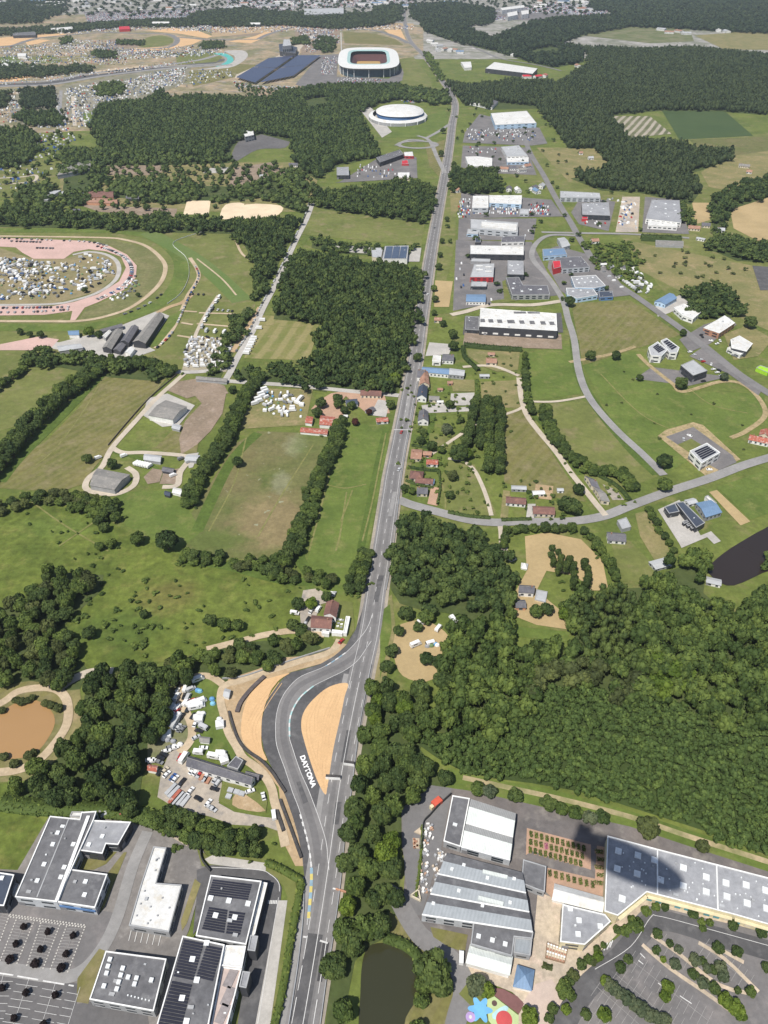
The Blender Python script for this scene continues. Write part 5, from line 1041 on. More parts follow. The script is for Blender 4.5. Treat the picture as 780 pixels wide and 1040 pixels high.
# ---------- house on the bend ----------
gableb('house','front wing of the brown-tiled house on the bend of the chicane','house',"317,625 337.5,627 335.8,638 316,636.5",4,2.2,'br','wh',chim=True)
gableb('house','rear wing of the brown-tiled house on the bend of the chicane','house',"332,611.5 329,624 341,626.5 344,612.5",4.6,2.2,'br','wh',chim=True)
for lb,ol in (("white pergola canopy along the road side of the brown-tiled house","351.5,626 355.5,626.3 352,643.5 348.5,643"),("white flat canopy at the foot of the brown-tiled house","337.5,639.5 348.3,640.8 347.6,643.8 336.8,642.6")): flatb('canopy',lb,'canopy',ol,2.8,'wh','wh',[],TRIM,win=False)
flatb('canopy','small white awning left of the garden tables','canopy',"327,640.5 334.5,641.3 334,644 326.6,643.2",2.6,'wh','wh',[],TRIM,win=False)
# ---------- garden centre ----------
flatb('garden_shop','dark flat-roofed strip at the west end of the glasshouse','shop',"459.6,808 477,811 467.6,860 450.6,854.3",5,'dk','gr',[],TRIM)
def band_house(label,tl,tr,br,bl,H,cuts,roofs,rh=1.3,wall='mt',name='greenhouse'):
    """shed with several gables: cuts are fractions along tl->bl; each slope is a part"""
    A,B,C,D=P(*tl,H),P(*tr,H),P(*br,H),P(*bl,H); c=(A+B+C+D)/4; root=empty(name,(c.x,c.y,0),label,'greenhouse' if name=='greenhouse' else 'shop')
    pts=ccw([A,B,C,D]); mb=MB(); mb.prism(pts,0,H-.05,top=False); 
    zs=[H+(rh if k%2 else 0) for k in range(len(cuts))]
    for k in range(len(cuts)-1):
        a=A.lerp(D,cuts[k]);b=B.lerp(C,cuts[k]);d=A.lerp(D,cuts[k+1]);e=B.lerp(C,cuts[k+1])
        m=MB(); m.add([(a.x,a.y,zs[k]),(b.x,b.y,zs[k]),(e.x,e.y,zs[k+1]),(d.x,d.y,zs[k+1])],[[3,2,1,0]]); m.build('roof_slope',RM[roofs[k]],root)
        for u,v in ((a,d),(b,e)): mb.add([(u.x,u.y,H-.05),(v.x,v.y,H-.05),(v.x,v.y,zs[k+1]-.02),(u.x,u.y,zs[k]-.02)],[[0,1,2,3]])
        if k%2==1: 
            m=MB(); x=(d+e)/2; m.box((x.x,x.y,H+.05),(e-d).length,.55,.2,math.atan2((e-d).y,(e-d).x)); m.build('gutter',TRIM,root)
    mb.build('wall',WM[wall],root); windows(root,pts,H,spacing=7); return root
band_house('glasshouse with two grey and two white roof slopes at the top of the garden centre',(478,811.3),(524,826),(518,873.5),(468.3,860),5.2,(0,.20,.52,.70,1.0),('mg','gw','mg','gw'))
r=band_house('main garden-centre hall with dark and pale metal roof bands',(454,866),(530.5,886),(541,946.5),(428.5,929),6,(0,.16,.36,.50,.68,.82,1.0),('dk','mt','dk','mt','dk','mt'),rh=.9,name='garden_shop')
for x,y in ((471,879),(495,892),(522,893),(459,883),(466,905),(490,920),(518,917),(440,918)): boxpart(r,'skylight',(x,y),1.3,6.3,SKY,.7,-.28)
for ol in ("490.4,883.5 515.5,889.5 515,893 490,887","486,910 511.5,916.5 511,920.5 485.5,914"): 
    q=ccw(PS(ol,6.6)); mb=MB(); mb.prism(q,6.2,7.1); mb.build('roof_light',RM['gw'],r)
flatb('garden_shop','grey box wing on the right of the main garden-centre hall','shop',"531.5,873 554.6,880 553,906 544.4,903 529.5,897",4.6,'dk','gr',[],TRG)
flatb('garden_shop','dark flat-roofed south wing of the garden centre with three roof lights','shop',"482,929.5 541.5,947 540.5,953.5 522.5,951.5 520,971 478,959",5.6,'dk','gr',[(486,951),(500,955),(513,959)],TRG)
flatb('garden_shop','pale grey roofed corner on the south wing of the garden centre','shop',"523,952.3 540.3,954.2 538.5,970.5 521.5,967.4",4.8,'mt','gr',[],TRG)
r=gableb('greenhouse','white ribbed canopy at the southern end of the garden centre','greenhouse',"478,960 520,972 517,989.5 474,977.3",4,1,'gw','wh',win=False)
r=gableb('pavilion','square blue-grey pavilion with a pyramid roof on the sandy court','pavilion',"526,980.5 542,985.6 539.5,1005 522,1001",3.2,2.2,'bl','wh',hip=.495,win=False)
gableb('greenhouse','long white polytunnel between the plant beds and the small grey roof','greenhouse',"563.8,898 613.6,911.8 613,926 561.5,913",3,1.8,'wh','wh',win=False)
flatb('garden_shop','small grey flat-roofed building at the corner of the yellow arcade','shop',"571.5,918.5 614.5,928.8 620.3,936 594,959.5 569,956.5",6,'gr','ye',[(588,935),(587,949),(609.5,941),(579,923)],TRIM,skysz=2)
SKL=[(628,864.6),(647.7,869),(664.6,873.8),(626.8,882.5),(647,887.7),(670.8,893.8),(693.8,881.5),(717,891),(693.8,900),(717,906),(737,897),(757.5,899),(777.5,904.6),(738,910.8),(758.5,917.5),(631.7,913),(778.5,923)]
r=flatb('retail_building','very long grey flat roof with white skylights and a yellow shopfront at the right','retail building',"617,849 667.7,862.5 727.7,878 840,907 840,956 746,929 657,906 627.5,930 614,925.5",7,surf and 'gr','ye',SKL,TRIM,win=False,skysz=2.6)
for a,b in (((667.7,864),(667.7,907.5)),((727.7,879.5),(729,923.5))):
    a,b=P(*a,7),P(*b,7); m=(a+b)/2; mb=MB(); mb.box((m.x,m.y,6.78),(b-a).length,.5,.5,math.atan2((b-a).y,(b-a).x)); mb.build('roof_upstand',TRIM,r)
for k in range(46):
    x=random.uniform(622,780); y=random.uniform(858,906)+ (x-640)*.22
    if 855+(x-620)*.25<y<(905 if x<657 else 904+(x-657)*.25): boxpart(r,'roof_vent',(x,y),.45,6.8,SKY,.5)
p=PS("840,956 746,929 657,906 627.5,930",7)
for a,b,n in ((p[0],p[1],8),(p[1],p[2],9),(p[2],p[3],4)):
    e=b-a; t=e.normalized(); nn=Vector((t.y,-t.x,0))
    if nn.y>0: nn=-nn
    for j in range(n):
        m=a+e*((j+.5)/n)+nn*.1; mb=MB(); mb.box((m.x,m.y,1),e.length/n*.6,.2,3.8,math.atan2(t.y,t.x)); mb.build('window',TEAG if (j%3) else WM['cr'],r)
    m=(a+b)/2+nn*.8; mb=MB(); mb.box((m.x,m.y,4.9),e.length*.97,1.4,.25,math.atan2(t.y,t.x)); mb.build('canopy',WM['ye'],r)
# stock and displays of the garden centre
k=0
def bed(x,y,L,W,rz,label,group,cols):
    c=P(x,y); root=empty('planting_bed',(c.x,c.y,0),label,'plant bed',group); z=.55
    mb=MB(); mb.box((c.x,c.y,z-.1),L,W,.25,rz); mb.build('tray',TER,root)
    V=[];n=150; s=RNG.uniform(.1,.22,n); p=np.stack([RNG.uniform(-L/2,L/2,n),RNG.uniform(-W/2,W/2,n),.3+.5*RNG.uniform(0,1,n)],1)
    d=RNG.normal(0,1,(n,3)); e=RNG.normal(0,1,(n,3)); d*=(s/np.linalg.norm(d,axis=1))[:,None]; e*=(s/np.linalg.norm(e,axis=1))[:,None]
    v=np.stack([p-d-e,p+d-e,p+d+e,p-d+e],1).reshape(-1,3); ca,sa=math.cos(rz),math.sin(rz); w=v.copy(); w[:,0]=v[:,0]*ca-v[:,1]*sa; w[:,1]=v[:,0]*sa+v[:,1]*ca; w[:,2]+=z
    o=bpy.data.objects.new('plants',np_mesh('plants',w,np.zeros((0,3),int),np.arange(n*4).reshape(n,4),np.zeros(0),RNG.uniform(0,1,n),cols)); COL.objects.link(o); o.parent=root
PINK=foliage('foliage_flower',(.30,.08,.14),(.45,.20,.28))
A,B,C,D=(536.5,844),(596,860),(591,883),(535.5,868)
for j in range(3):
    for i in range(11):
        f=(i+.5)/11; t=(j+.45)/3
        x=(A[0]*(1-f)+B[0]*f)*(1-t)+(D[0]*(1-f)+C[0]*f)*t; y=(A[1]*(1-f)+B[1]*f)*(1-t)+(D[1]*(1-f)+C[1]*f)*t
        pk=(i==3 and j==1)
        bed(x,y,1.35,2.7,-.1,'bed of pink flowers among the rows of green plant beds' if pk else 'rectangular bed of leafy plants on the upper terracotta court',None if pk else 'plant beds of the upper court',PINK if pk else (FO_U if (i+j)%3 else FO_M))
for i in range(8): bed(558+i*6.2,888+i*1.65,1.4,3.0,-.1,'rectangular bed of leafy plants on the lower terracotta court','plant beds of the lower court',FO_U if i%3 else FO_M)
for i in range(5): bed(608+(i%2)*2,866+i*8,3.6,1.8,-.1,'bed of plants beside the wall of the long grey roof','plant beds by the long roof wall',FO_U)
mb=MB()
c0=[P(555.4,957.7),P(576,965.4),P(573,979),P(553.8,973.8)]; root=empty('pot_display',tuple((sum(c0,Vector())/4)[:2])+(0,),'square timber frame filled with rows of pale pots on the sandy court','display')
mb=MB()
for i in range(4):
    a,b=c0[i],c0[(i+1)%4]; m=(a+b)/2; mb.box((m.x,m.y,.5),(b-a).length,.3,.5,math.atan2((b-a).y,(b-a).x))
mb.build('frame',flat('timber',(.24,.16,.10)),root)
for i in range(7):
    for j in range(6):
        q=c0[0].lerp(c0[1],(i+.5)/7).lerp(c0[3].lerp(c0[2],(i+.5)/7),(j+.5)/6); mb=MB(); mb.tube((q.x,q.y,.5),(q.x,q.y,1.0),.3,.45,8); mb.build('pot',(WM['wh'],WM['br'],WM['cr'])[(i*3+j*2)%3],root)
hedge('oval brown planter on the sandy court','551,980 556,982 561,983.5',2.4,1.2,FO_O,'planter','planter')
for i,(x,y) in enumerate(((436,841),(434,846),(436,850),(434,858),(432,866),(445,866),(451,868),(446,873),(443,882),(448,886),(444,892),(431,880),(430,888),(430,896),(428,904),(436,905),(440,908))):
    mb=MB(); c=P(x,y)
    for k in range(7): mb.box((c.x+random.uniform(-1.6,1.6),c.y+random.uniform(-1.4,1.4),.3),random.uniform(.7,1.5),random.uniform(.6,1.2),random.uniform(.4,1.4),random.uniform(0,1.5),k%3)
    mb.thing('goods_stack',[WM['wh'],RM['gr'],(TER,RM['lg'],SND)[i%3]],'stack of bagged and palletised goods along the west side of the garden centre','goods','goods stacks of the garden-centre yard')
mb=MB(); c=P(443.5,817); mb.box((c.x,c.y,.4),4.5,3,2.6,.7,0); mb.box((c.x-2.4,c.y-2.2,.4),1.6,1.6,2,.7,1); mb.thing('market_stall',[flat('stall_red',(.55,.10,.06)),WM['ye']],'red and yellow stall at the corner of the garden-centre forecourt','stall')
mb=MB()
q=PS("429.5,839 420.5,846 429,849.5"); mb.prism(q,.45,1.0); mb.thing('sand_bay',[SND],'yellow triangular sand bay on the garden-centre forecourt','bay')
mb=MB(); q=PS("419,852 426,852.5 426,863 419.5,862"); mb.prism(q,.45,.9)
for k in range(10): 
    c=P(random.uniform(420,425),random.uniform(853,862)); mb.box((c.x,c.y,.8),.8,.8,.6,0,1)
mb.thing('pallet_display',[SND,WM['br']],'square pale pallet display on the garden-centre forecourt','display')
mb=MB(); q=PS("417,911 425,905 427,916"); 
for i in range(3):
    a,b=q[i],q[(i+1)%3]; m=(a+b)/2; mb.box((m.x,m.y,.4),(b-a).length,.5,1.2,math.atan2((b-a).y,(b-a).x))
mb.thing('timber_frame',[WM['cr']],'triangular pale timber frame at the south end of the forecourt','frame')
# ---------- farms on the left ----------
gableb('barn','grey fibre-roofed barn inside the round lane','barn',"99,475.8 131.5,482 116,497 91.5,492.5",4.6,1.8,'fc','gr',win=False)
gableb('barn','grey fibre-roofed barn above the pinkish paddocks','barn',"168.5,406.5 189.5,413 175.4,426 151,421.5",5,2,'fc','wh',win=False)
gableb('shed','small white-roofed shelter below the upper grey barn','shed',"176,430.5 184,432 182,436.5 174.5,434.5",2.6,.6,'lg','gr',win=False)
gableb('shed','grey-white shed row on the lower lane','shed',"147,461 164,463 162.5,469 146,466.5",2.8,1,'lg','gr',win=False)
gableb('shed','dark stable between the two small pinkish pens','shed',"166,474 177,476 175.5,480 164.5,478",2.6,.8,'sl','dk',win=False)
gableb('shed','small dark shed at the end of the farm track','shed',"168,498.5 173.5,500 172,503.5 167,502",2.4,.8,'db','dk',win=False)
gableb('shed','white shelter at the end of the farm track','shed',"177,495 186,497 183,502 175,500",2.4,.8,'wh','wh',win=False)
gableb('shed','grey shed beside the lane corner under the hedgerow','shed',"190,462 203,462.5 199,468 187.5,467",2.6,.8,'lg','gr',win=False)
gableb('shed','long grey roof beside the lane crossroads','shed',"200,382 231,384.5 230,387.5 199,385",3,1,'fc','gr',win=False)
gableb('shed','red rusty-roofed shed left of the meadow top','shed',"312,422.5 318,423.5 316.5,430 310,429",2.8,1,'rs','wh',win=False)
gableb('barn','red rusty-roofed barn above the meadow','barn',"326,422 340,423.5 338.5,432 324.5,431",3.4,1.4,'rs','wh',win=False)
gableb('shed','long low shed with rusty and white roof sheets','shed',"306,434 333,436 332,441 305,438.5",2.4,.7,'rs','wh',win=False)
house(377,399,17,8,-5,'long brown-roofed farmhouse at the top of the terracotta drive','br','cr'); house(357,408,9,8,10,'slate-roofed farmhouse beside the terracotta drive','db','wh'); house(376,416,7,5,50,'small slate shed in front of the farm court','sl','gr',2.6,1.4,False,name='shed',cat='shed')
house(388,426,9,6,8,'low red-roofed hut beside the straight road','rs','wh',2.6,1.2,False); house(351,422,3,2.5,0,'tiny white hut at the foot of the terracotta drive','wh','wh',2.2,.6,False,win=False,name='hut',cat='hut')
# ---------- roadside houses ----------
house(423,461,7.5,12,-6,'terracotta-roofed bungalow beside the straight road','tc','cr',3,1.6); house(434,460,6,5,-6,'small red-roofed outbuilding behind the terracotta bungalow','tc','br',2.6,1.2,False)
house(439,469,8,6,-5,'low house with a red and white roof in the roadside garden','rs','wh',2.8,1.2,False); house(423,482,9,9,-8,'brown hipped house beside the road below the terracotta bungalow','br','cr',3.2,2.2,True,.3); house(431,488,12,6,-8,'long low brown-roofed wing behind the brown hipped house','br','wh',2.8,1.6)
house(429,498,7,7,-5,'small white-walled house with slate roof near the side road','sl','cr',3,2); house(438,488.5,4,5,-8,'glass lean-to at the end of the brown-roofed wing','bl','wh',2.4,.6,False,name='conservatory',cat='conservatory')
house(428,379,6,14,-7,'white-gabled slate house beside the pale parking court','sl','wh',4.5,2.6); house(444,361,12,7,-5,'grey slate house at the foot of the pale parking court','sl','wh',4,2,True) if False else None
flatb('house','white flat-roofed extension between the slate roadside houses','house',"440,361 448,361.3 447.5,367.5 439,367",4,'wh','wh',[],TRIM); gableb('house','slate-roofed house right of the white flat extension','house',"450,359.5 461,360 460.5,366 449,365.5",4,2,'sl','wh',chim=True)
gableb('workshop','long blue-grey roofed workshop beside the road','building',"429,372.5 456,374.5 455.5,380 428.5,377.5",4,1.6,'bl','wh'); gableb('workshop','pale metal roof at the end of the blue-grey workshop','building',"457,374 472,376 471,381.5 456,380",4,1.2,'lg','gr')
gableb('house','terracotta-roofed house with its gable on the road','house',"434.5,377.5 436,390.5 426.5,390 427.5,377.5",4.4,2.2,'tc','cr',chim=True); gableb('house','dark slate house with its white gable on the road','house',"434,393 433,404 423.5,403 425.5,392.5",4.6,2.6,'db','wh',chim=True)
gableb('house','slate house with white gable at the end of the concrete court','house',"434.5,418 435,427.5 424.5,427 426,417.5",4.4,2.4,'sl','wh',chim=True); house(441,404,8,6,-6,'beige-roofed outbuilding behind the dark slate house','fc','cr',3,1.2,False); house(447,407.5,5,3,0,'small white shed behind the beige outbuilding','wh','wh',2.4,.6,False,name='shed',cat='shed')
house(447,395,4,3,0,'orange-roofed garden shed behind the roadside houses','tc','cr',2.2,.8,False,name='shed',cat='shed'); house(457,388,4,4,0,'red-brick shed at the edge of the dry lawn','tc','br',2.4,.9,False,name='shed',cat='shed')
house(499,366,9,9,-5,'salmon-roofed house in the middle of the dry garden lawn','tc','cr',3,1.8); house(499,359,6,4,-5,'salmon outbuilding above the house on the dry lawn','tc','cr',2.6,1.1,False,name='shed',cat='shed')
house(492,381,8,4,0,'pale low sheds beside the dry plot','lg','gr',2.4,.6,False,name='shed',cat='shed'); house(422,312,9,7,-8,'terracotta roof hidden in trees above the roadside lawn','tc','cr') if False else None
house(445,324,7,6,-8,'small terracotta house in trees beside the dry roadside field','tc','cr',3,1.6); house(402,347,14,7,-4,'brown-roofed house at the edge of the wood beside the road','br','cr'); house(399,362,6,5,10,'white-walled house hidden in the wood edge by the road','sl','wh')
# ---------- houses on the second road ----------
house(524,508,13,7,-8,'brown-roofed bungalow in the fenced plot with a carriage drive','br','wh',3,1.8); house(527,495,10,4,-4,'long grey shed at the top of the fenced plot','lg','gr',2.5,.6,False,name='shed',cat='shed')
house(552,518,14,8,-4,'brown-roofed house beside the junction of the second road','br','cr',3.2,2.2); house(547,500,8,4,5,'white shed among the fruit trees','wh','wh',2.5,.7,False,name='shed',cat='shed'); house(569,497,4,3,0,'small pale hut beside the white track','lg','wh',2.3,.7,False,name='hut',cat='hut')
gableb('house','long stepped corner house, grey end','house',"594,483 602,486 609,496 601,493",3.6,1.8,'sl','cr',chim=True); gableb('house','long stepped corner house, beige-tiled end','house',"603,495 610,497 619,509 611,508",3.4,1.6,'fc','cr')
house(626,545,11,8,-8,'white house with brown slate roof beside the terracotta yard','sl','wh',3,2.0); flatb('shed','pale blue-grey flat-roofed shed near the second road','shed',"627,528.5 636,525.5 641,535 632,537.5",3,'lg','gr',win=False)
house(671,572,12,7,20,'pale tumbledown sheds at the foot of the dry strip','lg','gr',2.3,.6,False,name='shed',cat='shed'); house(725,590,8,5,-20,'pale hut on the lawn beside the peat pond','lg','wh',2.4,.7,False,name='hut',cat='hut')
flatb('office_building','dark-roofed L-shaped office beside the grey yard, main bar','building',"686.5,510.5 694,509.5 716,531 707,536",4.6,'db','dk',[],TRG); flatb('office_building','dark-roofed L-shaped office beside the grey yard, short wing','building',"675,515 685.5,511.3 690,519.5 679.5,521.5",4.2,'db','dk',[],TRG)
for i,(x,y) in enumerate(((693,530),(697,532.5),(701,535))):
    flatb('carport','black solar carport in the row beside the dark-roofed office','carport',f"{x},{y} {x+5},{y-2} {x+7},{y} {x+2},{y+2}",2.6,'dk','dk',[],TRG,win=False,group='solar carports')
gableb('workshop','blue-roofed workshop right of the dark-roofed office','building',"707,511 722,508 733,520 717,525",4,1.4,'bl','gr'); house(702,509,7,5,20,'small pale-blue roofed shed above the blue workshop','lg','wh',2.6,.8,False,name='shed',cat='shed'); flatb('trailer_body','white box trailer parked beside the blue workshop','trailer',"716,504.5 719,503 728,511 725,513",3,'wh','wh',win=False)
# rubble yard in the straw clearing
gableb('house','slate-roofed white house in the middle of the dry clearing','house',"528,594 543,595 542,602 527,601",4,1.8,'sl','wh',chim=True); house(528.5,613,5.5,6,0,'small orange-fronted shed with a slate roof in the dry clearing','sl','tc',2.8,1.6,False,name='shed',cat='shed')
flatb('terrace','walled rubble terrace right of the slate-roofed white house','terrace',"545,599 556,601 554,612 543,609",1.2,'lg','cr',win=False); gableb('tent','white conical tent beside the straw-coloured paddock','tent',"530,571.5 536,572.5 535,577.5 529.5,576.5",1.6,2.2,'wh','wh',hip=.48,win=False)
# ---------- right hand offices ----------
flatb('office_building','white flat-roofed office with solar roof inside the tan-edged lot','building',"700.6,458 718,450 731.5,459.6 712.7,470.4",7,'lg','wh',[],TRIM)
panels(bpy.data.objects[[o.name for o in COL.objects if o.get('label','')=='white flat-roofed office with solar roof inside the tan-edged lot'][0]],"705,458 718,452.5 728,459.5 713.5,467",7,5)
for lb,ol,q in (("left of two white offices with black solar roofs","658.5,353 668,347 678,355.5 672,361.5 661,361","663,352.5 668,349 675.5,355 669,358.5"),("right of two white offices with black solar roofs","671,346 677,343.5 690,353 688,358 680,358","673.5,347 677.5,345 688,352.5 682.5,355.5")):
    r=flatb('office_building',lb,'building',ol,7,'lg','wh',[],TRIM); panels(r,q,7,5)
flatb('office_building','black-walled cube building with a pale flat roof','building',"691.5,371 704,365.5 718.5,376.5 704,381.5",7,'lg','dk',[],TRG)
flatb('workshop','white-roofed workshop with brick-red side wall','building',"714.5,333 736,320.5 746.5,328 730.5,338.5",6,'wh','br',[],TRIM); flatb('workshop','white two-level workshop on the dry plot at the right','building',"742,345 751,341 764.5,349 758,357 743,353.5",6,'wh','dk',[],TRIM)
flatb('workshop','dark low extension in front of the white two-level workshop','building',"738.5,353.5 743,351.5 757.5,357 752,360.5",4,'wh','wh',[],TRIM); gableb('workshop','blue-grey arched-roof workshop beside the grove','building',"665,306 680,297.5 687.5,302.5 676,309",4.5,1.4,'bl','lb'); flatb('workshop','white workshop with a stepped front beside the grove','building',"684.5,312.5 694.5,308.5 712,317 704,324 693,320",5,'wh','wh',[],TRIM)
flatb('kiosk','bright lime-green kiosk at the right edge','kiosk',"768,373.5 772,371 784,375 780,378.5",3.4,'gn','gn',win=False); house(771,446,14,7,-25,'red-roofed house at the right edge beside the dirt strip','rs','wh'); house(777,440,8,7,60,'second red-roofed house at the right edge','rs','cr')
# ---------- estate ----------
def dark_works():
    r=flatb('office_building','long black building with white roof and black roof panels in the estate','building',"488,313 565,318.5 566,336 487,331.5",9,'wh','dk',[],TRIM,hz=1.6,z=2.6,spacing=8,frac=.75,glass=WM['wh'])
    for x in (490,498.5,507.5,519,530,540.5,551.5,560.5): boxpart(r,'roof_panel',(x,325.5+(x-488)*.04),7 if x in(519,) else 4.6,8.9,RM['dk'],.3,sy=7)
    for x in (525,531,539,545): boxpart(r,'roof_panel',(x,317.5),6,8.9,RM['dk'],.3,sy=4)
    mb=MB(); q=PS("487,332 566,336.5 567,340 486.5,335.5",3.2); mb.prism(ccw(q),2.9,3.3); mb.build('canopy',RM['dk'],r)
dark_works(); flatb('annexe','black low annexe at the left end of the long black building','building',"473,321 486.5,322 486,335.5 472.5,334.5",4,'dk','dk',[],TRG)
flatb('retail_building','dark grey L-shaped roof beside the estate bend','building',"514,282 527,281.5 531,289.5 556,290 558.5,299 520,299.5",5.5,'sl','gr',[(522,288),(521,293),(539,294.5),(530,296),(549,294)],TRG,skysz=2.4); flatb('retail_building','square dark grey hall above the L-shaped roof','building',"515.5,264.5 531.5,265 532,279 515.5,278.5",7,'gr','dk',[(520,270),(526,269),(521,275)],TRG,skysz=2)
r=flatb('retail_building','pale roof with red front and saw-tooth roof lights','building',"481.5,268.5 502,267.5 501,281.5 477.5,281.5",6,'lg','rd',[],TRG)
for x,y in ((487,270.5),(496,271.5),(487,274.5),(496,276)): boxpart(r,'roof_light',(x,y),7,6,RM['wh'],.8,sy=3)
flatb('workshop','low black and white building below the red-fronted hall','building',"479,286 494.5,286.3 494,291 478,290.8",4,'lg','dk',[],TRG); gableb('workshop','bright blue roofed workshop in the estate','building',"474,299 493,299 493,306.5 473.5,306",4,1.4,'bl','wh')
flatb('retail_building','long white roof with dark loading front, lowest of the three white halls','building',"477.5,249 532,250 532,259 477.5,258",7,'wh','dk',[],TRG,spacing=9); flatb('retail_building','low white roof above the red-fronted hall','building',"479,262.5 498,263 497.5,266 478,265.5",3.5,'lg','gr',[],TRG,win=False)
r=flatb('retail_building','middle white hall with a raised white roof box','building',"478,222.5 526,226 526,236 478,232",7,'lg','mt',[],TRG,spacing=9); q=ccw(PS("489,225.5 525,228 524.5,234 489,230",8)); mb=MB(); mb.prism(q,6.8,8.6); mb.build('roof_box',RM['wh'],r)
flatb('showroom','left white car showroom hall behind the car lot','building',"480.5,199 496,199 496,211 479.5,211",8,'wh','mt',[],TRIM,spacing=9); flatb('showroom','right white car showroom hall behind the car lot','building',"497,198.5 530,198.5 529.5,207.5 497,206",6,'wh','lb',[],TRIM,spacing=9)
flatb('office_building','small pale office in the middle of the car lot','building',"528,212 537,212.5 537,217.5 527.5,217",3.5,'lg','mt',[],TRG); flatb('house','white and slate office between the two lower white halls','building',"510,240 533,239.5 532.5,245.5 509,246",5,'sl','wh',[],TRG)
flatb('shed','dark solar shed beside the white and slate office','shed',"483,240 488,240.2 488,246 482.5,246",3.6,'db','dk',[],TRG,win=False); flatb('workshop','pale blue low building at the left of the middle white hall','building',"475,232.5 486,233 485.5,238 474,237.5",3.6,'lb' if 'lb' in RM else 'lg','lb',[],TRG)
flatb('workshop','blue flat-roofed shop in the bend of the estate road','building',"551,253 573,252 576,258.5 552,260.5",5,'bl','lb',[],TRG); gableb('workshop','pale grey gabled shed above the blue shop','building',"566,242 573,241 579,249 571,251.5",5,1.5,'lg','mt')
flatb('retail_building','dark multi-bay roof with a red cylinder corner','building',"563,262 590,260.5 599,271 571,273",6,'sl','mt',[],TRG); flatb('retail_building','red corner block of the dark multi-bay roof','building',"561,265 569,264.5 570,271 562.5,273",7,'rd','rd',[],TRG,win=False)
r=flatb('retail_building','pale blue walled hall with dotted skylights, upper part','building',"580,281 605,279.5 615,290 604,292.5 584,292",6,'gr','lb',[(586,284),(591,283),(597,282.5),(602,282),(588,287.5),(594,287),(600,286),(606,286.5)],TRIM,skysz=2); flatb('retail_building','pale blue walled hall with dotted skylights, lower part','building',"575,292.5 602,293 607,299.5 586,303 576,299",5,'gr','lb',[(582,296),(590,295),(597,297)],TRIM,skysz=2); flatb('annexe','dark blue box at the end of the pale blue hall','building',"608,296 622,295.5 623,301 609,302",4,'db','bl',[],TRG)
flatb('retail_building','grey-roofed shop with red and black front beside the link road','building',"591,206.5 618,205.5 619.5,219 591.5,218",6.5,'gr','dk',[(597,209),(606,208),(613,212),(600,215)],TRG,skysz=2); flatb('sign_block','red block at the corner of the grey-roofed shop','sign',"591,219 597,219 597,222 591,222",4,'rd','rd',[],TRG,win=False)
flatb('warehouse','long pale green-grey warehouse left of the builders yard','warehouse',"569,194 609,196 610,201 569,200.5",6,'lg','mt',[],TRG); flatb('works','large grey works roof with a white central spine','building',"662,203 690,203.5 692,226 656,222",6.5,'gr','wh',[(676,207),(676,212),(676,217),(685,208),(686,214),(666,210)],TRG,skysz=2.6); flatb('works','white ribbed front building of the large grey works','building',"659,221 687,222 688,230.5 658,228.5",5,'wh','wh',[],TRIM)
house(590,216,10,8,0,'x','sl') if False else None
house(604,244,9,7,10,'white house at the junction beside the overgrown gardens','tc','wh'); house(705,231,14,9,-15,'pinkish-roofed farmhouse cluster beside the dry field','tc','cr'); house(717,228,10,9,-15,'grey-roofed farmhouse right of the pinkish one','sl','cr'); house(732,233,9,7,-10,'white-walled barn right of the grey farmhouse','lg','wh'); house(712,242,10,6,-35,'long pale shed below the pinkish farmhouse','lg','wh',2.6,.8,False)
house(756,168,16,8,-25,'long pale roofed farm among bushes in the dry field','fc','cr'); house(761,174,8,6,-25,'small terracotta farm wing in the dry field','tc','wh'); house(600,160,8,6,10,'small white house in the sandy forest plot','lg','wh'); house(590,155,6,5,0,'second small house in the sandy forest plot','tc','wh')
flatb('shed','long grey ruin on the scrubland below the works hedge','shed',"666,244 694,245 694,250 666,249",2.5,'fc','gr',win=False)
for i,(x,y) in enumerate(((612,268),(622,270),(634,271),(628,279),(645,273))): house(x,y,9,5,10+i*20,('white caravan-like hut in the overgrown gardens','long pale hut in the overgrown gardens','grey-roofed hut near the storage yard','low hut above the row of parked vans','white cabin at the edge of the scrubland')[i],('wh','lg','sl','fc','wh')[i],'wh',2.4,.7,False,name='hut',cat='hut')
# ---------- road crossroads further up ----------
flatb('retail_building','large white-roofed supermarket at the top of the estate','building',"498.5,115 535,112.5 545,125 503,127",8,'wh','lb',[],TRG,spacing=12); gableb('house','slate-roofed pair of houses above the supermarket','house',"477,104 490,101 506,103 500,109",5,3,'sl','wh'); flatb('retail_building','white twin-roofed shop left of the lower car park','building',"472.5,159 484,158.5 500,160.5 500,168.5 476,169",6,'wh','wh',[],TRG)
flatb('retail_building','pale retail hall with dark roof in the middle of the lower car park','building',"509,149 527,147.5 536,158 515,159",6,'lg','wh',[],TRG); flatb('retail_building','grey hall behind the pale retail hall','building',"507,150 522,147.8 523,154 510,156",5.6,'gr','gr',[],TRG) if False else None
flatb('retail_building','low white building with blue band on the lower car park','building',"514,159.5 537,159.5 537,164.5 515,165",4,'wh','lb',[],TRG)
for i,(x,y,rf) in enumerate(((512,171,'tc'),(520,170,'sl'),(530,172,'fc'),(535,168,'tc'),(542,190,'sl'),(550,188,'lg'),(517,191,'sl'),(526,192,'wh'),(545,193,'bl'),(464,192,'tc'))): house(x,y,13,8,-10+i*15,('terracotta house in the row below the retail car park','slate house in the row below the retail car park','beige-roofed house in the row below the retail car park','second terracotta house in the row below the car park','slate villa beside the link road','pale villa beside the link road','slate house above the car showroom','white house above the car showroom','blue-roofed villa beside the link road','long terracotta house on the verge of the straight road')[i],rf,'wh',4,2.4)
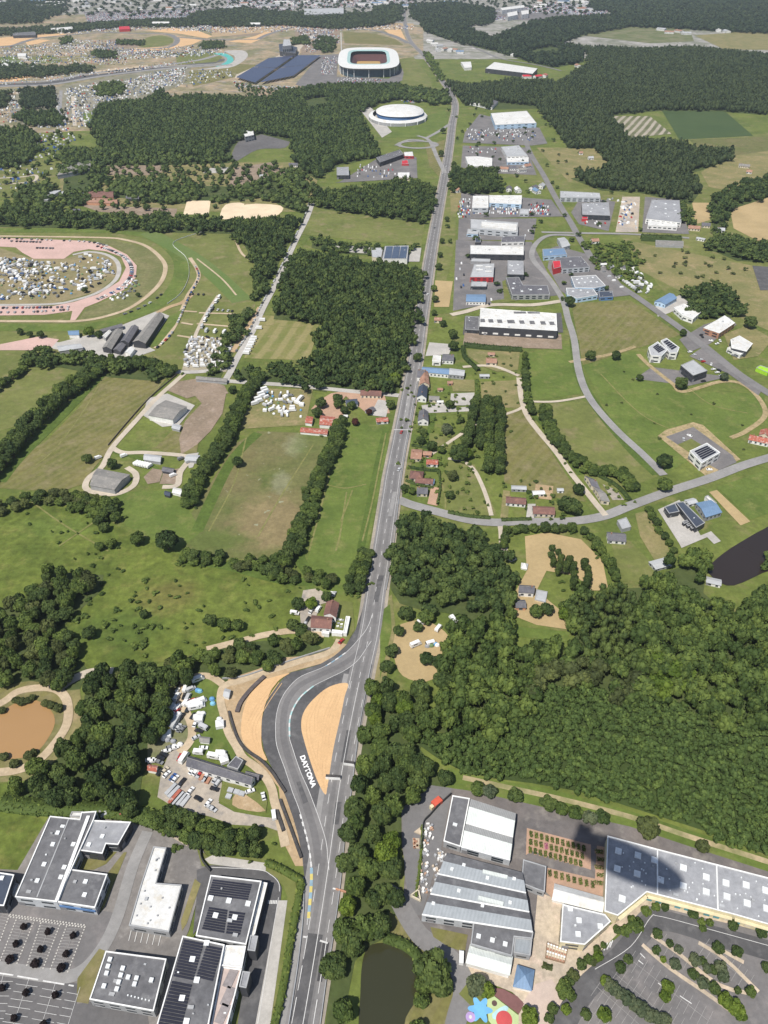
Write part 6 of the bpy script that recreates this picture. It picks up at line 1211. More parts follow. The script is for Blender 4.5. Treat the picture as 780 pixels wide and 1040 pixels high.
flatb('restaurant','long dark-roofed building above the restaurant car park','building',"382,160 406,152 410,156.5 386,165",7,'dk','dk',[],TRG); flatb('restaurant','white-roofed restaurant with red trim beside the roundabout','restaurant',"410,154.5 419,154 420,158.5 411,158.5",4.5,'wh','rd',[],TRG); flatb('restaurant','white flat-roofed restaurant at the foot of the car park','restaurant',"404,175 416,175 416,180.5 403.5,180.5",4.5,'wh','cr',[],TRG); flatb('restaurant','dark box building left of the restaurant car park','building',"342,170 354,169.5 354.5,178 342,178",6,'gr','dk',[],TRG); flatb('playhouse','red play structure in front of the white restaurant','play structure',"408,163 414,162.5 415,166.5 408,166.5",3,'rd','rd',[],TRG,win=False)
flatb('hangar','blue solar-roofed barn beside the straight road','barn',"391,250 415,249.5 413.5,263 388,263",6,'lg','wh',[],TRG,win=False); r=[o for o in COL.objects if o.get('label')=='blue solar-roofed barn beside the straight road'][0]
for k in range(3):
    q=PS(f"{392.3+k*7.5:.1f},250.4 {399+k*7.5:.1f},250.3 {397.2+k*7.5:.1f},262 {390+k*7.5:.1f},262",6.3); mb=MB(); mb.prism(ccw(q),6.0,6.4); mb.build('solar_panel',flat('solar_bluegrey',(.07,.095,.145),rough=.4),r)
flatb('barn','pale roofed shed left of the blue solar-roofed barn','barn',"377,252 389,251.5 387,262 378,261",5,'lg','cr',win=False)
sheet('yard',"340,250 378,251 376,258 350,256",CON,7); sheet('yard',"414,252 428,252 426,266 410,266",CON,7)
gableb('stadium_stand','white arched sports hall beside the trees at the top','building',"468,63 478,62.5 479,68.5 472,69",6,1.5,'wh','wh',win=False)
flatb('works','long white works roof at the top of the pine forest','building',"493,69.5 502,63 546,69.5 541,75",10,'wh','dk',[],TRG,spacing=14)
for i,(x,y) in enumerate(((441,44),(446,46),(451,49),(457,50),(445,50),(463,50),(437,41),(467,52))): house(x,y,22,14,i*25,'white and red-roofed building in the cluster beside the crossroads',('wh','lg','tc','wh','lg','tc','wh','bl')[i],'wh',6,2,False,group='buildings beside the crossroads')
for i,(x,y) in enumerate(((518,52),(523,55),(527,53),(587,66),(595,68),(603,67),(535,77),(546,77),(553,76))): house(x,y,22,13,i*31,('pale house in the clearing of the pine forest' if i<3 else 'terracotta house on the forest road' if i<6 else 'red-roofed depot beside the long white works'),('lg','wh','lg','tc','tc','lg','rd','rd','rs')[i],'wh',5,2.4,False,group=('forest houses' if i<3 else 'forest road houses' if i<6 else 'depots'))
for i,(x,y) in enumerate(((706,23),(714,25),(722,26),(730,30),(738,31),(690,31),(672,29),(680,32),(697,33),(776,18))): house(x,y,30,18,i*23,'far pale farm building in the pine forest clearing',('wh','wh','lg','wh','lg','tc','lg','tc','lg','wh')[i],'wh',6,2.4,False,group='far forest farms')
# ---------- stables ----------
gableb('stables','long dark-roofed stable block above the racecourse','stables',"89,194 115,194.5 115,200 87,200",5,2,'br','tc',win=False); gableb('stables','terracotta-walled stable wing above the racecourse','stables',"84,200.5 119,202 119,206.5 82,205",4,1.5,'tc','tc',win=False)
gableb('stables','pale roofed shed left of the dark stable block','stables',"64,194 86,196 86,199 62,197",4,1.2,'lg','wh',win=False); gableb('stables','large grey-roofed hall above the stables','building',"68,167 92,163 92,171 58,178",6,2,'fc','gr',win=False); gableb('stables','long grey greenhouse-like roof left of the stables','building',"52,194 62,193 48,203 40,202",3.5,1,'lg','gr',win=False)
gableb('shed','dark open shed by the riding arenas','shed',"128,198 141,198.5 141,202 128,201.5",4,1,'sl','dk',win=False); house(150,185,14,8,0,'white house in the pasture above the stables','lg','wh'); house(76,214,14,9,10,'slate house in the tree belt above the racecourse','sl','wh'); house(266,178,8,7,30,'small pale-roofed shed in the pink paddocks','lg','wh',3,1.2,False)
house(298,167,14,8,0,'slate house at the edge of the oval track wood','sl','wh'); house(65,168,10,7,0,'white gabled house beside the large grey hall','wh','wh')
flatb('stand','white viewing tower beside the oval dirt track','stand',"246,133 257,132.5 258,137 249,139",9,'wh','gr',[],TRG); sheet('yard',"213,171 236,170 232,176 206,176",CON,6)
# ---------- racecourse buildings ----------
gableb('grandstand_barn','longest grey-roofed barn on the racecourse apron','barn',"158.7,318.5 135,347 147.4,348.5 166.5,320",6,2.4,'fc','dk',win=False); gableb('barn','middle dark-roofed barn on the racecourse apron','barn',"133.5,331 122.5,346.5 130.5,348 140.5,332",5,1.8,'sl','dk',win=False); gableb('barn','left grey-roofed barn on the racecourse apron','barn',"117,334.5 104,353 113,354.5 124.5,336",5,1.8,'fc','dk',win=False); gableb('barn','short slate barn below the middle one on the apron','barn',"121,348.5 115,355 122,357 127.5,350",4,1.4,'sl','dk',win=False)
gableb('grandstand','long narrow slate roof along the racecourse rail','grandstand',"101.5,334.5 123.5,328.5 124.5,331.5 103,337",4,1,'sl','gr',win=False); gableb('barn','white-roofed shed left of the grey barn','barn',"104,341 110,335.5 113,336.5 107,343",4,1,'wh','gr',win=False); gableb('barn','white marquee roof at the foot of the racecourse barns','barn',"127,357.5 132,352.5 137,353.5 132,360",4,1,'wh','wh',win=False)
gableb('barn','blue-roofed shed beside the racecourse gate','barn',"69,336 80,335.5 80,340 70,340",4,1.2,'bl','wh',win=False); gableb('barn','grey round-ended roof below the racecourse gate','barn',"58,351.5 80,349 84,353 60,356.5",4,1.5,'lg','gr',win=False)
# ---------- solar car park, stadium, arena ----------
c=P(285,68); r=empty('solar_canopy',(c.x,c.y,0),'great dark-blue field of solar panel canopies left of the stadium','solar canopy')
PVB=flat('solar_blue',(.055,.065,.12),rough=.35,spec=.5)
panels(r,"240,78.5 273,59 299,56.3 259,84",5,9,'solar_panel',PVB,.1,.8,2); panels(r,"266,83.5 304,56 326,56 318,68 287,75.5",5,1,'solar_panel',PVB,.05,.8,1) if False else panels(r,"264,84 303,56 326,56 298,77",5,8,'solar_panel',PVB,.1,.8,2)
mb=MB()
for k in range(30):
    f=random.random(); g=random.random(); q=P(245+f*40+g*35,79-f*3-g*20); mb.tube((q.x,q.y,0),(q.x,q.y,5),.3,.3,5)
mb.build('post',TRG,r)
def ring(outer,inner,zo,zi,mat,name,root,n):
    mb=MB(); mb.add([(p.x,p.y,zo) for p in outer]+[(p.x,p.y,zi) for p in inner],[[i,(i+1)%n,n+(i+1)%n,n+i] for i in range(n)]); return mb.build(name,mat,root)
def sup(c,rx,ry,rot,e,n=48):
    out=[]
    for k in range(n):
        t=2*math.pi*k/n; x=rx*math.copysign(abs(math.cos(t))**e,math.cos(t)); y=ry*math.copysign(abs(math.sin(t))**e,math.sin(t))
        out.append(Vector((c[0]+x*math.cos(rot)-y*math.sin(rot),c[1]+x*math.sin(rot)+y*math.cos(rot),0)))
    return out
s0,s1=P(341.5,64,22),P(405,58,22); tp,bt=P(374,47.3,22),P(372,69,22); cc=((s0.x+s1.x)/2,(tp.y+bt.y)/2,0)
rx=(s1.x-s0.x)/2; ry=(tp.y-bt.y)/2; r=empty('stadium',(cc[0],cc[1],0),'large rounded football stadium with pale roof and open middle','stadium')
o1=sup(cc,rx,ry,.02,.55); o2=sup(cc,rx*.985,ry*.985,.02,.55); i1=sup(cc,rx*.60,ry*.60,.02,.35); i2=sup(cc,rx*.70,ry*.70,.02,.4); p0=sup(cc,rx*.40,ry*.42,.02,.2)
mb=MB(); n=48; w=sup(cc,rx*.95,ry*.95,.02,.55); mb.add([(p.x,p.y,0) for p in w]+[(p.x,p.y,17) for p in w],[[i,(i+1)%n,n+(i+1)%n,n+i] for i in range(n)]); mb.build('wall',flat('stadium_glass',(.05,.085,.11),rough=.3),r)
ring(sup(cc,rx*.96,ry*.96,.02,.55),o1,16.5,20,WM['gr'],'fascia',r,n); ring(o1,i2,20.2,21.5,flat('stadium_roof',(.68,.68,.66)),'roof',r,n); ring(i2,i1,21.5,20.5,flat('stadium_roof_clear',(.36,.52,.50)),'roof_edge',r,n)
ring(i2,p0,17,1.2,flat('seats_red',(.10,.045,.042)),'seating',r,n); mb=MB(); mb.tess([(p.x,p.y,1) for p in p0]); mb.build('pitch',surf('pitch',(.42,.26,.10),(.36,.25,.10)),r)
for k in range(0,48,2):
    a=sup(cc,rx*.965,ry*.965,.02,.55)[k]; mb=MB(); mb.tube((a.x,a.y,0),(a.x,a.y,19),.8,.8,5); mb.build('column',TRIM,r)
a=P(347,56); mb=MB(); mb.tube((a.x,a.y,0),(a.x,a.y,55),1.6,1.2,6); mb.thing('floodlight_mast',[TRIM],'tall white mast at the left of the stadium','mast')
q0,q1=P(374.5,118,4),P(433.5,118,4); tp,bt=P(404,107,8),P(404,128,3); cc=((q0.x+q1.x)/2,(tp.y+bt.y)/2); rx=(q1.x-q0.x)/2; ry=(tp.y-bt.y)/2*.9
r=empty('arena',(cc[0],cc[1],0),'white oval arena with a domed roof below the stadium','arena'); n=56
w=sup(cc,rx,ry,0,.95,n); w2=sup(cc,rx*.86,ry*.86,0,.95,n); d0=sup((cc[0]+4,cc[1]+3),rx*.80,ry*.74,0,.85,n)
mb=MB(); mb.prism(w,0,5.5,top=False); mb.build('wall',WM['gr'],r); ring(w,w2,5.6,8.5,RM['wh'],'lower_roof',r,n); mb=MB(); mb.prism(d0,6,13,top=False); mb.build('drum',WM['bl'],r)
mb=MB(); rings=[sup((cc[0]+4,cc[1]+3),rx*.82*k,ry*.76*k,0,.85,n) for k in (1,.9,.7,.45,.2)]; zz=(12.5,15,17.5,19,19.6)
for a in range(4): mb.add([(p.x,p.y,zz[a]) for p in rings[a]]+[(p.x,p.y,zz[a+1]) for p in rings[a+1]],[[i,(i+1)%n,n+(i+1)%n,n+i] for i in range(n)])
mb.tess([(p.x,p.y,zz[4]) for p in rings[4]]); mb.build('dome',RM['wh'],r,smooth=True)
for k in range(0,56,4):
    a=sup(cc,rx*1.01,ry*1.01,0,.95,n)[k]; mb=MB(); mb.tube((a.x,a.y,0),(a.x,a.y,6),.7,.7,5); mb.build('column',TRIM,r)
# circuit structures
r=flatb('footbridge_tower','tall pale concrete tower with dark openings above the solar canopies','tower',"288,40 294,40 296,46 287,47",26,'lg','gr',[],TRG,z=12,hz=12); flatb('grandstand','dark tilted grandstand hall beside the concrete tower','grandstand',"283,45 289,44 302,48 300,54 284,52",12,'db','dk',[],TRG,win=False)
for i,(x,y,w,h) in enumerate(((164,26,60,22),(259,27,40,20),(170,26,1,1))):
    if w>2: 
        c=P(x,y); gableb('marquee',('white-topped pavilion with dark front at the head of the gravel loop','white arched marquee on the upper circuit straight')[i],'marquee',None,8,4,'wh','dk',None,False,[c+Vector((-w/2,-h/2,8)),c+Vector((w/2,-h/2,8)),c+Vector((w/2,h/2,8)),c+Vector((-w/2,h/2,8))])
gableb('marquee','red marquee in the circuit village','marquee',"121,27 131,26.5 132,29.5 121,30",7,3,'rd','rd',None,False); flatb('grandstand','long black grandstand at the upper left of the circuit','grandstand',"13,33.5 36,32 36,35.5 13,36",8,'dk','dk',[],TRG,win=False)
gableb('marquee','long white marquee behind the circuit grandstand','marquee',"52,29 73,27 74,30 52,31",7,4,'wh','wh',None,False); gableb('marquee','white pointed marquee on the left lawn of the circuit','marquee',"2,64 10,64 10,67.5 1,67.5",6,4,'wh','wh',None,False,hip=.45); gableb('marquee','white flat marquee beside the circuit esses','marquee',"18,54 27,54 26,57 18,57",6,2,'wh','wh',None,False); gableb('marquee','low white marquee at the foot of the circuit esses','marquee',"25,66 39,66 38,69 26,69.5",5,2,'wh','wh',None,False)
flatb('warehouse','long pale warehouse with a pink end beyond the trees at the top','warehouse',"309,9 349,8 349,13.5 309,15",12,'lg','gr',[],TRG,spacing=30)
flatb('warehouse','white cube building on the right of the far town','building',"515,13 525,11 526,15 516,17",14,'wh','wh',[],TRG,spacing=20); flatb('warehouse','second white cube building on the right of the far town','building',"529,11 537,10 537,14 530,15",14,'wh','wh',[],TRG,spacing=20); flatb('warehouse','white slab building behind the white cubes of the far town','building',"508,8 532,5 533,7.5 510,10.5",14,'wh','wh',[],TRG,spacing=25)
TM=[MB() for _ in range(4)]
random.seed(5)
for i in range(150):
    x=random.uniform(-10,640); y=random.choice([random.uniform(-6,3),random.uniform(2,11)])
    if 300<x<360 and y>5 or 480<x<545: continue
    c=P(x,y); L=random.uniform(25,90 if random.random()<.35 else 40); W=random.uniform(14,34); a=random.choice([0,.2,-.3,1.4]); big=L>45
    rf=random.choice(['wh','wh','lg','gr','lg','bl','tc'] if big else ['tc','tc','sl','lg','wh','fc']); Hh=7 if big else 5
    u=Vector((math.cos(a),math.sin(a),0))*L/2; v=Vector((-math.sin(a),math.cos(a),0))*W/2; c.z=Hh
    gableb('far_warehouse' if big else 'far_house',{'wh':'white','lg':'pale grey','gr':'grey','bl':'blue','tc':'terracotta','sl':'slate','fc':'beige'}[rf]+(' roofed warehouse in the far town along the top edge' if big else ' roofed house in the far town along the top edge'),'warehouse' if big else 'house',None,Hh,2 if big else 3,rf,'wh',{'wh':'white','lg':'pale','gr':'grey','bl':'blue','tc':'terracotta','sl':'slate','fc':'beige'}[rf]+(' far warehouses' if big else ' far houses'),False,[c-u-v,c+u-v,c+u+v,c-u+v])
random.seed(9)
# ---------- barriers at the chicane ----------
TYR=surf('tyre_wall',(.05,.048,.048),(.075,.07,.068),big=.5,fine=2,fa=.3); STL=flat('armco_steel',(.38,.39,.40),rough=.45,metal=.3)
def barrier(label,s,w,h,mat,name='tyre_barrier',cat='barrier',z=.3,n=6,group=None):
    ln=catmull(PS(s),n); a=offs(ln,w/2);b=offs(ln,-w/2);N=len(ln); mb=MB()
    mb.add([(p.x,p.y,z) for p in a]+[(p.x,p.y,z+h) for p in a]+[(p.x,p.y,z+h) for p in b]+[(p.x,p.y,z) for p in b],[[i+k*N,i+1+k*N,i+1+(k+1)*N,i+(k+1)*N] for k in range(3) for i in range(N-1)]+[[0,N,2*N,3*N],[N-1,4*N-1,3*N-1,2*N-1]])
    return mb.thing(name,[mat],label,cat,group)
barrier('dark tyre barrier between the service road and the outer gravel trap',"232.7,723.6 237,739 242,752 250,762.6 265,773 275.6,784 283,795 290,805.6",1.15,1.2,TYR); barrier('dark tyre barrier at the head of the outer gravel trap',"269,688 255,701.5 245,714 241,724",2.2,1.2,surf('tyre_wall_dusty',(.12,.10,.095),(.08,.07,.07),big=.5,fine=2,fa=.3)); barrier('dark tyre barrier above the hedge corner',"284.5,813 290,828 296,844 301,858 306,872",1.2,1.2,TYR); barrier('short dark tyre barrier beside the service road',"281,824 285,836 288,845",1.4,1.2,TYR)
barrier('steel guardrail along the right edge of the lower straight road',"377,676 365,740 357.5,800 350.5,850 345.5,900 338,955 333,985 324,1050",.35,.9,STL,'guardrail'); barrier('steel guardrail along the left edge of the lower straight road',"308.5,892 308.8,915 307,942 302,985 292,1050",.35,.9,STL,'guardrail'); barrier('steel guardrail along the right edge of the upper straight road',"429.5,360 419.5,420 408.5,480 399,560 392,600",.35,.9,STL,'guardrail'); barrier('steel guardrail beside the strip of trees above the chicane',"226,690 246,688 271,680 302,669.5 335,659",.5,1.0,WM['gr'],'guardrail')
for lb,s,m in (("white-fronted barrier with dark top across the left lane of the straight","331,790.3 346,791.2",TRIM),("white barrier across the right shoulder of the straight","349.5,776 360,777.4",TRIM)):
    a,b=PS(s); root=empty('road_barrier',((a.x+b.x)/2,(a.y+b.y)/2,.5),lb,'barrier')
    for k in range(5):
        p=a.lerp(b,(k+.5)/5); rz=math.atan2((b-a).y,(b-a).x); mb=MB(); mb.box((p.x,p.y,.5),(b-a).length/5,1.5,1.6,rz,0); mb.build('segment',TYR,root); mb=MB(); mb.box((p.x+.85*math.sin(rz),p.y-.85*math.cos(rz),.5),(b-a).length/5*.98,.14,1.7,rz); mb.build('front_panel',m,root)  # dark box body with a white panel on the front
barrier('orange and white fence across the earth track by the road',"341,904 349,906.3 357.5,909.5",.4,1.2,WM['tc'] if 'tc' in WM else flat('fence_orange',(.62,.30,.16)),'fence','fence'); barrier('dark wire fence on the west side of the garden-centre forecourt',"458,808 446,819 437,829 430,837 429,850 427.5,864",.25,2.4,flat('fence_dark',(.06,.06,.06)),'fence','fence'); barrier('dark fence line at the head of the solar office yard',"206,855 204.5,872 214,886",.3,2,flat('fence_dark',(.06,.06,.06)),'fence','fence')
barrier('white rail fence around the racecourse bend',"205,236 176,247 189,262 192,280 184,298 170,309",.14,.9,TRIM,'fence','fence'); barrier('fence along the left edge of the yard lane',"180,381 153,404 131,428 110,453",.3,1.3,flat('fence_wood',(.16,.13,.10)),'fence','fence')
# ================= vehicles, tents, camps =================
PAINT={k:flat('paint_'+k,c,rough=.35,spec=.5,fa=.03) for k,c in dict(white=(.76,.76,.75),silver=(.48,.49,.50),grey=(.20,.205,.21),black=(.022,.022,.025),blue=(.05,.11,.28),red=(.42,.03,.03),yellow=(.75,.58,.05),green=(.08,.17,.08),beige=(.55,.48,.36)).items()}
CLOTH={k:flat('canvas_'+k,c,rough=.9,fa=.06) for k,c in dict(white=(.78,.78,.77),blue=(.12,.30,.52),green=(.14,.22,.10),grey=(.30,.31,.33),sand=(.52,.45,.33),red=(.45,.10,.08),cyan=(.20,.45,.60)).items()}
RUB=flat('rubber',(.02,.02,.02),rough=.9); VG=flat('vehicle_glass',(.02,.025,.03),rough=.1,spec=.6,fa=.02)
def extr(prof,w,tops=(),tin=.12):
    """prof: list of (x,z,mat of the face that leaves this point); one closed body, upper points drawn in by tin"""
    n=len(prof); zt=max(p[1] for p in prof); mb=MB(); vs=[]
    for s in (-1,1):
        for x,z,m in prof: vs.append((x,s*(w/2-(tin if z>zt*.75 else 0)),z))
    fs=[[i,(i+1)%n,n+(i+1)%n,n+i] for i in range(n)]
    mb.add(vs,[]); 
    for i,f in enumerate(fs): mb.f.append(f); mb.m.append(prof[i][2])
    mb.f.append(list(range(n-1,-1,-1))); mb.m.append(0); mb.f.append(list(range(n,2*n))); mb.m.append(0)
    return mb
PROF={'car':([(2.1,.3,0),(2.15,.75,0),(1.05,.95,1),(.35,1.42,0),(-1.2,1.45,1),(-1.75,1.0,0),(-2.1,.95,0),(-2.1,.3,0)],1.78,.2),
'van':([(2.6,.35,0),(2.6,1.0,0),(1.9,1.25,1),(1.35,2.1,0),(-2.6,2.15,0),(-2.6,.35,0)],2.0,.12),
'camper_van':([(3.3,.4,0),(3.3,1.1,0),(2.7,1.35,1),(2.3,2.0,0),(2.6,2.3,0),(2.3,2.85,0),(-3.2,2.8,0),(-3.3,.4,0)],2.35,.1),
'caravan':([(2.5,.5,0),(2.7,1.2,1),(2.4,2.1,0),(2.0,2.55,0),(-2.3,2.55,0),(-2.6,1.9,0),(-2.5,.5,0)],2.2,.1),
'truck':([(4.6,.5,0),(4.6,1.5,1),(4.4,2.6,0),(3.0,2.8,0),(3.0,3.4,0),(-4.6,3.4,0),(-4.6,.6,0)],2.5,.03)}
VM={}
def vmesh(kind,colr):
    k=(kind,colr)
    if k not in VM:
        if kind in PROF: p,w,t=PROF[kind]; VM[k]=extr(p,w,tin=t).mesh(kind,[PAINT[colr],VG])
        elif kind=='tent':
            mb=MB(); n=8; vs=[(1.6*math.cos(i*math.pi/4),1.3*math.sin(i*math.pi/4),0) for i in range(n)]+[(1.25*math.cos(i*math.pi/4),1.0*math.sin(i*math.pi/4),1.1) for i in range(n)]+[(0,0,1.75)]
            mb.add(vs,[[i,(i+1)%n,n+(i+1)%n,n+i] for i in range(n)]+[[n+i,n+(i+1)%n,2*n] for i in range(n)]+[list(range(n-1,-1,-1))]); VM[k]=mb.mesh(kind,CLOTH[colr])
        elif kind=='gazebo':
            mb=MB(); vs=[(x*2,y*2,z) for z in (0,2.2) for x,y in ((-1,-1),(1,-1),(1,1),(-1,1))]+[(0,0,3.2)]
            mb.add(vs,[[0,1,5,4],[1,2,6,5],[2,3,7,6],[3,0,4,7],[4,5,8],[5,6,8],[6,7,8],[7,4,8],[3,2,1,0]]); VM[k]=mb.mesh(kind,CLOTH[colr])
    return VM[k]
def wheelm(r=.33):
    k=('wheel',r)
    if k not in VM:
        mb=MB(); mb.tube((0,-.11,0),(0,.11,0),r,r,10); VM[k]=mb.mesh('wheel',RUB)
    return VM[k]
def put(kind,colr,p,rz,label,group=None,cat=None,parts=False,sc=1.0,z=.5):
    o=bpy.data.objects.new(kind,vmesh(kind,colr)); COL.objects.link(o); o.location=(p.x,p.y,z); o.rotation_euler=(0,0,rz); o.scale=(sc,)*3
    tag(o,label,cat or kind.replace('_',' '),group)
    if parts and kind in PROF:
        prof,w,t=PROF[kind]; xs=max(q[0] for q in prof)*.62
        for sx in (1,-1):
            for sy in (1,-1):
                c=bpy.data.objects.new('wheel',wheelm()); COL.objects.link(c); c.parent=o; c.location=(sx*xs,sy*(w/2-.08),.33)
        k=('window',kind)
        if k not in VM:
            zt=max(q[1] for q in prof); mb=MB(); h=zt*.22; mb.box((-xs*.25,0,zt*.70-h/2),xs*1.25,w-.02 if kind=='car' else w+.03,h,0,0,.96); VM[k]=mb.mesh('window',VG)
        c=bpy.data.objects.new('window',VM[k]); COL.objects.link(c); c.parent=o
    return o
CARC=['white']*5+['silver']*4+['grey']*4+['black']*4+['blue']*2+['red']
def ang(a,b): return math.atan2(b.y-a.y,b.x-a.x)
def place_l(desc,group,items,parts=False):
    for it in items:
        kind,colr,x,y,rz=it[:5]; k2={'camper_van':'camper van'}.get(kind,kind)
        put(kind,colr,P(x,y),rz,f"{colr} {k2} {desc}",f"{colr} {k2}s {group}",parts=parts)
def line_cars(desc,group,poly,step,off=0,perp=True,cols=CARC,kind='car',skip=.1,jit=.25):
    ln=line_px(poly,6); ln=offs(ln,off) if off else ln; acc=0;nx=0
    for i in range(1,len(ln)):
        d=(ln[i]-ln[i-1]).length
        while nx<=acc+d:
            if random.random()>skip:
                p=ln[i-1].lerp(ln[i],(nx-acc)/max(d,1e-6)); a=ang(ln[i-1],ln[i])+(math.pi/2 if perp else 0)+random.uniform(-.05,.05); c=random.choice(cols)
                put(kind,c,p,a,f"{c} {kind.replace('_',' ')} {desc}",f"{c} {kind.replace('_',' ')}s {group}")
            nx+=step*random.uniform(1-jit,1+jit)
        acc+=d
def scatter(desc,group,poly,n,kinds,mind=4,clus=0,scl=1.0):
    pw=PS(poly); X=[p.x for p in pw];Y=[p.y for p in pw]; got=[];t=0; cl=[]
    while len(got)<n and t<n*60:
        t+=1
        if clus and cl and random.random()<.82:
            c=random.choice(cl); x=c[0]+random.gauss(0,clus); y=c[1]+random.gauss(0,clus*.7)
        else: x=random.uniform(min(X),max(X)); y=random.uniform(min(Y),max(Y))
        if not inpoly(x,y,pw) or any((x-a)**2+(y-b)**2<mind*mind for a,b in got): continue
        got.append((x,y))
        if clus and len(cl)<n/9: cl.append((x,y))
        kind,cols=random.choice(kinds); c=random.choice(cols)
        put(kind,c,Vector((x,y,0)),random.choice([0,.1,1.5,1.7,.8,-.6]) ,f"{c} {kind.replace('_',' ')} {desc}",f"{c} {kind.replace('_',' ')}s {group}",sc=random.uniform(.95,1.2)*scl)
def stuff_cars(name,label,polys,step=(2.7,5.6),fill_=.75,mix_tents=0,cat='cars'):
    mats=list(PAINT.values())[:6]+[CLOTH['white'],CLOTH['grey']]; mb=MB()
    for poly in polys:
        pw=PS(poly); X=[p.x for p in pw];Y=[p.y for p in pw]; e=(pw[1]-pw[0]).normalized(); f=Vector((-e.y,e.x,0)); L=max((q-pw[0]).length for q in pw)
        nx=int(2*L/step[0]); ny=int(2*L/step[1])
        for j in range(-ny//2,ny//2):
            if step[1]<9 and j%3==2: continue
            for i in range(-nx//2,nx//2):
                if random.random()>fill_: continue
                q=pw[0]+e*(i*step[0])+f*(j*step[1])+Vector((random.uniform(-.4,.4),random.uniform(-.5,.5),0))*(1+mix_tents*6)
                if not inpoly(q.x,q.y,pw): continue
                rz=math.atan2(f.y,f.x)
                if random.random()<mix_tents: s=random.uniform(2.2,5); mb.box((q.x,q.y,.4),s,s*.8,2.4,random.uniform(0,1.5),random.choice([0,6,6,7,1,2,3,4,7]),.6)
                else: mb.box((q.x,q.y,.4),4.3,1.8,1.4,rz,random.choice([0,0,0,1,1,2,3,4,5]),.8)
    o=mb.build(name,mats); return tag(o,label,cat,kind='stuff')
random.seed(21)
# ---------- caravan yard by the chicane ----------
W=lambda zx,zy:(150+zx/7.8,680+zy/7.8)
it=[]
for kind,c,zx,zy,rz in [('camper_van','white',400,90,.5),('van','white',300,160,1.5),('van','silver',345,165,.6),('tent','cyan',415,178,0),('tent','blue',398,172,0),('car','black',292,222,1.5),('van','silver',322,230,1.4),('van','white',305,270,1.2),('camper_van','white',355,285,.5),('camper_van','white',420,265,.5),('camper_van','white',375,312,.25),('camper_van','white',405,300,.25),('car','red',372,250,.4),('car','grey',405,245,.4),
 ('tent','blue',512,240,0),('tent','cyan',518,276,0),('car','black',318,325,1.4),('car','black',362,378,1.2),('caravan','white',405,395,.1),('gazebo','white',412,400,0),('tent','grey',420,430,0),('car','white',378,440,1.4),('caravan','silver',445,470,-.5),('car','black',408,495,-.3),('gazebo','white',575,450,.2),('tent','white',570,400,0),('tent','white',440,355,0),('tent','white',410,355,0),('car','silver',385,548,.6),
 ('caravan','white',405,668,-.1),('camper_van','white',530,702,-.2),('caravan','white',585,690,.3),('gazebo','white',608,728,.4),('van','white',585,672,0),('camper_van','white',290,712,1.2),('car','red',258,706,1.4),('car','white',445,630,0),
 ('car','white',150,655,.3),('car','black',130,682,-.4),('car','black',105,708,-.4),('car','grey',95,742,-.4),('car','white',22,725,.2),('car','white',40,735,.2),
 ('camper_van','white',200,330,1.3),('camper_van','white',215,420,1.3),('camper_van','white',240,395,1.35),('camper_van','white',190,390,1.2),('truck','silver',225,430,1.3),('tent','blue',175,450,0),('gazebo','white',165,395,0),('van','red',228,350,1.2),('van','white',243,315,1.2),('car','silver',245,465,1.2),('car','black',275,380,1.2),('car','grey',280,480,1.1),('van','white',235,225,1.3),('van','white',175,270,1.4),('car','white',235,180,1.3),('car','silver',128,275,1.2),('car','silver',205,280,1.3),('van','silver',150,345,1.1),('car','grey',255,480,1.2),('car','silver',200,105,.7),('car','black',230,120,.7),('car','grey',185,120,.7),('car','white',245,100,.7),('tent','white',215,615,0),('tent','white',260,600,0),('tent','grey',205,575,0),('tent','white',130,555,0),('tent','grey',160,565,0),('car','grey',180,625,.4),('car','white',215,630,.4)]:
    x,y=W(zx,zy); it.append((kind,c,x,y,rz))
place_l('in the caravan yard beside the chicane','of the caravan yard',it,True)
x,y=W(157,480); put('gazebo','sand' if False else 'white',P(x,y+6),.2,'white canopy tent below the yellow one in the caravan yard',None,'canopy')
mb=MB(); c=P(*W(158,478)); mb.box((c.x,c.y,.4),4,4,2.6,.25,0,.7); mb.thing('canopy_tent',[PAINT['yellow']],'bright yellow canopy tent in the caravan yard','canopy')
W=lambda zx,zy:(150+zx/5.571,750+zy/5.571); it=[]
for kind,c,zx,zy,rz in [('car','black',72,198,1.0),('car','beige',100,188,1.0),('car','white',110,210,1.0),('car','blue',145,226,1.1),('car','white',158,235,1.1),('car','black',198,252,1.1),('car','white',245,303,1.1),('car','black',288,347,-.5),('car','black',380,292,-.3),('car','white',345,372,1.1),('car','white',255,192,1.0),('car','white',275,198,1.0),('car','silver',338,215,1.1),('car','red',300,205,1.1),('car','silver',385,240,1.1),('car','silver',405,248,1.1),('car','silver',395,262,1.1),('van','white',715,440,1.8),('car','white',656,335,1.9),('car','white',580,305,.4),('car','silver',370,405,-.6),('car','silver',350,395,-.6)]:
    x,y=W(zx,zy); it.append((kind,c,x,y,rz))
place_l('in the gravel yard below the long slate-roofed building','of the gravel yard',it,True)
def trailer(a,b,label,mi,group=None):
    a,b=P(*a),P(*b); m=(a+b)/2; mb=MB(); L=(b-a).length; mb.box((m.x,m.y,.5),L,2.2,1.0,ang(a,b)); mb.thing('scaffold_rack',[mi],label,'rack',group)
for i,((ax,ay),(bx,by)) in enumerate((((165,265),(105,325)),((178,275),(120,340)),((190,300),(125,375)),((205,310),(140,385)),((220,320),(160,390)),((235,330),(190,390)))):
    trailer((150+ax/5.571,750+ay/5.571),(150+bx/5.571,750+by/5.571),('rusty brown' if i in(2,) else 'silver-grey')+' rack of stored scaffolding at the foot of the gravel yard',RM['rs'] if i==2 else RM['lg'],'silver scaffold racks' if i!=2 else None)
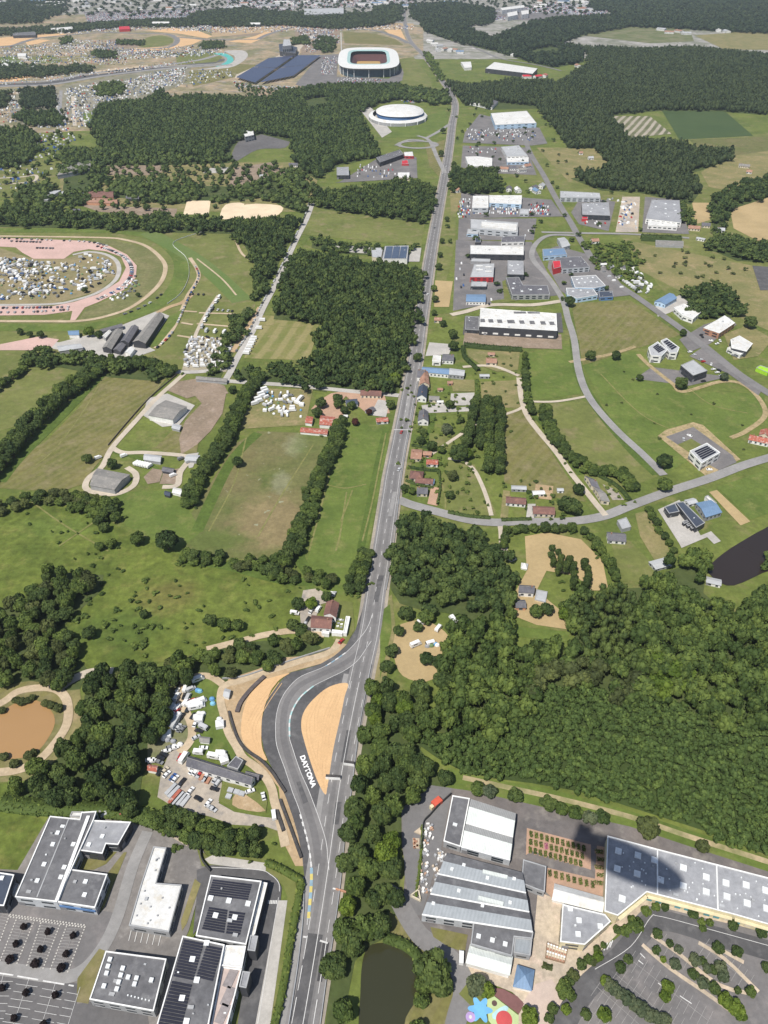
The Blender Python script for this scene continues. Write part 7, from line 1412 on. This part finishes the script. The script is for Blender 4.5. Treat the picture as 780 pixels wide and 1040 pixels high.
for i,(ax,ay) in enumerate(((300,200),(318,210),(335,222),(350,228))): trailer((150+ax/5.571,750+ay/5.571),(150+(ax-18)/5.571,750+(ay+32)/5.571),'pinkish stack of stored material beside the long slate-roofed building',WM['br'] if i%2 else RM['lg'],'stored stacks by the long building')
for i,(ax,ay) in enumerate(((455,295),(490,305),(520,315),(445,330))): trailer((150+ax/5.571,750+ay/5.571),(150+(ax+30)/5.571,750+(ay+8)/5.571),'pale flat stack of boards on the grass below the long building',RM['lg'],'board stacks on the grass')
# ---------- house on the bend, garden tables ----------
place_l('in the drive of the red-brown roofed house on the bend','of the bend house',[('van','white',323.5,620,1.2),('van','white',299.5,624,-.2),('car','white',336.5,604.5,1.3),('car','silver',339.5,604.5,1.3),('car','silver',310.5,634,1.3),('car','black',313,630,1.2),('car','white',316,622,1.2)],True)
for i,(x,y) in enumerate(((344,630),(346,630.5),(344,634),(347,635),(348,631),(343,637),(346.5,638))):
    mb=MB(); c=P(x,y); mb.box((c.x,c.y,.4),1.5,.8,.75,.2); mb.thing('garden_table',[TRIM if i%2 else WM['gr']],'small garden table on the lawn between the white canopies','table','garden tables')
put('car','red',P(346.7,652.5),1.0,'dark red car where the service road meets the chicane',parts=True,z=.55); put('car','red',P(407.6,440),1.3,'red car driving on the straight road above the white cross line',z=.6)
for i,(x,y,c) in enumerate(((404,478,'silver'),(433,300,'white'),(440,232,'grey'),(415,372,'black'),(452,170,'white'),(448,178,'silver'),(459,118,'white'))): put('car',c,P(x+1.2,y),1.25,f"{c} car driving on the straight road "+('below the roadside houses','beside the big wood','beside the green field','beside the wood edge','below the roundabout','near the roundabout slip road','right of the white arena')[i],z=.6)
put('camper_van','white',P(468.3,974),1.45,'white van on the curved drive beside the white canopy',None,'van',True,.8,.6)
for i,(x,y) in enumerate(((428,634),(422,656),(445,640),(455,660),(460,631),(466,634),(453,672),(437,655))): put('camper_van' if i in(1,4,6) else 'caravan','white',P(x,y),.5*i,'white caravan parked among trees in the caravan clearing','caravans of the clearing',parts=True)
for i,(x,y) in enumerate(((436,654),(438,656.5),(442,655),(434,657),(444,656))): put('tent',('white','green','blue','grey','white')[i],P(x,y),0,'small camping tent in the middle of the caravan clearing','tents of the clearing')
# ---------- farm lane ----------
for k in range(6): put('caravan','white',P(139+k*2.6,472+k*.6),1.0,'white caravan in the short row beside the farm lane','caravans beside the farm lane')
for i,(x,y) in enumerate(((184,467),(176,484),(126,464),(192,470),(100,466))): put('van',('grey','white','white','silver','white')[i],P(x,y),.7,'van parked along the horse farm lane','vans of the horse farm lane')
# ---------- field camp by the terracotta drive ----------
scatter('in the small field camp left of the terracotta drive','of the small field camp',"270,398 296,400 308,412 306,424 284,424 268,418",42,[('camper_van',['white']),('caravan',['white','silver']),('tent',['white','green','blue']),('van',['grey','black','white']),('gazebo',['white'])],4.0,9,.78)
for i in range(7): put('camper_van','white',P(259+i*1.6+(i%2)*3,411-i*2.4),.6,'white camper van in the tight row at the field camp hedge','campers at the field camp hedge')
put('truck','white',P(305,407),1.2,'long white trailer at the edge of the small field camp')
# ---------- racecourse ----------
scatter('in the camp inside the racecourse bend','of the racecourse camp',"-14,262 24,264 64,268 88,258 110,265 116,278 98,292 54,304 -14,306",330,[('tent',['white','white','grey','blue','green','sand']),('tent',['grey','green','blue','white']),('gazebo',['white','white','grey']),('camper_van',['white','white','silver']),('van',['grey','black','silver','blue']),('van',['black','grey','silver','beige'])],3.6,16,.8)
for off in (2,): 
    line_cars('on the pink paving around the racecourse camp','on the pink paving',"98,250.5 113,255 126,261.5 133,270 133,281 124,292 110,300 98,305",3.6,0)
line_cars('in the lower rows on the pink paving','in the lower pink rows',"-12,313.5 30,313.2 72,312.5",3.6,0,skip=.25); line_cars('in the lower rows on the pink paving','in the lower pink rows',"-12,318 30,317.6 70,315",3.6,0,skip=.3)
line_cars('along the top edge of the pink paving','along the pink top edge',"0,242.5 54,244.6 92,246.5 112,251.5",6,0,skip=.3,cols=['black','grey','white']); line_cars('in the short rows on the upper pink paving','in the upper pink rows',"12,245.6 42,246.6",4,0,cols=['black','grey'],skip=.2); line_cars('in the short rows on the upper pink paving','in the upper pink rows',"38,252.5 62,253",4,0,cols=['black','grey'],skip=.1)
line_cars('parked along the dirt path right of the racecourse','of the racecourse dirt path',"196,272 199,282 190,300 184,313 176,331 168,343 157,353",7.5,3.2,perp=False)
scatter('on the lawn outside the pink paving','of the outer lawn',"108,302 128,290 138,280 142,290 130,305 116,310",24,[('tent',['white','grey','green']),('car',['grey','white'])],4)
scatter('in the dense camp below the striped turf','of the dense camp',"194,344 214,343 236,348 232,362 226,374 188,373 188,356",105,[('camper_van',['white','silver','white','beige']),('caravan',['white','silver']),('gazebo',['white','grey']),('van',['white','grey','black','silver'])],4.2,0,.7)
line_cars('along the camp path','along the camp path',"220,303 209,319 201,336",12,3,perp=False,kind='camper_van',cols=['white','silver']); line_cars('in the row at the top of the grass camp','in the top grass rows',"216,315 238,317",5,0,cols=['white','silver','black']); line_cars('in the row at the top of the grass camp','in the top grass rows',"196,299.5 212,300",5,0,cols=['black','grey','white']); line_cars('in the rows right of the camp path','right of the camp path',"210,337 234,339",9,0,kind='camper_van',cols=['white','silver'])
line_cars('along the racecourse outer rail','of the outer rail',"110,322 132,315 150,306 165,294",8,-6,perp=False,skip=.35,cols=['black','white','grey'])
line_cars('parked beside the straight lane through the woods','beside the woodland lane',"243,360 257,338 269,312 283,285 301,246 312,222 317,207",5.6,4.2,perp=False,skip=.15,cols=['white','white','silver','grey','black'])
line_cars('parked along the left side of the hay field','beside the hay field',"250,360 262,336 268,322",7,0,perp=True,kind='camper_van',cols=['white'],skip=.3)
# ---------- storage yard on the right, offices ----------
line_cars('in the vehicle row of the storage yard beside the link road','of the storage yard',"634,286 642,292 650,298",4.5,0,kind='van',cols=['white','white','silver'],skip=0); scatter('in the storage yard beside the link road','of the storage yard',"636,276 652,278 662,292 656,300 644,290",20,[('caravan',['white']),('camper_van',['white']),('car',['white','grey'])],5)
for i,(x,y,c) in enumerate(((712,341,'black'),(713,343,'black'),(722,347,'white'),(728,350,'white'),(731,347,'white'),(745,362,'grey'),(749,363,'grey'),(694,447,'silver'),(700,443.5,'white'),(714,388,'black'),(722,371,'white'),(730,377,'black'),(720,478,'white'))): put('car',c,P(x,y),.6+i,f"{c} car outside the workshops and offices on the right",f"{c} cars outside the right-hand offices")
line_cars('in the strip of bays along the link road offices','in the link road bays',"693,353 714,368 733,383",3,0,skip=.55)
# ---------- far lots as masses ----------
random.seed(33)
stuff_cars('parked_cars','rows of parked cars on the dealer lot around the white showrooms',["497,209 527,210 527,218 497,217","466,203 478,203 478,222 464,222","537,206 556,208 560,219 538,218","480,213 495,213 495,219 479,219"],(2.9,5.6),.85)
stuff_cars('parked_cars','cars scattered over the estate and retail car parks',["474,130 545,134 545,144 474,142","474,150 505,150 505,157 474,156","530,232 542,232 542,240 530,240","362,168 402,168 402,180 362,182","480,305 500,305 500,310 480,310","594,223 618,223 616,232 594,229","608,262 640,290 630,296 604,268","463,268 474,268 474,296 462,296"],(3.2,6),.3)
stuff_cars('stored_materials','pale stacks of sand and blocks in the builders yard',["634,204 648,204 646,232 627,232","598,208 632,200 630,206 600,206"],(5,7),.5,.5,'materials')
stuff_cars('parked_cars','white vehicles lined up in front of the large grey works',["632,206 640,204 634,228 628,230","662,204 668,204 664,220 660,220"],(3.4,7),.6)
stuff_cars('far_camp','distant dense camp of tents and vehicles below the circuit straight',["66,90 150,76 190,68 186,82 150,96 96,112 66,126","80,112 96,110 92,128 80,130"],(6,7.5),.62,.55,'camp')
stuff_cars('far_camp','distant camp of caravans among the trees at the left',["30,140 70,128 78,140 70,160 30,166","40,118 84,116 84,128 46,130"],(6.5,8),.5,.6,'camp'); stuff_cars('far_camp','pale tents and caravans on the grass at the left edge',["-4,170 52,168 54,178 30,190 -4,196"],(7.5,8.5),.4,.7,'camp'); stuff_cars('far_camp','white trucks and tents in the clearing at the far left',["0,104 14,102 20,108 16,124 0,126","8,92 20,90 22,106 8,106","55,96 62,96 62,128 40,130 20,126 60,124"],(9,10),.6,.6,'camp')
stuff_cars('parked_cars','cars and trucks strung along the circuit service roads',["-20,83 52,78 144,67 200,60 200,64 144,71 52,83 -20,88","100,58 150,52 160,56 110,62","60,62 130,60 130,66 60,68"],(9,10),.45,.25)
stuff_cars('far_camp','stalls and tents crowding the circuit village',["60,40 120,42 120,50 60,50","70,26 130,22 150,26 130,30 80,32","190,26 215,24 215,30 190,32","96,46 180,54 220,48 225,52 180,58 100,52","300,28 340,30 332,52 312,54"],(7.5,9),.5,.55,'camp')
stuff_cars('far_camp','crowd of small stalls, trucks and spectators across the circuit grounds',["0,48 60,44 120,53 200,46 230,52 228,56 150,60 90,64 0,66","60,30 150,24 300,22 420,26 420,30 300,32 230,34 150,30 60,36","150,74 230,70 240,78 190,88 150,90"],(6,7),.33,.5,'camp')
stuff_cars('parked_cars','thousands of cars glinting in the town car parks at the top',["86,14 230,9 300,9 290,17 90,24","230,-2 420,0 420,8 230,8","560,2 620,10 610,18 575,14 500,12","500,16 520,18 515,21 500,20"],(4.2,11),.8)
stuff_cars('parked_cars','cars around the stadium and the solar canopies',["328,58 343,58 340,76 325,76","345,79 392,81 384,84 340,85","236,82 262,87 300,88 296,92 240,90","318,34 345,36 345,44 322,46"],(4.5,9),.45)
stuff_cars('parked_cars','white coaches parked behind the oval arena',["408,102.5 434,101 434,103 408,104.5"],(7,9),.9); stuff_cars('parked_cars','cars left of the supermarket hill forest',["505,46 530,48 530,54 508,54"],(9,10),.4)
# ---------- the airship this picture was taken from; its shadow lies on the long grey roof ----------
T0=P(578,852,3);T1=P(698,898,7); mid=(T0+T1)/2; SDv=Vector((.333,.5005,-.984)).normalized()
Zc=CH+13; k=(mid.z-Zc)/SDv.z; Cc=mid-SDv*k; hd=(T1-T0); Lh=hd.length; az_=math.atan2(hd.y,hd.x)
print('airship',Cc,Lh,math.degrees(az_))
ship=empty('airship',(Cc.x,Cc.y,Cc.z),'long white airship overhead that casts the long shadow on the grey roof','airship',None,az_)
mb=MB(); n=28; prof=[]; Lz=Lh*.97
for i in range(33):
    s=-1+2*i/32; rr=7.4*math.sqrt(max(1-s*s,0))**(1.0 if s>0 else .85); prof.append((s*Lz/2,rr))
vs=[];
for x,rr in prof: vs+=[(x,max(rr,.02)*math.cos(2*math.pi*k/n),max(rr,.02)*math.sin(2*math.pi*k/n)) for k in range(n)]
mb.add(vs,[[i*n+k,i*n+(k+1)%n,(i+1)*n+(k+1)%n,(i+1)*n+k] for i in range(32) for k in range(n)]); mb.build('hull',TRIM,ship,smooth=True,world=False)
for a in (.52,2.62,-math.pi/2):
    mb=MB(); ca,sa=math.cos(a),math.sin(a); q=[(-Lz*.49,1.0),(-Lz*.34,4.5),(-Lz*.38,7.6),(-Lz*.49,7.6)]
    v=[(x,r_*ca-.15*sa,r_*sa+.15*ca) for x,r_ in q]+[(x,r_*ca+.15*sa,r_*sa-.15*ca) for x,r_ in q]; mb.add(v,[[0,1,2,3],[7,6,5,4],[0,4,5,1],[1,5,6,2],[2,6,7,3],[3,7,4,0]]); mb.build('tail_fin',TRIM,ship,world=False)
mb=MB(); mb.box((9,0,-9.6),9,2.2,2.2,0,0,.9); mb.build('gondola',TRG,ship,world=False)
# ================= camera, light, air =================
cd=bpy.data.cameras.new('camera'); cam=bpy.data.objects.new('camera',cd); COL.objects.link(cam); SC.camera=cam
cam.location=(0,0,CH); cam.rotation_euler=(R(90)-PITCH,0,0)
cd.sensor_fit='VERTICAL'; cd.sensor_height=36; cd.lens=36*FPX/1040; cd.clip_start=.5; cd.clip_end=60000
SD=Vector((.333,.5005,-.984)).normalized()      # direction the sunlight travels
el=math.asin(-SD.z); az=math.atan2(-SD.x,-SD.y)
ld=bpy.data.lights.new('sun','SUN'); ld.energy=4.6; ld.angle=R(.45); ld.color=(1,.95,.87)
lo_=bpy.data.objects.new('sun',ld); COL.objects.link(lo_); lo_.rotation_euler=(-SD).to_track_quat('Z','Y').to_euler(); lo_.location=(-200,-300,900)
w=bpy.data.worlds.new('World'); SC.world=w; w.use_nodes=True; nt=w.node_tree
bg=nt.nodes['Background']; sk=nt.nodes.new('ShaderNodeTexSky'); sk.sky_type='NISHITA'; sk.sun_disc=False
sk.sun_elevation=el; sk.sun_rotation=az; sk.altitude=100
nt.links.new(sk.outputs[0],bg.inputs[0]); bg.inputs[1].default_value=.085
# haze
mb=MB(); mb.box((0,4000,-1),18300,16300,347)
hz=bpy.data.materials.new('haze'); hz.use_nodes=True; hn=hz.node_tree
for n in list(hn.nodes):
    if n.type=='BSDF_PRINCIPLED': hn.nodes.remove(n)
pv=hn.nodes.new('ShaderNodeVolumePrincipled'); pv.inputs['Color'].default_value=(.82,.9,1,1); pv.inputs['Density'].default_value=6.5e-5; pv.inputs['Anisotropy'].default_value=.3
hn.links.new(pv.outputs[0],hn.nodes['Material Output'].inputs['Volume'])
if HAZE:
    o=mb.build('haze',hz); o['kind']='stuff'; tag(o,'thin pale summer haze over the far land',None); o['category']='haze'
SC.view_settings.view_transform='Standard'; SC.view_settings.look='None'; SC.view_settings.gamma=1; SC.view_settings.exposure=.3
SC.render.engine='CYCLES'
SC.cycles.volume_bounces=0; SC.cycles.max_bounces=5; SC.cycles.diffuse_bounces=2; SC.cycles.glossy_bounces=2
SC.cycles.volume_step_rate=10
